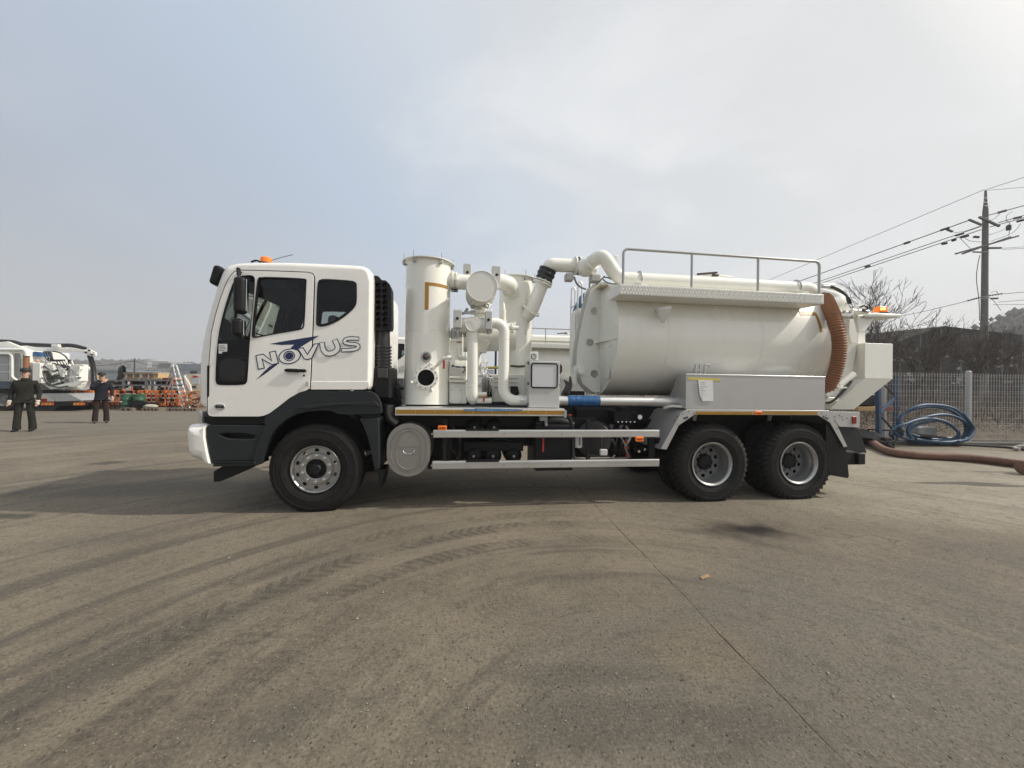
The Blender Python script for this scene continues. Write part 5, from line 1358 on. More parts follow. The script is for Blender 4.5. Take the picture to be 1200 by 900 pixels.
# ---- rear door, hose, hopper
RX = TX1
rdm = MB().lathe([(0.0,TRD-0.01),(0.0,TRD+0.035),(0.035,TRD+0.035),(0.035,TRD-0.005),(0.045,TRD-0.005),(0.045,TRD+0.03),(0.08,TRD+0.03),(0.10,TRD-0.02),(0.20,TRD-0.10),(0.30,TRD-0.28),(0.36,TRD-0.55),(0.38,0)], (RX,TYC,TZC), (1,0,0), 96)
rdo = rdm.build('rear_door', CREAM, TR, ang=40)
# corrugated brown duct following the rear edge
dp = []
for (x,y,Y) in ((632,335,5.50),(656,385,5.26),(682,450,5.08),(702,520,4.98),(716,600,4.96),(716,660,4.96),(706,730,4.97),(686,800,4.99),(655,870,5.03),(630,905,5.06)):
    dp.append(c('G',x,y,Y))
pth = spline(dp, 16); 
# resample evenly
ds = [0]; 
for i in range(1,len(pth)): ds.append(ds[-1]+(pth[i]-pth[i-1]).length)
Ltot = ds[-1]; nr = int(Ltot/0.012); even = []; j = 0
for i in range(nr+1):
    s_ = Ltot*i/nr
    while j < len(ds)-2 and ds[j+1] < s_: j += 1
    f_ = (s_-ds[j])/max(1e-6,ds[j+1]-ds[j]); even.append(pth[j].lerp(pth[j+1], min(1,max(0,f_))))
duct = MB().tube(even, [0.088+ (0.008 if i%3==0 else -0.005) for i in range(len(even))], 28).build('corrugated_duct', HOSER, TR, ang=60)
db_ = MB()
for t in (0.18,0.85):
    i = int(len(even)*t); d_ = (even[i+1]-even[i-1]).normalized(); db_.lathe([(-0.012,0.108),(-0.012,0.114),(0.012,0.114),(0.012,0.108)], even[i], d_, 28)
# top hinge carriage
hc = MB(); 
MB().plate(xz('R',[(280,230),(370,260),(470,300),(520,400),(440,400),(380,440),(300,300)],5.35),[],5.35,5.55).build('hinge_cover', CREAM, rdo, bevel=0.01)
MB().box(c('R',405,395,5.15), c('R',545,460,5.15)+Vector((0,0.35,0))).build('hinge_block', CREAM, rdo, bevel=0.01)
for (x,y) in ((410,415),(455,405),(545,455),(520,405)):
    v = c('R',x,y,5.13); MB().cyl(v, v+Vector((0,0.05,0)), 0.022, n=14).build('hinge_pin', GALV, rdo)
MB().plate(xz('R',[(540,395),(660,395),(640,435),(560,440)],5.2),[],5.2,5.8).build('top_bracket', CREAM, rdo, bevel=0.006)
MB().tube([c('R',520,400,5.2), c('R',690,412,5.2)],0.035,14).build('hinge_tube', CREAM, rdo)
MB().tube(arc_path([c('R',555,390,5.25),c('R',565,348,5.25),c('R',620,345,5.25),c('R',640,390,5.25)],0.03),0.018,8).build('grab_loop', CREAM, rdo)
MB().box(c('R',205,100,5.75), c('R',365,210,5.75)+Vector((0,0.3,0))).build('top_valve_box', CREAM2, TR, bevel=0.02)
MB().cyl(c('R',215,140,5.5), c('R',300,145,5.5), 0.025, n=12).build('hydraulic_coupler', GALV, TR)
MB().tube(spline([c('R',290,145,5.5),c('R',340,155,5.48),c('R',420,200,5.45),c('R',480,260,5.32),c('R',502,320,5.32)],8), 0.028, 14).build('black_hydraulic_hose', HOSEB, TR)
MB().tube(spline([c('R',610,360,5.2),c('R',650,345,5.15),c('R',690,360,5.15),c('R',680,385,5.15),c('R',640,385,5.15),c('R',660,400,5.15),c('R',730,410,5.15)],6), 0.012, 8).build('coiled_cable', HOSEB, TR)
# door side ears
MB().plate(xz('R',[(405,490),(545,490),(500,600),(470,640),(440,590),(400,520)],5.20),[],5.20,5.24).build('door_ear', CREAM2, rdo, bevel=0.004)
MB().plate(xz('R',[(500,490),(545,490),(580,640),(585,740),(520,740),(495,640)],5.12),[],5.12,5.16).build('door_rib', CREAM, rdo, bevel=0.004)
MB().plate(xz('G',[(735,450),(790,470),(815,560),(820,640),(800,760),(740,860),(700,925),(640,925),(700,860),(745,760),(765,640),(755,540)],5.22),[],5.22,5.30).build('door_side_plate', CREAM2, rdo, bevel=0.006)
# beacon shelf
sa = c('R',690,430,5.25); sb = c('R',1050,440,5.25)
shf = MB().box((sa.x,5.25,c('R',860,455,5.25).z),(sb.x,5.75,c('R',860,425,5.25).z)).build('beacon_shelf', CREAM, rdo, bevel=0.008)
MB().plate(xz('R',[(580,440),(770,462),(665,615),(600,620)],5.28),[],5.28,5.70).build('shelf_bracket', CREAM2, rdo, bevel=0.006)
MB().plate(xz('R',[(590,610),(668,610),(668,745),(590,745)],5.30),[],5.30,5.7).build('shelf_post', CREAM, rdo, bevel=0.006)
MB().box(c('R',660,445,5.23), c('R',780,468,5.23)+Vector((0,0.05,0))).build('shelf_rail', GALV, shf)
ba, bb_ = c('R',795,350,5.3), c('R',912,418,5.3); bz0 = c('R',860,420,5.3).z
ba.x += 0.045; bb_.x += 0.01
bcn = MB().box((ba.x,5.30,bz0-0.01),(bb_.x,5.32,bz0+0.015)).build('rear_beacon', DARKM, TR)
bl_ = MB().box((ba.x+0.004,5.305,bz0+0.012),(bb_.x-0.004,5.415,ba.z+0.01)).build('rear_beacon_lens', mat('amber_beacon_lens',(0.80,0.20,0.02),0.15,emit=(1,0.2,0.02),es=0.35), bcn, bevel=0.022, seg=3)
for xx in (838,868):
    v = c('R',xx,378,5.30); MB().ball(v-Vector((0,0.0,0)), 0.018, 12, (1,0.4,1)).build('lamp_light', BULB, bcn)
# hopper box
Yh = 5.10
hx0, hx1 = c('T',665,20,Yh).x, c('T',958,20,Yh).x
hz1, hz0 = c('T',810,22,Yh).z, c('T',810,394,Yh).z
hb = MB().box((hx0,Yh,hz0),(hx1,YF-0.3,hz1)).build('rear_hopper', CREAM, TR, bevel=0.004)
# tapered chute below
ch = MB()
n0 = c('T',545,718,Yh+0.10); n1 = c('T',290,716,Yh+0.10); zb3 = n0.z
ch.add([(hx0,Yh+0.004,hz0),(hx1,Yh+0.004,hz0),(n0.x,Yh+0.10,zb3),(n1.x,Yh+0.10,zb3),(hx0,YF-0.304,hz0),(hx1,YF-0.304,hz0),(n0.x,YF-0.6,zb3),(n1.x,YF-0.6,zb3)],
       [(0,1,2,3),(4,7,6,5),(0,3,7,4),(1,5,6,2),(2,6,7,3)])
ch.build('hopper_chute', CREAM, hb)
MB().plate([(hx0-0.0,hz1-0.01),(hx0-0.0,hz0),(hx0-0.16,hz0-0.08),(hx0-0.16,hz1-0.01)],[],Yh+0.16,Yh+0.9).build('hopper_cheek', CREAM2, hb, bevel=0.006)
# clamp cylinders at the lower rear
a = c('T',375,470,4.98); b = c('T',535,348,4.98)
cy_ = MB().cyl(a, b, 0.048, n=24).build('clamp_cylinder', CREAM, TR, bevel=0.003)
dd = (b-a).normalized(); MB().cyl(b, b+dd*0.012, 0.042, n=24).build('cylinder_cap', mat('white_cap',(0.8,0.8,0.78),0.4), cy_)
MB().cyl(c('T',250,580,4.99), a, 0.035, n=16).build('cylinder_rod', CREAM2, cy_)
MB().beam(c('T',350,450,4.95), c('T',390,490,4.95), 0.02, 0.05).build('clamp_fork', CREAM, cy_)
MB().beam(c('T',370,490,4.95), c('T',458,488,4.95), 0.05, 0.02).build('clamp_fork', CREAM, cy_)
MB().beam(c('T',285,590,4.96), c('T',375,490,4.96), 0.012, 0.012).build('clamp_fork', CREAM, cy_)
MB().tube(spline([c('T',520,420,4.97),c('T',450,510,4.95),c('T',360,600,4.95),c('T',300,640,4.96),c('T',250,650,5.0)],7), 0.018, 10).build('hydraulic_hose', HOSEB, TR)
MB().box(c('T',240,590,5.05), c('T',390,640,5.05)+Vector((0,0.1,0))).build('clamp_base', CREAM2, TR, bevel=0.01)
# =================================================================== THE SECOND TRUCK BEHIND
TR2 = copy_tree(TR)
TR2.location = Vector(TR.location) + Vector((-0.45, 7.30, 0))
TR2['label'] = 'second white vacuum truck parked behind the first, its cab and tank showing between the towers'

# =================================================================== GROUND
def lin(px, py): v = G(px, py); return Vector((v.x, v.y))
def circle3(a, b, d):
    A_ = b-a; B_ = d-a; D_ = 2*(A_.x*B_.y-A_.y*B_.x)
    ux = (B_.y*A_.length_squared-A_.y*B_.length_squared)/D_; uy = (A_.x*B_.length_squared-B_.x*A_.length_squared)/D_
    cc = a+Vector((ux,uy)); return cc, (a-cc).length
TC, TRr = circle3(lin(75,815), lin(380,668), lin(600,618))
gm = bpy.data.materials.new('yard_asphalt'); gm.use_nodes = True
nt = gm.node_tree; L = nt.links.new; bs = nt.nodes['Principled BSDF']
def N(t, **k):
    n = nt.nodes.new(t)
    for a, b in k.items(): setattr(n, a, b)
    return n
def math_(op, a, b=None, c_=None, clamp=False):
    n = N('ShaderNodeMath', operation=op); n.use_clamp = clamp
    for i, v in enumerate((a, b, c_)):
        if v is None: continue
        if hasattr(v, 'is_output') or hasattr(v, 'links'): L(v, n.inputs[i])
        else: n.inputs[i].default_value = v
    return n.outputs[0]
tc = N('ShaderNodeTexCoord'); POS = tc.outputs['Object']
def noise(scale, det=6, rough=0.55, vec=None, dist=0.0):
    n = N('ShaderNodeTexNoise'); n.inputs['Scale'].default_value = scale; n.inputs['Detail'].default_value = det
    n.inputs['Roughness'].default_value = rough; n.inputs['Distortion'].default_value = dist
    L(vec or POS, n.inputs['Vector']); return n.outputs['Fac']
def mr(v, a, b, c_=0.0, d=1.0, smooth=True):
    n = N('ShaderNodeMapRange'); n.interpolation_type = 'SMOOTHSTEP' if smooth else 'LINEAR'
    L(v, n.inputs[0]); n.inputs[1].default_value = a; n.inputs[2].default_value = b; n.inputs[3].default_value = c_; n.inputs[4].default_value = d
    return n.outputs[0]
def mixc(f, a, b, mode='MIX'):
    n = N('ShaderNodeMix', data_type='RGBA', blend_type=mode)
    if isinstance(f, float): n.inputs[0].default_value = f
    else: L(f, n.inputs[0])
    for i, v in ((6, a), (7, b)):
        if isinstance(v, tuple): n.inputs[i].default_value = v+(1,) if len(v) == 3 else v
        else: L(v, n.inputs[i])
    return n.outputs[2]
def blob(cx, cy, rx, ry, rot=0.0, inner=0.55, wob=0.5, wscale=2.0):
    m = N('ShaderNodeVectorMath', operation='SUBTRACT'); L(POS, m.inputs[0]); m.inputs[1].default_value = (cx, cy, 0)
    r_ = N('ShaderNodeVectorRotate'); r_.rotation_type = 'Z_AXIS'; L(m.outputs[0], r_.inputs[0]); r_.inputs['Angle'].default_value = -rot
    s_ = N('ShaderNodeVectorMath', operation='MULTIPLY'); L(r_.outputs[0], s_.inputs[0]); s_.inputs[1].default_value = (1/rx, 1/ry, 0)
    l_ = N('ShaderNodeVectorMath', operation='LENGTH'); L(s_.outputs[0], l_.inputs[0])
    d = math_('ADD', l_.outputs['Value'], math_('MULTIPLY', math_('SUBTRACT', noise(wscale, 5), 0.5), wob))
    return mr(d, inner, 1.0, 1.0, 0.0)
# polar coordinates round the centre of the turning marks
dv = N('ShaderNodeVectorMath', operation='SUBTRACT'); L(POS, dv.inputs[0]); dv.inputs[1].default_value = (TC.x, TC.y, 0)
ln = N('ShaderNodeVectorMath', operation='LENGTH'); L(dv.outputs[0], ln.inputs[0]); RAD = ln.outputs['Value']
sx = N('ShaderNodeSeparateXYZ'); L(dv.outputs[0], sx.inputs[0])
TH = math_('MULTIPLY', math_('ARCTAN2', sx.outputs[1], sx.outputs[0]), TRr)
pc = N('ShaderNodeCombineXYZ'); L(math_('MULTIPLY', RAD, 2.6), pc.inputs[0]); L(math_('MULTIPLY', TH, 0.16), pc.inputs[1])
streak = noise(1.0, 7, 0.62, pc.outputs[0])
pc2 = N('ShaderNodeCombineXYZ'); L(math_('MULTIPLY', RAD, 16.0), pc2.inputs[0]); L(math_('MULTIPLY', TH, 0.9), pc2.inputs[1])
streak2 = noise(1.0, 5, 0.6, pc2.outputs[0])
big = noise(0.16, 4); mid = noise(0.75, 6, 0.6); fine = noise(9, 8, 0.68); agg = noise(64, 5, 0.72); agg2 = noise(160, 3, 0.7)
vo = N('ShaderNodeTexVoronoi'); vo.inputs['Scale'].default_value = 75; L(POS, vo.inputs['Vector'])
vo2 = N('ShaderNodeTexVoronoi'); vo2.inputs['Scale'].default_value = 34; L(POS, vo2.inputs['Vector'])
col = mixc(mr(mid, 0.3, 0.7), (0.128,0.111,0.088), (0.200,0.174,0.137))
col = mixc(mr(big, 0.42, 0.6, 0, 0.6), col, (0.215,0.186,0.142))
# the slab to the right of the joint is greyer
j0, j1 = lin(655,548), lin(990,893); jd = (j1-j0).normalized(); jn = Vector((-jd.y, jd.x))
if jn.x < 0: jn = -jn
dp_ = N('ShaderNodeVectorMath', operation='DOT_PRODUCT'); L(POS, dp_.inputs[0]); dp_.inputs[1].default_value = (jn.x, jn.y, 0)
wobj = math_('MULTIPLY', math_('SUBTRACT', noise(2, 6, 0.7), 0.5), 0.07)
JD = math_('ADD', math_('SUBTRACT', dp_.outputs['Value'], j0.dot(jn)), wobj)
grey = blob(*lin(1010,790), 2.6, 1.7, 0.1, 0.45, 0.8, 0.9)
col = mixc(math_('MULTIPLY', mr(JD, -0.3, 0.8), 0.3), col, (0.150,0.137,0.116))
col = mixc(math_('MULTIPLY', grey, 0.6), col, (0.120,0.113,0.100))
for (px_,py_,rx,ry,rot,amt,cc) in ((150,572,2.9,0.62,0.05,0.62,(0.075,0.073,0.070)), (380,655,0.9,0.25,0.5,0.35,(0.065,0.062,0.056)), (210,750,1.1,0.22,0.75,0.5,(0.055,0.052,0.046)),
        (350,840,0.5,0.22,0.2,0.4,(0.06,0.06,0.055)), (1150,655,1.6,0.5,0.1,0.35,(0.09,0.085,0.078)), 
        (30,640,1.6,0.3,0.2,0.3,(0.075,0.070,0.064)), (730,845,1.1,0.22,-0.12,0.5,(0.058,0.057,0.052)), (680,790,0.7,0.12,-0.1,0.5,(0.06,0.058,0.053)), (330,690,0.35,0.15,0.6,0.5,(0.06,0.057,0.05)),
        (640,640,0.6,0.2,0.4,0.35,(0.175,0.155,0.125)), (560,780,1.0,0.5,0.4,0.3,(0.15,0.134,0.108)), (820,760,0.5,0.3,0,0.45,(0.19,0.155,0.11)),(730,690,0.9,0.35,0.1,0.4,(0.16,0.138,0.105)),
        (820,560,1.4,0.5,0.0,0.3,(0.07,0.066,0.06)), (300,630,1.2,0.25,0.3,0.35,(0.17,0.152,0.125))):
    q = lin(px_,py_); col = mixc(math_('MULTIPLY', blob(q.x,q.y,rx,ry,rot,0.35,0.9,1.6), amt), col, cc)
# pale concrete at the back right
pale = blob(*lin(1250,560), 8.5, 3.6, -0.05, 0.72, 0.35, 0.8)
col = mixc(math_('MULTIPLY', pale, 0.85), col, mixc(mr(noise(1.2,6,0.6),0.3,0.7), (0.23,0.21,0.172), (0.32,0.295,0.245)))
for (px_,py_,rx,ry) in ((1125,566,1.05,0.13),(1178,569,0.7,0.10),(1180,553,1.0,0.05)):
    q = lin(px_,py_); col = mixc(math_('MULTIPLY', blob(q.x,q.y,rx,ry,-0.12,0.6,0.8,2.5), 0.85), col, (0.05,0.048,0.045))
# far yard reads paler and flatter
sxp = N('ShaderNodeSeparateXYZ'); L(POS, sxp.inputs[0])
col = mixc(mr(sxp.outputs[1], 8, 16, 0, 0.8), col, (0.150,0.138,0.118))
# dust streaks of turning wheels
SMK = mr(JD, -1.0, 1.2, 1.0, 0.45)
col = mixc(math_('MULTIPLY', mr(streak, 0.52, 0.66, 0, 0.72), SMK), col, (0.070,0.063,0.054))
col = mixc(mr(streak, 0.46, 0.30, 0, 0.5), col, (0.235,0.206,0.162))
col = mixc(mr(streak2, 0.54, 0.72, 0, 0.5), col, (0.075,0.068,0.058))
# tyre prints: two lug marks side by side in each track
tread = math_('SINE', math_('ADD', math_('MULTIPLY', TH, 62.0), math_('MULTIPLY', math_('ABSOLUTE', math_('SUBTRACT', math_('FRACT', math_('MULTIPLY', RAD, 3.0)), 0.5)), 14.0))) ; tread = math_('ADD', tread, math_('MULTIPLY', math_('SUBTRACT', noise(14,4,0.7), 0.5), 3.0))
treadm = mr(tread, -0.3, 0.5)
TRK = None
for (ppx, ppy, w, amt) in ((480,637,0.15,0.9),(480,663,0.13,0.9),(400,640,0.14,0.55),(480,690,0.12,0.5),(540,720,0.20,0.35),(200,620,0.15,0.4),(620,800,0.16,0.25)):
    r_k = (lin(ppx,ppy)-TC).length
    band = mr(math_('ABSOLUTE', math_('SUBTRACT', RAD, r_k)), w*0.55, w, 1.0, 0.0)
    brk = mr(noise(1.9 if amt>0.5 else 1.1, 5, 0.65), 0.38, 0.56)
    f = math_('MULTIPLY', math_('MULTIPLY', band, brk), math_('MULTIPLY', math_('ADD', math_('MULTIPLY', treadm, 0.45), 0.5), amt))
    TRK = f if TRK is None else math_('MAXIMUM', TRK, f)
TRK = math_('MULTIPLY', TRK, mr(JD, -1.6, 0.6, 1.0, 0.12))
col = mixc(math_('MULTIPLY', TRK, 0.85), col, (0.058,0.052,0.044))
# thin branching cracks
vc = N('ShaderNodeTexVoronoi', feature='DISTANCE_TO_EDGE'); vc.inputs['Scale'].default_value = 0.42
wv = N('ShaderNodeVectorMath', operation='ADD'); L(POS, wv.inputs[0])
nv_ = N('ShaderNodeTexNoise'); nv_.inputs['Scale'].default_value = 1.6; nv_.inputs['Detail'].default_value = 8; L(POS, nv_.inputs['Vector'])
sv2 = N('ShaderNodeVectorMath', operation='SCALE'); L(nv_.outputs['Color'], sv2.inputs[0]); sv2.inputs['Scale'].default_value = 1.5
L(sv2.outputs[0], wv.inputs[1]); L(wv.outputs[0], vc.inputs['Vector'])
crk = math_('MULTIPLY', mr(vc.outputs['Distance'], 0.0006, 0.0035, 1.0, 0.0), mr(noise(0.45, 3), 0.56, 0.66))
col = mixc(math_('MULTIPLY', crk, 0.4), col, (0.035,0.031,0.026))
# aggregate
col = mixc(mr(agg, 0.51, 0.66, 0, 0.78), col, (0.055,0.049,0.041))
col = mixc(mr(agg, 0.46, 0.32, 0, 0.45), col, (0.30,0.265,0.21))
col = mixc(mr(fine, 0.51, 0.68, 0, 0.52), col, (0.080,0.070,0.057))
sp2 = mr(vo.outputs['Distance'], 0.0, 0.32, 1.0, 0.0)
stone = math_('MULTIPLY', mr(math_('ADD', vo.outputs['Color'], 0.0), 0.80, 0.90), sp2)
col = mixc(math_('MULTIPLY', stone, 0.7), col, (0.33,0.30,0.26))
pit = math_('MULTIPLY', mr(math_('ADD', vo2.outputs['Color'], 0.0), 0.72, 0.82), mr(vo2.outputs['Distance'], 0.05, 0.30, 1.0, 0.0))
col = mixc(math_('MULTIPLY', pit, 0.7), col, (0.030,0.028,0.025))
# old oil stain soaked into the concrete
for (px_,py_,rx,ry,amt,cc) in ((882,622,1.0,0.46,0.55,(0.05,0.042,0.034)),(874,621,0.62,0.30,0.75,(0.018,0.016,0.014)),(880,620,0.36,0.17,0.85,(0.006,0.005,0.005))):
    q = lin(px_,py_); col = mixc(math_('MULTIPLY', blob(q.x,q.y,rx,ry,-0.08,0.15,1.1,3.0), amt), col, cc)
# the joint between the slabs
jl = mr(math_('ABSOLUTE', JD), 0.002, 0.010, 1.0, 0.0)
jbreak = mr(noise(2.6,5,0.7), 0.40, 0.60, 0.25, 1.0)
jl = math_('MULTIPLY', jl, jbreak)
col = mixc(math_('MULTIPLY', jl, 0.8), col, (0.035,0.030,0.025))
col = mixc(1.0, col, (1.03,1.0,0.945), 'MULTIPLY')
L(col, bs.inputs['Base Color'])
L(mr(streak, 0.3, 0.8, 0.95, 0.72), bs.inputs['Roughness']); bs.inputs['Specular IOR Level'].default_value = 0.3
h = math_('ADD', math_('MULTIPLY', agg, 0.6), math_('MULTIPLY', agg2, 0.25))
h = math_('ADD', h, math_('MULTIPLY', fine, 1.2))
h = math_('ADD', h, math_('MULTIPLY', pit, -0.6))
h = math_('ADD', h, math_('MULTIPLY', stone, 0.5))
h = math_('SUBTRACT', h, math_('MULTIPLY', math_('ADD', TRK, math_('ADD', jl, crk)), 0.9))
bp = N('ShaderNodeBump'); bp.inputs['Strength'].default_value = 0.9; bp.inputs['Distance'].default_value = 0.012
L(h, bp.inputs['Height']); L(bp.outputs[0], bs.inputs['Normal'])
# a gently uneven sheet: fine cells near the camera, long ones out to the horizon
def axis_vals(lo, hi, fine_lo, fine_hi, st):
    v = [lo, lo*0.5, lo*0.25]; x = fine_lo
    while x < fine_hi: v.append(x); x += st
    v += [fine_hi, hi*0.25, hi*0.5, hi]; return sorted(set(v))
from mathutils import noise as mnoise
gx = axis_vals(-2400, 2400, -14, 14, 0.4); gy = axis_vals(-1200, 2600, -4, 30, 0.4)
gv = []; gf = []
for y in gy:
    for x in gx:
        near = max(0.0, 1-max(abs(x)/14.5, abs(y-13)/18))
        z = (mnoise.noise(Vector((x*0.35,y*0.35,0)))*0.006 if near > 0 else 0) - 0.004
        gv.append((x,y,z))
W_ = len(gx)
for j in range(len(gy)-1):
    for i in range(W_-1): gf.append((j*W_+i, j*W_+i+1, (j+1)*W_+i+1, (j+1)*W_+i))
go = MB().add(gv, gf).build('ground', gm, None, False); go['kind'] = 'structure'
go['label'] = 'dusty brown grey asphalt and concrete yard with curved tyre marks'

# loose grit
gr = MB(); random.seed(21)
for k in range(5200):
    y = 1.3+7.5*random.random()**1.5; x = random.uniform(-1.35,1.35)*(y+0.6)+0.3
    s = random.choice([0.0018,0.0025,0.0025,0.0035,0.005]) * (1 + (random.random()<0.02)*1.2)
    a = random.random()*6.28; p_ = Vector((x,y,0.0))
    e = [Vector((cos(a),sin(a),0))*s*random.uniform(.8,1.4), Vector((-sin(a),cos(a),0))*s*random.uniform(.6,1.1)]
    vs = [p_+e[0], p_+e[1], p_-e[0], p_-e[1], p_+Vector((random.uniform(-s,s)*.3,random.uniform(-s,s)*.3,s*0.9))]
    gr.add(vs, [(0,1,4),(1,2,4),(2,3,4),(3,0,4)])
gro = gr.build('grit', mat('grit_stone', (0.27,0.245,0.205), 0.85, var=0.35, vscale=0.9), None, False, smooth=False); gro['kind'] = 'stuff'
q = G(826,677); cs = thing('cardboard_scrap', 'small tan scrap of card lying on the asphalt in front of the rear wheels', 'litter', (q.x,q.y,0.004), 0.35)
MB().add([(-0.052,-0.014,0),(0.046,-0.018,0.004),(0.052,0.012,0.012),(-0.040,0.018,0.006),(0.0,0.0,0.014)],[(0,1,4),(1,2,4),(2,3,4),(3,0,4)]).build('scrap_sheet', mat('scrap_tan', (0.26,0.17,0.09), 0.8), cs, False)

# =================================================================== PEOPLE
def skin_mesh(name, joints, edges, m, parent, sub=2, root=0, mats=None):
    me = bpy.data.meshes.new(name); me.from_pydata([j[0] for j in joints], edges, [])
    o = bpy.data.objects.new(name, me); COL.objects.link(o)
    mod = o.modifiers.new('s','SKIN'); mod.use_smooth_shade = True
    for i, j in enumerate(joints):
        r = j[1] if isinstance(j[1], tuple) else (j[1], j[1]); sv_ = me.skin_vertices[0].data[i]; sv_.radius = r; sv_.use_root = (i == root)
    sb = o.modifiers.new('u','SUBSURF'); sb.levels = sub; sb.render_levels = sub
    dg = bpy.context.evaluated_depsgraph_get(); dg.update()
    nm = bpy.data.meshes.new_from_object(o.evaluated_get(dg)); bpy.data.objects.remove(o)
    nm.name = name; nm.materials.clear(); nm.materials.append(m)
    nm.polygons.foreach_set('use_smooth', [True]*len(nm.polygons))
    r = bpy.data.objects.new(name, nm); put(r, parent); return r
SKIN = mat('skin', (0.50,0.31,0.23), 0.55, var=0.06)
CLOTH1 = mat('dark_olive_coverall', (0.022,0.022,0.018), 0.9, var=0.25, vscale=9, bump=0.6, bscale=10, spec=0.1)
CLOTH2 = mat('navy_black_jacket', (0.015,0.017,0.024), 0.9, var=0.25, vscale=9, bump=0.6, bscale=10, spec=0.1)
CLOTH3 = mat('brown_black_trousers', (0.028,0.020,0.018), 0.9, var=0.25, vscale=9, bump=0.6, bscale=10, spec=0.1)
HAIR = mat('black_hair', (0.012,0.010,0.009), 0.6)
def hand(jo, ed, base_i, wrist, d, side, glove):
    """palm and five fingers as short chains; side is the direction of the thumb"""
    d = d.normalized(); side = (side-d*side.dot(d)).normalized(); nrm = d.cross(side)
    pi_ = len(jo); jo.append((wrist+d*0.055, (0.042,0.020) if not glove else (0.05,0.032))); ed.append((base_i, pi_))
    for k, (off, ln_) in enumerate(((0.030,0.070),(0.010,0.080),(-0.010,0.075),(-0.030,0.058))):
        b_ = len(jo); p0 = wrist+d*0.095+side*off
        jo.append((p0, 0.010 if not glove else 0.014)); jo.append((p0+d*ln_*0.5+nrm*0.012, 0.009 if not glove else 0.013)); jo.append((p0+d*ln_*0.85+nrm*0.035, 0.008 if not glove else 0.011))
        ed.extend([(pi_, b_),(b_,b_+1),(b_+1,b_+2)])
    b_ = len(jo); jo.append((wrist+d*0.045+side*0.045, 0.011)); jo.append((wrist+d*0.085+side*0.06+nrm*0.015, 0.009)); ed.extend([(pi_,b_),(b_,b_+1)])
def person(loc, rz, H, label, top_m, leg_m, pose, cap=True, glove=False, shoe_m=None, stance=0.12):
    s = H/1.75
    T = thing('person', label, 'person', loc, rz)
    V = lambda x,y,z: Vector((x,y,z))*s       # faces -Y, x to its left
    sh = 0.19; hp = 0.10
    Lh = pose.get('L', [V(0.24,0.02,1.15), V(0.27,-0.04,0.90)]); Rh = pose.get('R', [V(-0.24,0.02,1.15), V(-0.27,-0.04,0.90)])
    # body: one continuous figure
    jo = [(V(0,0,0.96),(0.15*s,0.11*s)),(V(0,0.0,1.15),(0.14*s,0.10*s)),(V(0,0.01,1.34),(0.17*s,0.11*s)),(V(0,0.01,1.45),(0.09*s,0.07*s)),(V(0,-0.005,1.53),(0.055*s,0.055*s)),
          (V(0,-0.015,1.60),(0.070*s,0.078*s)),(V(0,-0.01,1.68),(0.076*s,0.092*s)),(V(0,-0.005,1.73),(0.05*s,0.06*s))]
    ed = [(0,1),(1,2),(2,3),(3,4),(4,5),(5,6),(6,7)]
    for sg, arm_ in ((1,Lh),(-1,Rh)):
        b_ = len(jo); jo += [(V(sg*sh,0.01,1.41),0.052*s),(arm_[0],0.040*s),(arm_[1],0.026*s)]; ed += [(2,b_),(b_,b_+1),(b_+1,b_+2)]
        hd_ = (arm_[1]-arm_[0]); hand(jo, ed, b_+2, arm_[1], hd_, pose.get('thumb', V(-sg*0.3,-1,0)), glove)
    feet = []
    for sg in (1,-1):
        b_ = len(jo); fx = sg*(stance); 
        jo += [(V(sg*hp,0,0.88),0.078*s),(V(sg*(hp+fx)/2*1.0 if False else sg*hp+(fx-sg*hp)*0.5,-0.01,0.50),0.056*s),(V(fx,0.02,0.10),0.038*s),(V(fx,0.03,0.045),0.036*s),(V(fx*1.05,-0.13,0.035),0.032*s)]
        ed += [(0,b_),(b_,b_+1),(b_+1,b_+2),(b_+2,b_+3),(b_+3,b_+4)]
    body = skin_mesh('body', jo, ed, SKIN, T)
    # face: nose, ears, eyes, mouth
    f = MB().ball(V(0,-0.100,1.625), 0.014*s, 10, (0.8,1,1.5)); f.build('nose', SKIN, body, False)
    for sg in (1,-1):
        MB().ball(V(sg*0.078,0.0,1.63), 0.022*s, 10, (0.4,0.8,1.3)).build('ear', SKIN, body, False)
        MB().ball(V(sg*0.030,-0.088,1.655), 0.009*s, 8).build('eye', HAIR, body, False)
        MB().beam(V(sg*0.018,-0.094,1.674), V(sg*0.045,-0.086,1.674), 0.006, 0.006).build('eyebrow', HAIR, body, False)
    MB().beam(V(-0.022,-0.092,1.587), V(0.022,-0.092,1.587), 0.007, 0.006).build('mouth', mat('lip',(0.28,0.12,0.10),0.6), body, False)
    # clothes a little outside the body
    top = [(V(0,0,0.98),(0.175*s,0.135*s)),(V(0,0,1.16),(0.19*s,0.145*s)),(V(0,0.01,1.33),(0.205*s,0.14*s)),(V(0,0.01,1.44),(0.13*s,0.10*s)),(V(0,0.0,1.50),(0.072*s,0.072*s))]
    te = [(0,1),(1,2),(2,3),(3,4)]
    for sg, arm_ in ((1,Lh),(-1,Rh)):
        b_ = len(top); w_ = arm_[0].lerp(arm_[1],0.94)
        top += [(V(sg*sh,0.01,1.405),0.072*s),(arm_[0],0.057*s),(w_,0.044*s)]; te += [(2,b_),(b_,b_+1),(b_+1,b_+2)]
    if pose.get('hem'): top += [(V(0,0,0.86),(0.165*s,0.13*s))]; te += [(0,len(top)-1)]
    jk = skin_mesh('jacket', top, te, top_m, T)
    lg = [(V(0,0,0.98),(0.155*s,0.12*s))]; le_ = []
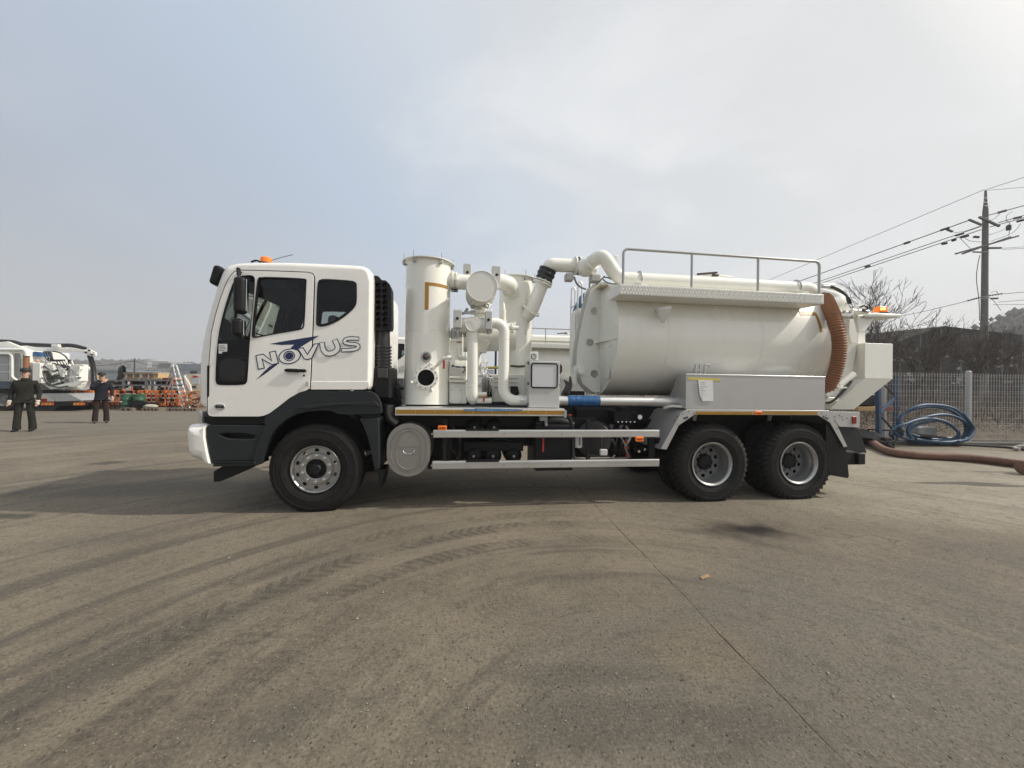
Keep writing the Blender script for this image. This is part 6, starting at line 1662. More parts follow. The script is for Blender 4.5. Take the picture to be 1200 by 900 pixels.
    for sg in (1,-1):
        b_ = len(lg); fx = sg*stance
        lg += [(V(sg*hp,0,0.85),0.098*s),(V(sg*hp+(fx-sg*hp)*0.5,-0.01,0.50),0.078*s),(V(fx,0.01,0.24),0.082*s),(V(fx,0.015,0.07),0.090*s),(V(fx,0.015,0.045),0.088*s)]
        le_ += [(0,b_),(b_,b_+1),(b_+1,b_+2),(b_+2,b_+3),(b_+3,b_+4)]
    skin_mesh('trousers', lg, le_, leg_m, T)
    for sg in (1,-1):
        fx = sg*stance
        skin_mesh('shoe', [(V(fx,0.05,0.045),(0.045*s,0.045*s)),(V(fx,-0.03,0.045),(0.046*s,0.043*s)),(V(fx*1.06,-0.15,0.036),(0.045*s,0.034*s)),(V(fx*1.08,-0.19,0.03),(0.03*s,0.025*s))], [(0,1),(1,2),(2,3)], shoe_m or BLACKP, T)
    if cap:
        cpm = MB().lathe([(-0.005,0.098*s),(0.0,0.104*s),(0.035*s,0.108*s),(0.075*s,0.095*s),(0.098*s,0.055*s),(0.104*s,0)], V(0,0.008,1.715), (0,0,1), 24)
        cpm.add([V(0.085,-0.05,1.722),V(0.075,-0.13,1.708),V(0.03,-0.165,1.700),V(-0.03,-0.165,1.700),V(-0.075,-0.13,1.708),V(-0.085,-0.05,1.722),V(0.085,-0.05,1.712),V(0.075,-0.13,1.698),V(0.03,-0.165,1.690),V(-0.03,-0.165,1.690),V(-0.075,-0.13,1.698),V(-0.085,-0.05,1.712)],
                [(0,1,2,3,4,5),(11,10,9,8,7,6),(0,6,7,1),(1,7,8,2),(2,8,9,3),(3,9,10,4),(4,10,11,5)])
        cpm.build('cap', HAIR, T, False)
    skin_mesh('hair', [(V(0,0.035,1.68),(0.082*s,0.072*s)),(V(0,0.045,1.62),(0.066*s,0.052*s))], [(0,1)], HAIR, T, 1)
    # pocket flaps, belt line, collar
    for sg in (1,-1):
        MB().box(V(sg*0.05,-0.125,1.30), V(sg*0.13,-0.112,1.27)).build('pocket_flap', top_m, jk, False)
    MB().lathe([(0,0.095*s),(0.06*s,0.078*s),(0.065*s,0.06*s)], V(0,0.005,1.46), (0,0,1), 20).build('collar', top_m, jk, False)
    if glove:
        for arm_ in (Lh, Rh):
            d_ = (arm_[1]-arm_[0]).normalized(); MB().lathe([(-0.03,0.036),(0.0,0.045),(0.02,0.047)], arm_[1], d_, 16).build('glove_cuff', mat('white_glove',(0.5,0.49,0.42),0.8), T, False)
        gm_ = mat('white_glove',(0.5,0.49,0.42),0.8)
        for arm_ in (Lh, Rh):
            d_ = (arm_[1]-arm_[0]).normalized(); MB().ball(arm_[1]+d_*0.07, 0.055, 12, (0.8,0.7,1.1)).build('glove', gm_, T, False)
    return T
def px_height(px, foot, head):
    g = G(px, foot); r_ = ray(px, head); return g, CAM_H + r_.z*(g.y/r_.y)
g1, H1 = px_height(28.5, 505.5, 432.5); g2, H2 = px_height(118, 495.5, 437.5)
VV = Vector
person((g1.x,g1.y,0), radians(-38)+radians(62), H1*0.985, 'stocky man in dark coveralls, black cap and white gloves, nearer of the two', CLOTH1, CLOTH1,
       {'L':[VV((0.27,0.04,1.14)), VV((0.27,-0.04,0.88))], 'R':[VV((-0.27,0.04,1.14)), VV((-0.28,-0.04,0.88))], 'hem':True}, glove=True, stance=0.15)
person((g2.x,g2.y,0), radians(40), H2*0.985, 'man in a dark jacket and cap with one hand raised to his face', CLOTH2, CLOTH3,
       {'L':[VV((0.26,0.04,1.15)), VV((0.27,-0.06,0.92))], 'R':[VV((-0.25,-0.20,1.22)), VV((0.03,-0.22,1.46))], 'thumb':VV((1,0,0.2)), 'hem':True}, stance=0.14, shoe_m=mat('brown_shoe',(0.06,0.03,0.025),0.6))

# =================================================================== LOADER TRUCK ON THE LEFT
YL = G(8, 481.5).y
LT = thing('suction_excavator_truck', 'white suction truck on the far left with a folded boom and hanging black hose', 'truck', (P(10,480,YL).x, YL+1.25, 0))
def cI(x, y, dy=0.0): return c('I', x, y, YL+dy)
def lbox(x0, y0, x1, y1, dy0, dy1, name, m, parent=None, bevel=0.0):
    a, b = cI(x0,y0,dy0), cI(x1,y1,dy0); return MB().box((a.x,YL+dy0,b.z),(b.x,YL+dy1,a.z)).build(name, m, parent or LT, bevel=bevel)
LW = mat('loader_white_paint',(0.74,0.74,0.70),0.35,var=0.04,dirt=0.2,dirtcol=(0.35,0.32,0.26))
LG = mat('loader_panel_grey',(0.36,0.38,0.38),0.5,dirt=0.2)
lbox(-420,210,75,425,0.10,2.4,'body',LW)
for (a0,a1) in ((222,296),(302,352),(360,420)):
    lbox(-60,a0,62,a1,0.07,0.11,'side_panel',LG,bevel=0.01); lbox(-200,a0,-66,a1,0.07,0.11,'side_panel',LG,bevel=0.01)
lbox(75,190,180,425,0.15,2.3,'rear_body',LW,bevel=0.03)
lbox(110,215,150,400,0.12,0.16,'body_panel',LG,bevel=0.01)
MB().tube(arc_path([cI(-300,192,0.0),cI(200,192,0.0),cI(205,240,0.0)],0.25),0.09,14).build('white_pipe',LW,LT)
MB().tube(arc_path([cI(-300,222,-0.02),cI(92,222,-0.02),cI(92,395,-0.02),cI(130,425,-0.02)],0.18),0.05,12).build('white_pipe',LW,LT)
MB().tube([cI(200,228,0.05)+Vector((0,0,-0.09*i)) for i in range(0,16)],[0.11 if i%2 else 0.095 for i in range(16)],16).build('brown_duct',HOSER,LT)
lbox(-400,425,150,487,-0.02,2.3,'blue_grey_skirt',mat('blue_grey_skirt',(0.05,0.065,0.09),0.5),bevel=0.01)
lbox(-400,487,290,530,0.2,2.2,'chassis_rail',BLACK)
lbox(180,425,300,520,0.3,2.2,'rear_frame',LG,bevel=0.02)
lbox(245,290,300,445,0.0,2.2,'rear_column',LW,bevel=0.02)
tank_c = cI(440,400,0.9)
MB().lathe([(-0.9,0),(-0.9,0.62),(0.0,0.66),(0.9,0.62),(1.15,0.35),(1.2,0)], (tank_c.x,YL+1.2,tank_c.z), (1,0,0), 36).build('debris_tank',LW,LT)
MB().plate(xz('I',[(300,330),(350,300),(470,300),(600,330),(598,440),(520,480),(380,490),(300,440)],YL+0.35),[],YL+0.35,YL+0.42).build('tank_side_frame',LW,LT,bevel=0.01)
MB().plate(xz('I',[(330,375),(480,375),(480,450),(440,470),(370,465),(330,430)],YL+0.33),[],YL+0.30,YL+0.345).build('dark_recess',mat('greenish_dark_recess',(0.10,0.11,0.095),0.6),LT)
for (x0,y0,x1,y1) in ((525,300,598,430),(215,285,250,345),(440,330,480,400),(330,300,400,350)):
    lbox(x0,y0,x1,y1,0.15,0.6,'machine_box',LW,bevel=0.02)
lbox(515,400,560,440,0.05,0.3,'silver_valve',CHROME,bevel=0.03)
bmm = MB(); 
boom = MB().plate(xz('I',[(140,165),(200,160),(330,185),(560,178),(690,205),(705,235),(620,212),(540,205),(330,205),(220,190),(135,195)],YL+1.0),[],YL+0.98,YL+1.12).build('boom',LW,LT,bevel=0.02)
MB().plate(xz('I',[(0,135),(60,130),(150,165),(240,200),(200,200),(120,175),(0,160)],YL+0.9),[],YL+0.85,YL+1.0).build('boom_link',LW,LT,bevel=0.02)
MB().tube(spline([cI(-250,130,1.1),cI(60,130,1.1),cI(160,150,1.1),cI(260,155,1.1),cI(400,160,1.1),cI(540,160,1.1),cI(640,184,1.1)],5),0.10,14).build('boom_hose',HOSEB,boom)
lbox(385,148,436,172,0.85,1.35,'hose_clamp',LW,boom,0.01)
MB().plate(xz('I',[(620,188),(655,185),(706,212),(706,238),(664,240),(618,214)],YL+0.9),[],YL+1.0,YL+1.1).build('boom_head',LW,boom,bevel=0.02)
for (x,y) in ((642,212),(668,196),(688,228)): 
    v = cI(x,y,0.84); MB().cyl(v,v+Vector((0,0.05,0)),0.05,n=12).build('boom_pin',DARKM,boom)
hp2 = spline([cI(676,235,1.1),cI(688,270,1.1),cI(700,320,1.1),cI(706,380,1.1),cI(708,450,1.1)],14)
MB().tube(hp2,[0.115 if i%2 else 0.10 for i in range(len(hp2))],14).build('hanging_hose',HOSEB,boom)
random.seed(33)
for k in range(7):
    x = 330+k*9
    MB().tube(spline([cI(x,205,0.3),cI(x+random.uniform(-10,30),250,0.2),cI(x+random.uniform(20,60),278,0.2),cI(x+90+k*8,268,0.25),cI(x+110+k*12,300,0.3),cI(515,345,0.4)],5),0.022,6).build('hydraulic_hose',HOSEB,LT)
MB().tube(spline([cI(400,205,0.6),cI(450,215,0.5),cI(500,250,0.4),cI(520,300,0.3),cI(505,345,0.3)],6),0.03,8).build('hydraulic_hose',HOSEB,LT)
for k in range(80):
    x = random.uniform(300,600); y = random.uniform(290,475); v = cI(x,y,random.uniform(0.0,0.3)); s_ = random.uniform(0.02,0.08)
    if k % 2: MB().cyl(v, v+Vector((random.uniform(-.3,.3),random.uniform(-.1,.1),random.uniform(-.2,.2))), s_*0.5, n=8).build('pipe_fitting', random.choice([LW,LW,GALV,DARKM]), LT)
    else: MB().box(v, v+Vector((s_*2,0.1,s_*1.6))).build('fitting_block', random.choice([LW,LG,LG,DARKM]), LT)
MB().plate(xz('I',[(380,470),(560,470),(640,425),(600,425),(520,440)],YL+0.05),[],YL+0.05,YL+0.12).build('tipping_arm',LW,LT)
MB().tube(spline([cI(330,380,-0.02),cI(360,440,-0.02),cI(430,475,-0.02),cI(510,465,-0.02)],6),0.03,8).build('curved_rail',DARKM,LT)
bl0 = cI(285,275,0.1); MB().ball(bl0, 0.06, 12).build('orange_lamp', mat('pale_orange_lens',(0.7,0.35,0.2),0.4), LT)
MB().plate(xz('I',[(215,225),(260,205),(305,215),(305,240),(220,240)],YL+0.5),[],YL+0.5,YL+0.9).build('blue_cover',BLUEW,LT)
# ramp and underrun
rp = MB(); a,b,d_,e_ = cI(290,522,0.0),cI(500,522,0.0),cI(600,575,0.0),cI(410,582,0.0)
rp.add([(a.x,YL+0.1,a.z),(b.x,YL+0.1,b.z),(d_.x,YL+0.1,d_.z),(e_.x,YL+0.1,e_.z),(a.x,YL+2.2,a.z),(b.x,YL+2.2,b.z),(d_.x,YL+2.2,d_.z),(e_.x,YL+2.2,e_.z)],[(0,1,2,3),(0,4,5,1),(3,2,6,7),(0,3,7,4),(1,5,6,2),(4,7,6,5)])
rp.build('tail_ramp',GALV,LT)
lbox(285,582,640,612,0.1,0.3,'underrun_bar',BLACKP)
RW = mat('red_orange_stripe',(0.62,0.10,0.02),0.4); RO = mat('yellow_stripe',(0.62,0.30,0.06),0.4)
for (s0_,s1_) in ((315,405),(558,640)):
    n_ = 6
    for i in range(n_):
        xa = s0_+(s1_-s0_)*i/n_; xb = s0_+(s1_-s0_)*(i+1)/n_
        MB().plate(xz('I',[(xa,590),(xb,590),(xb-6,610),(xa-6,610)],YL+0.08),[],YL+0.07,YL+0.10).build('hazard_stripe', RW if i%2 else RO, LT)
lbox(300,560,345,588,0.05,0.1,'tail_lamp',REDL)
MB().plate(xz('I',[(230,600),(440,612),(400,655),(230,655)],YL+0.1),[],YL+0.1,YL+2.2).build('mud_guard',BLACK,LT)
def lwheel(px_, far=False):
    v = cI(px_,582,0.0); w = MB().lathe([(0.0,0.30),(0.0,0.5),(0.05,0.53),(0.25,0.53),(0.30,0.5),(0.30,0.30)], (v.x,YL+0.02,0.53),(0,1,0),36).build('wheel',RUBBER,LT)
    MB().lathe([(0.02,0.30),(0.05,0.26),(0.12,0.22),(0.12,0.10),(0.06,0.09),(0.06,0)], (v.x,YL,0.53),(0,1,0),28).build('rim',STEELD,w)
for px_ in (15,-140,-420): lwheel(px_)
lbox(-700,200,-470,500,0.0,2.4,'cab',LW,bevel=0.08)
lbox(-690,230,-560,330,-0.02,0.02,'cab_window',MATS['smoked_glass'])

# =================================================================== YARD STOCK BEHIND THE PEOPLE
YJ = G(170, 479.5).y
def cJ(x, y, dy=0.0): return c('J', x, y, YJ+dy)
ORANGE = [mat('orange_rack_paint',(0.62,0.17,0.035),0.55,var=0.15,vscale=2,dirt=0.35,dirtcol=(0.25,0.12,0.06)), mat('orange_rack_paint_dark',(0.48,0.12,0.03),0.6,var=0.2,vscale=2,dirt=0.4,dirtcol=(0.18,0.10,0.06))]
random.seed(44)
# five bundles of orange racking on timber bearers
seg_x = [-130,60,205,330,430,585,700,830]
for i in range(len(seg_x)-1):
    a = cJ(seg_x[i]+6,425,0.0); b = cJ(seg_x[i+1]-6,582,0.0)
    look = ['left end behind the loader truck','behind the man with raised hand','behind the first green drum','between the two green drums','under the plank shelf','in front of the ladder foot','beside the wire reel'][i]
    t = thing('orange_rack_bundle', 'stack of orange painted steel rack beams '+look, 'rack bundle', ((a.x+b.x)/2, YJ+0.6, 0), 0, 'orange rack bundles along the yard edge')
    nrow = 4; z0_, z1_ = 0.16, a.z
    for r in range(nrow):
        z = z0_+(z1_-z0_)*(r+0.5)/nrow; h_ = (z1_-z0_)/nrow*0.62
        x0_ = a.x+random.uniform(0,0.12); x1_ = b.x-random.uniform(0,0.12)
        bm_ = MB().box((x0_,YJ+random.uniform(0,0.16),z-h_/2),(x1_,YJ+0.45,z+h_/2))
        for kk in range(5):
            xx = x0_+(x1_-x0_)*random.random(); MB().box((xx,YJ-0.06,z-h_*0.5),(xx+random.uniform(.06,.2),YJ+0.02,z+h_*0.5)).build('bracket', ORANGE[kk%2], t)
        o = bm_.build('beam', ORANGE[random.random()<0.4], t)
        if r % 2 == 0: MB().box((x0_+0.1,YJ+0.5,z-h_/2),(x1_-0.05,YJ+1.2,z+h_/2)).build('beam', ORANGE[1], t)
    for k in range(2):
        x = a.x+(b.x-a.x)*(k+0.3)/2+random.uniform(-.15,.15)
        MB().beam((x,YJ-0.03,z0_),(x+random.uniform(-.15,.15),YJ-0.03,z1_+random.uniform(-.1,.15)),0.05,0.05).build('upright', ORANGE[k%2], t)
    MB().box((a.x,YJ,0.02),(b.x,YJ+1.2,0.07)).build('pallet_board', mat('old_timber',(0.17,0.13,0.10),0.85), t)
    for k in range(4):
        x = a.x+(b.x-a.x)*k/3; MB().box((x-0.05,YJ-0.02,0.0),(x+0.05,YJ+1.2,0.15)).build('bearer', mat('old_timber',(0.17,0.13,0.10),0.85), t)
# green drums
GREEN = mat('green_drum_paint',(0.018,0.085,0.045),0.45,var=0.1,dirt=0.2)
for i,(x0_,x1_,y0_,lab) in enumerate(((318,408,465,'green steel drum with a white mark, left one of the pair'),(430,520,465,'green steel drum, right one of the pair beside black scrap'))):
    a = cJ(x0_,y0_,-0.5); b = cJ(x1_,575,-0.5); r = (b.x-a.x)/2
    t = thing('green_drum', lab, 'drum', ((a.x+b.x)/2,YJ-0.5,0), 0, 'green drums')
    zt3 = a.z
    o = MB().lathe([(0.03,0),(0.03,r*0.98),(0.05,r),(zt3*0.33,r),(zt3*0.345,r*1.03),(zt3*0.36,r),(zt3*0.66,r),(zt3*0.675,r*1.03),(zt3*0.69,r),(zt3-0.02,r),(zt3,r*1.02),(zt3,r*0.95),(zt3-0.02,r*0.94),(zt3-0.02,0)], ((a.x+b.x)/2,YJ-0.5,0),(0,0,1),28).build('shell',GREEN,t)
    if i == 0: MB().box((a.x+r*0.5,YJ-0.5-r-0.012,zt3*0.50),(a.x+r*0.9,YJ-0.5-r*0.96,zt3*0.56)).build('white_mark',PAPER,o)
# black scrap and pale sack between
t = thing('scrap_heap', 'low black scrap pile leaning beside the right green drum', 'scrap', (cJ(500,575,-0.8).x,YJ-0.6,0))
for k in range(9):
    x = random.uniform(435,585); y = random.uniform(525,575); v = cJ(x,y,-0.8); MB().obox((v.x,YJ-0.8+random.uniform(-.1,.2),max(0.06,v.z)),(random.uniform(.2,.6),.25,.1),Matrix.Rotation(random.uniform(-.4,.4),3,'Y')).build('scrap_piece',BLACKP,t)
t = thing('pale_sack', 'pale sack lying on a pallet right of the scrap', 'sack', (cJ(570,575,-0.8).x,YJ-0.6,0))
MB().ball(cJ(572,572,-0.8), 0.35, 14, (1.0,0.6,0.35)).build('sack', mat('sack_cloth',(0.36,0.33,0.28),0.9,bump=0.6,bscale=8), t)
# pallets along the ground
for i,(x0_,x1_,lab) in enumerate(((330,440,'timber pallet under the left green drum'),(520,670,'timber pallet under the pale sack'),(740,870,'timber pallet left of the ladder foot'),(870,1000,'timber pallet right of the ladder foot'))):
    a = cJ(x0_,590,-1.0); b = cJ(x1_,590,-1.0); t = thing('pallet', lab, 'pallet', ((a.x+b.x)/2,YJ-0.8,0), 0, 'timber pallets')
    for k in range(5): MB().box((a.x,YJ-1.2+k*0.22,0.11),(b.x,YJ-1.06+k*0.22,0.135)).build('board', mat('old_timber',(0.17,0.13,0.10),0.85), t)
    for k in range(3):
        x = a.x+(b.x-a.x-0.1)*k/2; MB().box((x,YJ-1.2,0.0),(x+0.1,YJ-0.2,0.108)).build('block', mat('old_timber',(0.17,0.13,0.10),0.85), t)
# grey shelving behind
SHG = mat('shelf_grey_steel',(0.16,0.17,0.18),0.6,var=0.2,dirt=0.3)
YK = YJ+2.2
def cK2(x, y): return c('J', x, y, YK)
labs = ['left bay of grey shelving with dark pipes','bay of grey shelving behind the drums, with boxes','right bay of grey shelving behind the ladder']
for i,(x0_,x1_) in enumerate(((-60,330),(330,530),(530,760))):
    a = cK2(x0_,335); b = cK2(x1_,425); t = thing('storage_rack', labs[i], 'rack', ((a.x+b.x)/2,YK+0.5,0), 0, 'grey storage racks')
    for x in (a.x+0.02,b.x-0.06):
        for y in (YK,YK+1.0): MB().box((x,y,0),(x+0.07,y+0.07,a.z+0.1)).build('upright',SHG,t)
    for z in (b.z-0.1,(a.z+b.z)/2,a.z):
        for y in (YK+0.001,YK+0.93): MB().box((a.x+0.03,y,z-0.08),(b.x-0.03,y+0.06,z)).build('beam',SHG,t)
        MB().box((a.x+0.05,YK+0.05,z-0.01),(b.x-0.05,YK+0.95,z+0.005)).build('shelf',SHG,t)
    for k in range(10):
        x = random.uniform(a.x+0.2,b.x-0.5); z = random.choice([b.z-0.1,(a.z+b.z)/2]); w_ = random.uniform(.2,.5); h_ = random.uniform(.12,.32)
        MB().box((x,YK+0.1,z+0.008),(x+w_,YK+0.5,z+h_)).build('stored_box', random.choice([SHG,DARKM,mat('drab_carton',(0.20,0.16,0.12),0.9),mat('dull_red_box',(0.22,0.07,0.05),0.8),DARKM]), t)
# wooden crates on top, behind
CRT = [mat('crate_wood',(0.25,0.17,0.11),0.85,var=0.15,vscale=4,dirt=0.3), mat('crate_wood_pale',(0.42,0.31,0.17),0.85,var=0.15,vscale=4)]
YM = YJ+4.0
cl = ['leftmost wooden crate, behind the hose end','second wooden crate of the row of five','middle wooden crate of the row of five','fourth wooden crate of the row of five','right end crate of the row, paler planks']
for i,(x0_,x1_) in enumerate(((338,398),(402,458),(462,530),(534,590),(592,640))):
    a = c('J',x0_,272,YM); b = c('J',x1_,335,YM)
    t = thing('wooden_crate', cl[i].replace('leftmost wooden crate, behind the hose end','left end crate of the row beside the dark cone'), 'crate', ((a.x+b.x)/2,YM+0.5,b.z), 0, 'wooden crates in a row')
    m_ = CRT[i==4]; nb = 5
    for k in range(nb):
        x = a.x+(b.x-a.x)*k/nb; MB().box((x+0.01,YM,b.z),(x+(b.x-a.x)/nb-0.01,YM+0.03,a.z)).build('plank',m_,t)
    MB().box((a.x+0.02,YM+0.03,b.z),(b.x-0.02,YM+1.0,a.z-0.02)).build('crate_body',m_,t)
    MB().box((a.x-0.01,YM-0.03,a.z-0.12),(b.x+0.01,YM-0.002,a.z)).build('batten',m_,t); MB().box((a.x-0.01,YM-0.03,b.z),(b.x+0.01,YM-0.002,b.z+0.12)).build('batten',m_,t)
    MB().box((a.x+0.12,YM-0.02,(a.z+b.z)/2-0.1),(b.x-0.2,YM-0.003,(a.z+b.z)/2+0.12)).build('crate_label',mat('faded_label',(0.5,0.48,0.45),0.8),t)
a0_ = c('J',-110,275,YM+1); b0x = c('J',40,335,YM+1)
t = thing('plywood_crate', 'pale yellow plywood crate seen left of the hanging hose', 'crate', ((a0_.x+b0x.x)/2,YM+1.5,0))
MB().box((a0_.x+1.0,YM+1,b0x.z-0.6),(b0x.x,YM+2,a0_.z)).build('crate_body',CRT[1],t)
for k in range(4): x = b0x.x-0.25-k*0.55; MB().box((x,YM+0.96,b0x.z-0.6),(x+0.1,YM+0.998,a0_.z)).build('batten',CRT[0],t)
# long support under the crates
t = thing('storage_platform', 'dark raised platform carrying the wooden crates', 'platform', (c('J',480,340,YM).x,YM+0.5,0))
a = c('J',320,336,YM); b = c('J',720,345,YM)
MB().box((a.x,YM-0.1,b.z),(b.x,YM+1.2,a.z)).build('deck_board',SHG,t)
for k in range(4): x = a.x+(b.x-a.x-0.1)*k/3; MB().box((x,YM,0),(x+0.1,YM+0.1,b.z)).build('post',SHG,t)
t = thing('orange_boxes', 'flat orange boxes beside the last wooden crate', 'boxes', (c('J',680,330,YM).x,YM+0.3,a.z))
for k in range(4): v = c('J',645+k*22,333,YM); MB().box((v.x,YM+0.1,a.z),(v.x+0.4,YM+0.6,a.z+0.12+0.04*(k%2))).build('flat_box',ORANGE[0],t)
# dark pointed tarpaulin cone
a = c('J',325,205,YM+0.5); b = c('J',325,335,YM+0.5)
t = thing('dark_conifer', 'small dark pointed evergreen left of the wooden crates', 'tree', (a.x,YM+0.5,0))
tcr = MB(); random.seed(9)
for k in range(700):
    f = random.random()**0.7; z = b.z-0.4+(a.z-b.z+0.4)*(1-f*0.98); r = 0.02+0.15*f; an = random.random()*6.28
    p_ = Vector((a.x+cos(an)*r*random.uniform(.5,1),YM+0.5+sin(an)*r*random.uniform(.5,1),z)); 
    tcr.add([p_,p_+Vector((cos(an)*.16,sin(an)*.16,-.14)),p_+Vector((-sin(an)*.08,cos(an)*.08,-.2))],[(0,1,2)])
tcr.build('crown',mat('dark_evergreen',(0.018,0.022,0.020),0.8,var=0.2),t,smooth=False); MB().cyl((a.x,YM+0.5,0),(a.x,YM+0.5,a.z-0.3),0.08,0.02,n=8).build('trunk',mat('bark',(0.08,0.065,0.05),0.9),t)
# aluminium step ladder
LADM = mat('dull_aluminium',(0.36,0.37,0.37),0.6,metal=0.3)
t = thing('step_ladder', 'tall aluminium folding ladder standing before the orange racks', 'ladder', (cJ(850,560,-0.4).x,YJ-0.5,0))
T0, T1_ = cJ(772,208,0.1), cJ(800,208,0.1); B0_, B1_ = cJ(862,562,-0.7), cJ(925,560,-0.7)
for p_, q_ in ((T0,B0_),(T1_,B1_)): MB().beam(p_, Vector((q_.x,q_.y,0.0)), 0.07, 0.04).build('rail', LADM, t)
for k in range(9):
    f = (k+0.6)/9.5; MB().beam(T0.lerp(B0_,f), T1_.lerp(B1_,f), 0.045, 0.05).build('rung', LADM, t)
for dx_ in (0,0.28): MB().beam(T0+Vector((dx_,0,0)), Vector((cJ(690+dx_*60,570,1.0).x,YJ+0.6,0)), 0.05, 0.03).build('back_leg', GALV, t)
# reel of rusty wire and pale mixer machine by the cab
t = thing('wire_coils', 'heap of rusty wire coils right of the ladder', 'wire coils', (cJ(960,575,-0.5).x,YJ-0.4,0))
for k in range(9):
    v = cJ(random.uniform(915,990),random.uniform(470,570),-0.4); r = random.uniform(0.25,0.45); ax = Vector((random.uniform(-1,1),random.uniform(-1,0),random.uniform(-.5,1))).normalized(); u,w_,_ = frame(ax)
    v.z = max(v.z, 0.3)
    MB().tube([v+(u*cos(a_*pi/8)+w_*sin(a_*pi/8))*r for a_ in range(17)],0.035,6,caps=False).build('coil',mat('rusty_wire',(0.26,0.13,0.07),0.8,var=0.3,vscale=8),t)
YMx = YJ+1.5
t = thing('white_machine', 'cream coloured machine body with red lettering beside the truck cab', 'machine', (c('J',920,480,YMx).x,YMx+0.8,0))
a = c('J',865,290,YMx); b = c('J',1060,430,YMx)
mw = MB().box((a.x,YMx,b.z-0.5),(b.x,YMx+1.8,a.z)).build('machine_body', mat('cream_machine',(0.52,0.49,0.40),0.5,dirt=0.4,dirtcol=(0.25,0.2,0.14)), t, bevel=0.06)
def jm(x0_,y0_,x1_,y1_,name,m_,d_=0.02): 
    p_, q_ = c('J',x0_,y0_,YMx-d_), c('J',x1_,y1_,YMx-d_); return MB().box((p_.x,YMx-d_,q_.z),(q_.x,YMx+0.01,p_.z)).build(name,m_,mw)
jm(920,262,980,282,'dark_top_box',DARKM); jm(918,390,972,412,'dark_plate',DARKM); jm(940,318,1000,375,'pale_panel',mat('pale_blue_panel',(0.45,0.52,0.56),0.6))
for k,(x0_,x1_) in enumerate(((945,955),(958,966),(969,985))): jm(x0_,302,x1_,318,'red_letter',REDM,0.03)
for k in range(5): v = c('J',872+k*12,300+k*20,YMx-0.05); MB().cyl(v,v+Vector((0.1,0,-0.5)),0.05,n=8).build('machine_pipe',CREAM2,mw)
for x0_ in (875,980): 
    v = c('J',x0_,440,YMx); MB().box((v.x,YMx+0.2,0),(v.x+0.12,YMx+0.32,b.z-0.45)).build('leg',DARKM,t)
# blue items by the loader
t = thing('blue_tarp_bundle', 'folded blue tarpaulin behind the loader truck ramp', 'tarpaulin', (cI(560,545,1.9).x,YL+3.4,0))
v = c('I',560,540,YL+3.4); MB().ball((v.x,YL+3.4,v.z), 0.5, 14, (1.0,0.7,0.42)).build('folds', mat('light_blue_tarp',(0.07,0.22,0.38),0.6,bump=0.8,bscale=6), t)
MB().box((v.x-0.6,YL+3.0,0),(v.x+0.6,YL+3.9,v.z-0.15)).build('crate_under', mat('old_timber',(0.17,0.13,0.10),0.85), t)

# =================================================================== FAR HILLS, BUILDINGS
HILLM = mat('winter_hill', (0.045,0.040,0.032), 0.95, var=0.35, vscale=0.05)
def hill(name, pts, Y, depth, m, label, step=6.0, rough=2.0):
    """ridge following a skyline given in picture heights at distance Y"""
    xs = []
    for (px_,py_) in pts: v = P(px_,py_,Y); xs.append((v.x, v.z))
    def hz(x):
        if x <= xs[0][0]: return xs[0][1]
        for i in range(len(xs)-1):
            if xs[i][0] <= x <= xs[i+1][0]:
                f = (x-xs[i][0])/(xs[i+1][0]-xs[i][0]); f = f*f*(3-2*f); return xs[i][1]*(1-f)+xs[i+1][1]*f
        return xs[-1][1]
    x0_, x1_ = xs[0][0], xs[-1][0]; nx_ = int((x1_-x0_)/step); ny_ = 10; vs = []; fs = []
    for j in range(ny_+1):
        f = j/ny_; prof = sin(min(1,f*1.25)*pi/2) if f <= 0.8 else cos((f-0.8)/0.2*pi/2)
        for i in range(nx_+1):
            x = x0_+(x1_-x0_)*i/nx_; z = hz(x)*prof*min(1.0, i/3, (nx_-i)/3 if name != 'hill' or True else 1)
            n_ = mnoise.noise(Vector((x*0.03,j*0.8,3)))*rough*prof*2+mnoise.noise(Vector((x*0.12,j*2.3,7)))*rough*prof
            vs.append((x, Y-depth*0.8+depth*f, max(-0.5, z+n_ if 0<j<ny_ else -0.5)))
    for j in range(ny_):
        for i in range(nx_): fs.append((j*(nx_+1)+i, j*(nx_+1)+i+1, (j+1)*(nx_+1)+i+1, (j+1)*(nx_+1)+i))
    o = MB().add(vs, fs).build(name, m, None, False, ang=60); o['kind'] = 'structure'; o['label'] = label
    return hz
hz1f = hill('hills', [(-260,428),(-60,432),(20,434),(75,431),(95,426),(110,425),(125,429),(140,427),(155,425),(180,424),(200,427),(215,429),(240,428),(300,430),(420,436),(520,440),(700,446),(900,452),(1150,452),(1400,455)], 380, 160, HILLM, 'low hazy wooded hills along the horizon', 7, 1.6)
# scattered tree crowns on the far hill, one far-off wood
wd = MB(); random.seed(77)
for k in range(3200):
    x = random.uniform(-560,60); y = random.uniform(230,375); f = (y-(380-128))/160
    f = min(1,max(0.02,f)); z = hz1f(x)*sin(min(1,f*1.25)*pi/2); s_ = random.uniform(0.9,1.9)
    if y < 252: z = 0
    wd.ball((x,y,z+s_*0.3), s_, 5, (1,1,random.uniform(.8,1.5)))
o = wd.build('hillside_wood', mat('far_winter_wood',(0.060,0.056,0.045),0.95,var=0.3,vscale=0.1), None, False, smooth=False); o['kind'] = 'stuff'; o['label'] = 'far leafless wood covering the low hills'
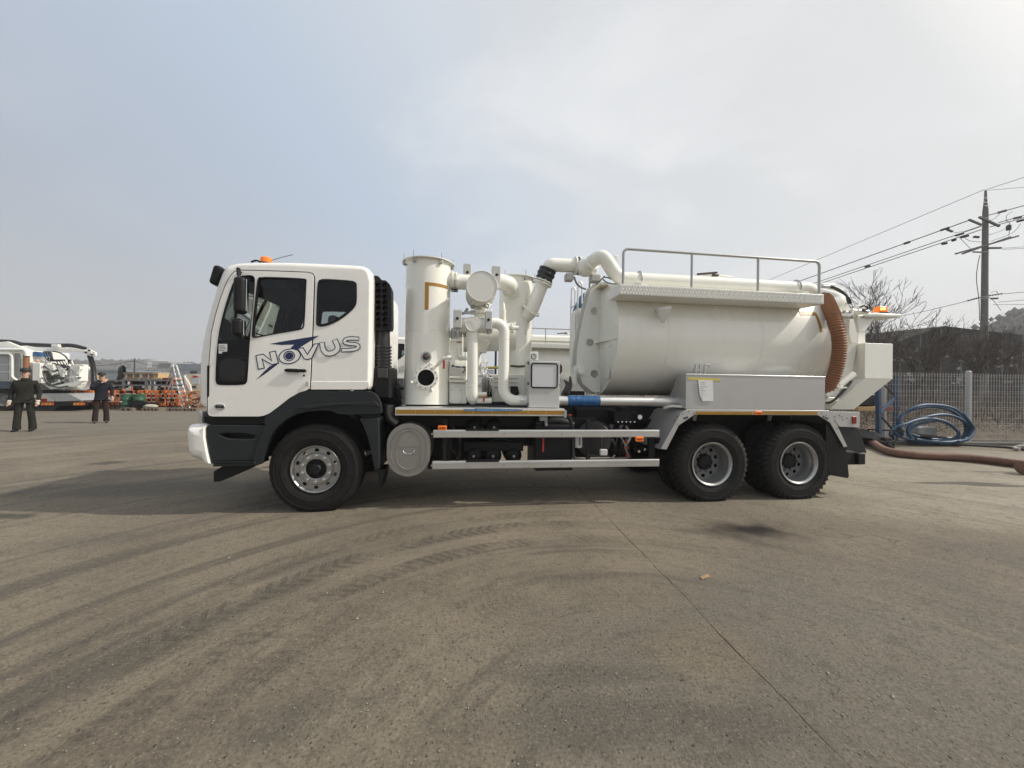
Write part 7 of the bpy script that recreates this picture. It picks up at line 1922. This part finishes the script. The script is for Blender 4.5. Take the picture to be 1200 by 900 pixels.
# pale building on the hill
YB = 300
t = thing('hilltop_building', 'long pale building with a round top on the hazy hill', 'building', (P(175,430,YB).x, YB+12, 0))
PB = mat('pale_render',(0.27,0.27,0.265),0.8)
def bb3(k,x0_,y0_,x1_,y1_,dy,name,m_):
    a,b = c(k,x0_,y0_,YB+dy), c(k,x1_,y1_,YB+dy); return MB().box((a.x,YB+dy,b.z-8),(b.x,YB+dy+24,a.z)).build(name,m_,t)
bb3('J',405,178,545,215,0,'wing',PB); bb3('J',545,172,725,225,4,'main_block',PB)
a = c('J',588,138,YB+8); MB().lathe([(0,6.5),(9,6.5),(11.5,5),(12.5,0)], (a.x,YB+12,a.z-13), (0,0,1), 24).build('round_top',PB,t)
for r in range(4):
    for k in range(7):
        a = c('J',645+k*11-r*4,190+r*11,YB+3.8); MB().box((a.x,YB+3.7,a.z-1.4),(a.x+3.4,YB+3.95,a.z)).build('window_band',mat('far_window',(0.12,0.13,0.14),0.4),t)
# low far sheds and a thin mast
t = thing('far_shed', 'low pale industrial shed far away at the foot of the hill', 'building', (P(215,440,150).x,155,0))
a,b = c('J',760,245,150), c('J',1000,285,150); MB().box((a.x,150,0),(b.x+12,165,a.z)).build('wall',mat('shed_grey',(0.26,0.28,0.30),0.8),t)
MB().plate([(a.x-1,a.z),(b.x+13,a.z),(b.x+10,a.z+2),(a.x+2,a.z+2)],[],149.5,165.5).build('roof',mat('shed_roof_blue',(0.14,0.17,0.20),0.7),t)
t = thing('far_shed', 'low white walled shed far behind the wooden crates', 'building', (P(150,440,120).x,125,0))
a,b = c('J',40,262,120), c('J',330,330,120); MB().box((a.x,120,0),(b.x,135,a.z)).build('wall',mat('shed_grey',(0.26,0.28,0.30),0.8),t)
MB().box((a.x-1,119.5,a.z),(b.x+1,135.5,a.z+0.5)).build('roof',mat('shed_roof_blue',(0.14,0.17,0.20),0.7),t)
a = c('J',433,155,60); b = c('J',433,270,60)
t = thing('thin_pole', 'thin distant pole rising above the wooden crates', 'pole', (a.x,60,0)); MB().cyl((a.x,60,0),(a.x,60,a.z),0.12,0.08,n=8).build('shaft',DARKM,t)
def wire(pts, r, label, name='power_line', n=10, sag=0.0):
    P0, P1 = Vector(pts[0]), Vector(pts[-1]); q_ = []
    for k in range(n+1):
        f = k/n; v = P0.lerp(P1, f); v.z -= sag*4*f*(1-f); q_.append(v)
    o = MB().tube(q_, r, 5).build(name, mat('cable_black',(0.03,0.03,0.03),0.7), None, False); tag(o, label, 'cable'); return o
wire([c('J',-500,215,60), c('J',433,172,60)], 0.035, 'thin sagging cable running left from the distant pole', sag=0.5)
wire([c('J',433,172,60), c('J',760,195,75)], 0.035, 'thin sagging cable running right from the distant pole', sag=0.5)

# =================================================================== RIGHT SIDE: FENCE, HOSES, POLE, TREES
Fp0, Fp1 = lin(1040, 520), lin(1205, 521)
fd = (Fp1-Fp0).normalized(); 
def F3(s, z, off=0.0): q = Fp0 + fd*s + Vector((-fd.y, fd.x))*off; return Vector((q.x,q.y,z))
S1 = (lin(1133.5,520)-Fp0).dot(fd)-0.12
FH = CAM_H + (lambda v: v.z)(ray(1137,437))*( (lin(1137,520)).y/ray(1137,437).y )
FW = mat('fence_white_paint',(0.40,0.405,0.40),0.5,var=0.1,dirt=0.3)
fence = thing('mesh_fence', 'white welded mesh fence behind the blue hose coil', 'fence', F3(S1,0), 0)
posts = [S1-3*2.72+2.72*k for k in range(6)]
for s_ in posts:
    p_ = MB().cyl(F3(s_,0), F3(s_,FH+0.02), 0.065, n=20); p_.ball(F3(s_,FH+0.02),0.066,14,(1,1,0.6)); p_.build('post', FW, fence)
for i in range(len(posts)-1):
    pn = MB(); a_, b_ = posts[i]+0.07, posts[i+1]-0.07; z0_ = 0.12; nv = int((b_-a_)/0.088)
    for k in range(nv+1): s_ = a_+(b_-a_)*k/nv; pn.beam(F3(s_,z0_,-0.04), F3(s_,FH-0.02,-0.04), 0.007, 0.007)
    nh = 13
    for k in range(nh):
        z = z0_+0.03+(FH-z0_-0.1)*k/(nh-1)
        for dz in ((0,0.05) if k in (3,6,9,12) else (0,)): pn.beam(F3(a_,z-dz,-0.047 if dz==0 else -0.07), F3(b_,z-dz,-0.047 if dz==0 else -0.07), 0.006, 0.006)
    o = pn.build('mesh_panel', FW, fence, smooth=False); o['kind'] = 'stuff'
# low concrete footing
kb = MB(); kb.add([F3(-9,0,-0.25),F3(9,0,-0.25),F3(9,0.09,-0.25),F3(-9,0.09,-0.25),F3(-9,0,0.25),F3(9,0,0.25),F3(9,0.09,0.25),F3(-9,0.09,0.25)],[(0,1,2,3),(4,7,6,5),(3,2,6,7),(0,3,7,4),(1,5,6,2)])
o = kb.build('fence_kerb', mat('dark_old_concrete',(0.10,0.095,0.085),0.9,var=0.2,vscale=2,bump=0.4), None, False, bevel=0.02); o['kind']='structure'
# leaf litter bank behind the fence
bk = MB(); vs=[]; fs=[]; nxx=60
for j in range(9):
    for i in range(nxx+1):
        s_ = -10+20*i/nxx; off = 0.35+j*0.9; h_ = 0.02+0.75*sin(min(1,j/5)*pi/2)+mnoise.noise(Vector((s_*0.7,j*0.9,0)))*0.25
        vs.append(F3(s_, -0.03 if j==0 else h_, off))
for j in range(8):
    for i in range(nxx): fs.append((j*(nxx+1)+i, j*(nxx+1)+i+1, (j+1)*(nxx+1)+i+1, (j+1)*(nxx+1)+i))
bko = bk.add(vs,fs).build('rough_bank', mat('leaf_litter',(0.115,0.085,0.055),0.95,var=0.5,vscale=5,bump=1.0,bscale=12,dirt=0.5,dirtcol=(0.05,0.04,0.03)), None, False); bko['kind']='structure'
# dry brush: a mass of thin stems
TWIG = mat('bare_twig_bark',(0.075,0.060,0.048),0.9,var=0.25,vscale=2)
TWIG2 = mat('dry_brown_stems',(0.105,0.075,0.048),0.9,var=0.3,vscale=2)
br = MB(); random.seed(60)
for k in range(2600):
    s_ = random.uniform(-10,10); off = random.uniform(0.3,5.0); z = 0.2+0.5*min(1,off/4)+random.uniform(0,0.3); p_ = F3(s_, z, off)
    d_ = Vector((random.uniform(-1,1),random.uniform(-.5,.5),random.uniform(-0.1,1.0))).normalized()*random.uniform(0.4,1.5)
    m_ = p_+d_*0.5+Vector((random.uniform(-.12,.12),0,random.uniform(0,.18)))
    e_ = p_+d_+Vector((0,0,-random.uniform(0,.3)*d_.length))
    w_ = random.uniform(0.005,0.012); up_ = Vector((0,0,1)) if abs(d_.z) < 0.6*d_.length else Vector((1,0,0))
    sd = d_.cross(up_).normalized()*w_; u2 = sd.cross(d_).normalized()*w_
    br.add([p_+sd,p_-sd*.5+u2,p_-sd*.5-u2, m_+sd*.8,m_-sd*.4+u2*.8,m_-sd*.4-u2*.8, e_],[(0,1,4,3),(1,2,5,4),(2,0,3,5),(3,4,6),(4,5,6),(5,3,6)])
for k in range(380):
    s_ = random.uniform(-10,10); off = random.uniform(1.2,7.0); z = 0.5; p_ = F3(s_, z, off)
    H_ = random.uniform(1.2,3.4)*(0.7+0.3*sin(s_*1.3+off)); q0 = p_; d_ = Vector((random.uniform(-.6,.6),random.uniform(-.3,.3),1)).normalized(); w_ = random.uniform(0.008,0.016)
    for j_ in range(4):
        q1 = q0+d_*H_/4; d_ = (d_+Vector((random.uniform(-.5,.5),random.uniform(-.3,.3),random.uniform(-.45,.15)))).normalized(); w2 = w_*(1-0.22*(j_+1))
        sx_ = Vector((w_,0,0)); sy_ = Vector((0,w_,0)); tx_ = Vector((w2,0,0)); ty_ = Vector((0,w2,0))
        br.add([q0+sx_,q0-sx_*.5+sy_,q0-sx_*.5-sy_, q1+tx_,q1-tx_*.5+ty_,q1-tx_*.5-ty_],[(0,1,4,3),(1,2,5,4),(2,0,3,5)])
        if random.random() < 0.7:
            e2 = q1+Vector((random.uniform(-1,1),random.uniform(-.5,.5),random.uniform(-.2,.9))).normalized()*random.uniform(.3,.8)
            br.add([q1+tx_,q1-tx_*.5+ty_,q1-tx_*.5-ty_,e2],[(0,1,3),(1,2,3),(2,0,3)])
        q0 = q1; w_ = w2
o = br.build('dry_brush', TWIG2, None, False, smooth=False); tag(o, 'tangle of dry brown brush behind the mesh fence', None, None, 'stuff')
# bare trees
def bare_tree(base, H, lean, seed, label, spread=0.5, r0=0.085, weep=0.0):
    rnd = random.Random(seed); t = thing('bare_tree', label, 'tree', base, 0, 'leafless trees behind the fence')
    tk, crn = MB(), MB()
    def grow(p, d, L_, r, dep):
        mb = tk if dep == 0 else crn; n = 4 if dep < 2 else 3; pts = [p]; q = p.copy(); dd = d.copy()
        for k in range(n):
            dd = (dd + Vector((rnd.uniform(-1,1),rnd.uniform(-1,1),rnd.uniform(-.4,.7)-weep*dep*0.3))*0.16).normalized(); q = q+dd*L_/n; pts.append(q.copy())
        mb.tube(pts, [max(0.0065, r*(1-0.5*k/n)) for k in range(n+1)], 6 if dep < 2 else (4 if dep < 3 else 3), caps=False)
        if dep >= 5: return
        nb = [4,4,4,3,3][dep]
        for k in range(nb):
            f = rnd.uniform(0.3,1.0) if k else 1.0; i = min(n, max(1, int(round(f*n)))); ax = Vector((rnd.uniform(-1,1),rnd.uniform(-1,1),rnd.uniform(-.3,.3))).normalized()
            nd = (Matrix.Rotation(rnd.uniform(0.35,0.85)*(1 if k else 0.4), 3, ax) @ dd).normalized(); nd.z = nd.z*0.8+0.18; nd.normalize()
            grow(pts[i], nd, L_*rnd.uniform(0.55,0.75), r*(1-0.5*i/n)*0.64, dep+1)
    grow(Vector(base), Vector((lean,0,1)).normalized(), H*0.42, r0, 0)
    tk.build('trunk', TWIG, t); crn.build('branches', TWIG, t, smooth=False)
def back(px_, dist):   # a ground point in this direction at this distance along y
    r = ray(px_, 460); k = dist/r.y; return (r.x*k, dist, 0.3)
trees = [(1024,14.0,5.9,-0.15,'drooping bare tree just right of the orange beacon',0.0),(1047,16.0,6.9,0.0,'tall thin bare tree rising behind the beacon shelf',0.0),(1068,15.0,4.5,0.2,'bare tree right of the rear hopper, leaning away',0.0),
         (1108,14.0,4.6,-0.5,'bare tree with a long stem arching left over the shed ridge',0.0),(1122,16.0,4.4,0.1,'small bare tree in front of the dark shed gable',0.0),(1140,15.0,4.4,0.15,'bushy bare tree just left of the utility pole',0.0),
         (1168,14.5,4.1,0.2,'bare tree just right of the utility pole',0.0),(1196,15.5,4.8,-0.1,'bare tree at the right edge of the picture',0.0),(1092,19.0,3.6,0.0,'low bare tree in front of the dark shed roof',0.0),(1010,17.0,4.5,0.1,'bare tree half hidden behind the truck tail',0.0)]
for i,(px_,ds_,H_,le,lab,wp_) in enumerate(trees): bare_tree(back(px_,ds_), H_, le, 100+i*7, lab)
# dark net-covered shed
YD = 30.0
t = thing('dark_shed', 'long dark shed with a low gable roof behind the bare trees', 'building', (P(1110,440,YD).x, YD+5, 0))
rp_ = [P(985,412,YD),P(1046,402,YD),P(1107,382,YD),P(1150,387,YD),P(1230,396,YD),P(1330,408,YD)]
DK = mat('black_shade_net',(0.016,0.015,0.014),0.85,var=0.35,vscale=1.2,bump=0.6,bscale=4,dirt=0.5,dirtcol=(0.045,0.042,0.04),spec=0.2)
sh_ = MB(); vs = []; 
for v in rp_: vs += [(v.x,YD,v.z),(v.x+1.5,YD+9,v.z+0.4)]
sh_.add(vs,[(2*i,2*i+1,2*i+3,2*i+2) for i in range(len(rp_)-1)]); sho = sh_.build('roof',DK,t,smooth=False)
MB().plate([(v.x,v.z-0.05) for v in rp_]+[(rp_[-1].x,0.0),(rp_[0].x,0.0)],[],YD+0.05,YD+0.15).build('wall',DK,t)
for k in range(9):
    px_ = 1030+k*24; 
    zz0 = None
    v = P(px_,440,YD-0.05); zt4 = 5.0
    for i in range(len(rp_)-1):
        if rp_[i].x <= v.x <= rp_[i+1].x: f = (v.x-rp_[i].x)/(rp_[i+1].x-rp_[i].x); zt4 = rp_[i].z*(1-f)+rp_[i+1].z*f
    MB().cyl((v.x,YD-0.06,0),(v.x,YD-0.06,zt4-0.05),0.05,n=6).build('frame_tube',SHG,t)
random.seed(70)
for k in range(26):
    px_ = random.uniform(1040,1200); py_ = random.uniform(408,450); v = P(px_,py_,YD-0.1); w_ = random.uniform(.3,1.3)
    MB().add([(v.x,YD-0.1,v.z),(v.x+w_,YD-0.12,v.z+random.uniform(-.1,.15)),(v.x+w_*.9,YD-0.1,v.z+random.uniform(.12,.35)),(v.x+.1,YD-0.1,v.z+random.uniform(.1,.3))],[(0,1,2,3)]).build('torn_sheet',mat('pale_torn_sheet',(0.17,0.17,0.175),0.7),t,smooth=False)
hill('hill', [(1090,440),(1130,392),(1150,381),(1168,372),(1185,368),(1200,366),(1240,362),(1320,370),(1500,400)], 110, 60, HILLM, 'wooded hill at the right edge behind the pole', 3, 0.8)
wd = MB(); random.seed(78)
hzx = [(P(px_,py_,110).x, P(px_,py_,110).z) for px_,py_ in [(1090,440),(1130,392),(1150,381),(1168,372),(1185,368),(1200,366),(1240,362),(1320,370),(1500,400)]]
for k in range(3000):
    x = random.uniform(hzx[0][0],hzx[-1][0]); zz = 0
    for i in range(len(hzx)-1):
        if hzx[i][0] <= x <= hzx[i+1][0]: f = (x-hzx[i][0])/(hzx[i+1][0]-hzx[i][0]); zz = hzx[i][1]*(1-f)+hzx[i+1][1]*f
    g_f = random.uniform(0.3,1.0); s_ = random.uniform(0.5,1.3)
    y = 62+g_f*48
    b_ = Vector((x,y,zz*sin(min(1,g_f)*pi/2)+0.2))
    if k % 3 == 0: wd.ball(b_+Vector((0,0,s_*0.4)), s_, 5, (1,1,random.uniform(.8,1.4)))
    for q_ in range(5):
        d_ = Vector((random.uniform(-.6,.6),random.uniform(-.6,.6),1)).normalized()*s_*random.uniform(1.2,2.4); sd = Vector((0.12+0.1*random.random(),0.1,0))
        wd.add([b_-sd, b_+sd, b_+d_],[(0,1,2)])
        wd.add([b_+d_*0.4-sd*.6, b_+d_*0.4+sd*.6, b_+d_*0.4+Vector((random.uniform(-1,1),random.uniform(-1,1),0.8))*s_],[(0,1,2)])
o = wd.build('hillside_wood', mat('winter_wood_grey',(0.040,0.035,0.030),0.95), None, False, smooth=False); tag(o,'leafless wood on the right hill',None,None,'stuff')

# blue steel stand
YBs = G(1035, 524).y
t = thing('blue_steel_stand', 'blue steel frame stand with cross braces behind the truck tail', 'stand', (P(1035,516,YBs).x,YBs,0))
def pb_(x,y,dy=0): v = c('L',x,y,YBs+dy); return v
fr2 = [((132,400),(140,605)),((202,352),(205,570)),((212,352),(214,560))]
MB().beam(pb_(135,400), Vector((pb_(138,600).x,YBs,0.0)), 0.10, 0.07).build('post',BLUEP,t)
MB().beam(pb_(205,352,0.6), Vector((pb_(206,600,0.6).x,YBs+0.6,0.0)), 0.12, 0.08).build('post',BLUEP,t)
MB().beam(pb_(188,357,0.6), pb_(215,357,0.6), 0.05, 0.06).build('top_bar',BLUEP,t)
MB().beam(pb_(140,500), pb_(205,435,0.6), 0.06, 0.05).build('brace',BLUEP,t)
MB().beam(pb_(160,385,0.3), pb_(205,430,0.6), 0.035, 0.035).build('brace',BLACKP,t)
MB().beam(pb_(145,510,0.1), pb_(198,570,0.3), 0.035, 0.035).build('brace',BLACKP,t)
MB().beam(pb_(95,565,0.1), pb_(240,572,0.1), 0.04, 0.04).build('low_bar',BLACKP,t)
MB().beam(pb_(197,565,-0.1), Vector((pb_(198,635,-0.1).x,YBs-0.1,0.0)), 0.03, 0.03).build('leg',BLACKP,t)
MB().box(pb_(55,474,0.3), pb_(196,490,0.3)+Vector((0,0.5,0))).build('shelf_board',mat('tan_plank',(0.36,0.24,0.11),0.8),t)
MB().box(pb_(150,474,0.28), pb_(198,491,0.28)+Vector((0,0.02,0))).build('red_plank',mat('dull_red_plank',(0.16,0.05,0.035),0.8),t)
MB().box(pb_(60,420,0.5), pb_(128,472,0.5)+Vector((0,0.4,0))).build('black_load',BLACKP,t,bevel=0.05)
v = pb_(165,610,0.0); MB().lathe([(0,0.05),(0,0.10),(0.06,0.10),(0.06,0.05)],(v.x,YBs,0.10),(0,1,0),16).build('castor',RUBBER,t)
random.seed(80)
t = thing('junk_heap', 'low heap of dark junk at the foot of the blue stand', 'junk', (pb_(120,600).x,YBs+0.3,0))
for k in range(14):
    v = pb_(random.uniform(75,185),0,0); MB().obox((v.x,YBs+random.uniform(-.2,.9),random.uniform(.06,.3)),(random.uniform(.15,.5),random.uniform(.1,.4),random.uniform(.06,.25)),Matrix.Rotation(random.uniform(-.6,.6),3,'Y')).build('junk_piece',random.choice([BLACKP,DARKM,DARKP,mat('white_bag',(0.6,0.6,0.6),0.7)]),t,bevel=0.01)
# blue hose coil
YH = G(1105, 521).y-0.25
def hl(x,y,dy=0.0): 
    v = c('L',x,y,YH+dy); v.z = max(v.z,0.05); return v
t = thing('blue_hose_coil', 'large loose coil of blue hose propped against the mesh fence', 'hose', (hl(370,600).x,YH,0))
loops = [([(235,590),(222,540),(240,500),(300,470),(370,466),(440,480),(490,520),(500,570),(470,600),(400,612),(300,612),(240,600),(205,580),(190,560)],0.0),
         ([(230,600),(215,550),(235,505),(290,480),(360,473),(430,488),(480,530),(490,575),(460,607),(390,618),(310,620),(250,608)],0.10),
         ([(270,600),(255,565),(285,530),(340,512),(400,505),(450,515),(495,540),(515,565),(500,595),(440,615),(360,615),(290,605)],-0.12),
         ([(300,595),(262,580),(275,555),(330,535),(390,530),(440,555),(462,585),(430,605),(350,605)],0.15),
         ([(200,600),(185,585),(200,560),(240,545),(300,525),(360,522),(420,540),(455,570)],-0.18),
         ([(478,500),(510,540),(522,565),(505,600),(460,615)],-0.2),([(482,520),(505,555),(512,580),(490,608),(440,618),(380,622)],-0.06)]
for pts_, dy in loops:
    MB().tube(spline([hl(x,y,dy+0.03*((i*7)%3)) for i,(x,y) in enumerate(pts_)],7),0.040,10).build('loop',BLUEH,t)
t = thing('grey_steel_box', 'small grey metal box behind the blue hose coil', 'box', (hl(335,590).x,YH+0.5,0))
a,b = c('L',300,556,YH+0.35), c('L',376,592,YH+0.35); MB().box((a.x,YH+0.35,0.02),(b.x,YH+0.7,a.z)).build('casing',mat('box_grey_paint',(0.30,0.31,0.31),0.5,dirt=0.2),t,bevel=0.02)
MB().box((b.x-0.14,YH+0.34,0.08),(b.x-0.03,YH+0.355,a.z-0.06)).build('lid_plate',GALV,t)
t = thing('black_hose', 'thick black hose lying along the fence foot inside the blue coil', 'hose', (hl(360,600).x,YH+0.3,0.08))
MB().tube(spline([hl(262,582,0.28),hl(320,592,0.3),hl(380,600,0.3),hl(440,604,0.3)],6),0.065,10).build('hose_run',HOSEB,t)
# reddish suction hose on the ground
def gz(x, y): 
    px_,py_ = c2p('L',x,y); return px_, py_
HR = 0.088
pts_ = []
for (x,y) in ((40,568),(85,600),(140,632),(200,655),(270,664),(340,668),(420,672),(500,678),(580,686),(660,696),(735,706),(820,722)):
    px_,py_ = c2p('L',x,y+19); g_ = G(px_,py_,0.0); pts_.append(Vector((g_.x,g_.y,HR)))
pts_[0].z = 0.42; pts_[1].z = 0.20
p0_ = Vector((6.35, pts_[0].y-1.2, 0.9))
rh = spline([p0_]+pts_, 16)
t = thing('ground_hose', 'long reddish suction hose lying on the ground behind the truck', 'hose', (pts_[4].x,pts_[4].y,0))
MB().tube(rh, [HR+(0.006 if i%2 else -0.006) for i in range(len(rh))], 16).build('hose_run', HOSEG, t, ang=70)
q = G(1207,556); MB().tube(spline([(q.x-0.16,q.y+0.02,0.13),(q.x,q.y,0.13),(q.x+0.5,q.y-0.1,0.13),(q.x+1.2,q.y-0.1,0.13)],6),[0.10,0.125,0.13,0.13,0.13]+[0.125]*14,16).build('hose_end', HOSEG, t)
# rubble and a thin hose at the fence foot
t = thing('rubble_pile', 'small pile of pale rubble against the fence at the right edge', 'rubble', (*lin(1195,527),0))
random.seed(81)
for k in range(12): q = G(random.uniform(1186,1215),random.uniform(523,529)); MB().ball((q.x,q.y,0.05),random.uniform(.05,.11),6,(1,.8,.6)).build('stone',random.choice([GALV,mat('rubble_stone',(0.3,0.28,0.25),0.9)]),t,smooth=False)
q0_,q1_,q2_ = G(1190,531),G(1205,534),G(1225,530)
tag(MB().tube(spline([(G(1095,521).x,G(1095,521).y,0.03),(G(1140,523).x,G(1140,523).y,0.03),(G(1185,526).x,G(1185,526).y,0.03),(G(1215,531).x,G(1215,531).y,0.03)],6),0.03,8).build('thin_black_hose',HOSEB,None,False),'thin black hose along the foot of the fence','hose')

# utility pole
YP = 21.0
pb0 = P(1157, 460, YP); pt0 = P(1152.8, 223, YP)
t = thing('utility_pole', 'tall concrete utility pole with crossarms and insulators on the right', 'utility pole', (pb0.x,YP,0))
CONC = mat('pole_concrete',(0.15,0.145,0.13),0.85,var=0.1,bump=0.2)
PXx = P(1154.0, 330, YP).x
MB().lathe([(0,0.205),(pt0.z*0.55,0.165),(c('K',870,240,YP).z,0.14),(c('K',870,170,YP).z,0.075),(pt0.z,0.06),(pt0.z,0)], (PXx,YP,0), (0,0,1), 24).build('shaft', CONC, t, ang=60)
def kp(x,y,dy=0): return c('K',x,y,YP+dy)
def arm_(x0_,y0_,x1_,y1_,w_,dy,name='crossarm',m_=None): return MB().beam(kp(x0_,y0_,dy), kp(x1_,y1_,dy), w_, w_).build(name, m_ or mat('crossarm_steel',(0.05,0.05,0.052),0.6), t)
arm_(778,287,852,318,0.10,-0.25); arm_(838,272,955,325,0.11,-0.22)
arm_(700,487,1065,383,0.10,-0.30); arm_(740,487,1020,388,0.09,0.26); arm_(800,476,850,478,0.07,-0.2)
arm_(892,455,968,453,0.08,-0.2)
BI = mat('dark_insulator',(0.03,0.028,0.027),0.4)
def ins(x0_,y0_,x1_,y1_,r,dy=0.0,n_=5):
    a,b = kp(x0_,y0_,dy), kp(x1_,y1_,dy); L_ = (b-a).length; pr = []
    for k in range(n_): 
        f0 = L_*k/n_; pr += [(f0,r*0.5),(f0+L_/n_*0.3,r),(f0+L_/n_*0.6,r*0.5)]
    MB().lathe([(0,0)]+pr+[(L_,0)], a, b-a, 12).build('insulator', BI, t)
for q in ((612,350,665,332),(700,380,748,366),(728,392,778,380),(948,246,1000,232),(1040,280,1086,270),(1060,298,1100,288),(398,428,432,417),(168,565,200,556),(620,430,650,424),(680,410,700,404),(770,762,845,742),(895,732,978,720),(895,453,968,453),(905,750,950,748),(806,388,838,390),(648,344,682,358)):
    ins(*q, 0.075 if q[1]<500 else 0.06)
MB().lathe([(0,0.05),(0.02,0.12),(0.32,0.12),(0.36,0.06),(0.4,0.02)], kp(1010,350,-0.2), (0,0,1), 16).build('surge_arrester', BI, t)
for (x,y,w_) in ((872,280,0.15),(872,300,0.15),(872,440,0.162),(872,478,0.165),(872,740,0.185),(872,750,0.185)):
    v = kp(x,y); MB().lathe([(-0.03,w_),(0.03,w_)], (PXx,YP,v.z), (0,0,1), 20).build('pole_band', GALV, t)
for y in (165,190,210,700,760,850): 
    v = kp(872,y); MB().tube([(PXx-0.3,YP-0.1,v.z),(PXx+0.3,YP-0.1,v.z)],0.012,6).build('step_bolt',GALV,t)
def kw(pts_, r=0.014, name='jumper'): MB().tube(spline([kp(x,y,dy) for x,y,dy in pts_],6), r, 5).build(name, mat('cable_black',(0.03,0.03,0.03),0.7), t)
kw([(665,350,-.1),(700,362,-.1),(760,352,-.1),(840,325,-.1)]); kw([(745,385,0),(780,410,0),(850,418,0)]); kw([(1000,290,0),(1020,320,0),(1010,380,0)]); kw([(890,378,0),(960,355,0),(1005,330,0)])
kw([(1080,310,0),(1050,350,0),(1000,380,0),(900,415,0)]); kw([(842,495,0.1),(828,560,0.1),(822,640,0.1),(836,760,0.1),(840,880,0.1)],0.02); kw([(960,250,0),(920,285,0),(880,290,0)]); kw([(1035,240,0),(1000,262,0),(995,300,0)])
kw([(730,400,0),(760,430,0),(790,460,0)]); kw([(905,715,0),(935,705,0),(950,725,0)]); kw([(880,735,0),(920,760,0),(965,820,0)])
def run(x0_,y0_,x1_,y1_,lab,dfar=70.0,r=0.016,near=YP):
    """a conductor from the pole towards the next pole far to the left"""
    a = kp(x0_,y0_); sl = (y1_-y0_)/(x1_-x0_); xe_ = (705-980)*5.0; ye_ = y0_+sl*(xe_-x0_)
    px_,py_ = c2p('K',xe_,ye_); b = P(px_,py_,dfar); wire([a,b], r, lab, n=6)
    return b
e1_ = run(870,110,0,475,'top thin line from the pole top going left',r=0.018)
e2_ = run(780,290,0,570,'upper of the three heavy power lines going left',r=0.032)
e3_ = run(850,326,0,615,'middle heavy power line going left',r=0.028)
e4_ = run(850,345,0,630,'lowest heavy power line going left',r=0.028)
t2 = thing('utility_pole', 'distant utility pole hidden behind the tank, carrying the same lines', 'utility pole', (e2_.x,70.0,0))
MB().cyl((e2_.x,70,0),(e2_.x,70,e1_.z+0.3),0.2,0.12,n=12).build('shaft',CONC,t2); MB().box((e4_.x-0.8,69.9,e3_.z-0.05),(e4_.x+1.2,70.1,e3_.z+0.1)).build('crossarm',GALV,t2)
for i,(x0_,y0_,x1_,y1_,lab,r) in enumerate(((880,110,1300,-25,'topmost thin line leaving the pole to the right',0.018),(890,115,1300,80,'thin line leaving the pole top to the right, nearly level',0.014),(890,262,1300,150,'upper heavy line leaving the pole to the right',0.03),
        (950,305,1300,205,'middle heavy line leaving the pole to the right',0.028),(900,330,1300,222,'lower heavy line leaving the pole to the right',0.028),(970,455,1300,432,'pair of thin cables right of the pole, upper one',0.014),(970,462,1300,445,'pair of thin cables right of the pole, lower one',0.014),
        (978,722,1300,695,'communication cable right of the pole, top one',0.018),(950,770,1300,742,'communication cable right of the pole, second one',0.014),(920,785,1300,785,'communication cable right of the pole, level one',0.014))):
    wire([kp(x0_,y0_), c('K',x1_,y1_,YP-1.0)], r, lab, n=4)
a = kp(845,742); b = P(1046,372,34); wire([a,b],0.02,'low cable running left from the pole behind the beacon',n=5,sag=0.1)

# =================================================================== HAZE
hz = MB().box((-700,-40,-1.5),(700,520,70)).build('haze', bpy.data.materials.new('haze_air'), None, False, smooth=False)
hm = hz.data.materials[0]; hm.use_nodes = True; hm.node_tree.nodes.clear()
ho = hm.node_tree.nodes.new('ShaderNodeOutputMaterial'); hv = hm.node_tree.nodes.new('ShaderNodeVolumePrincipled')
hv.inputs['Color'].default_value = (0.86,0.88,0.92,1); hv.inputs['Density'].default_value = 0.0010; hv.inputs['Anisotropy'].default_value = 0.2
hm.node_tree.links.new(hv.outputs[0], ho.inputs['Volume'])
hz['kind'] = 'stuff'; hz.display_type = 'WIRE'
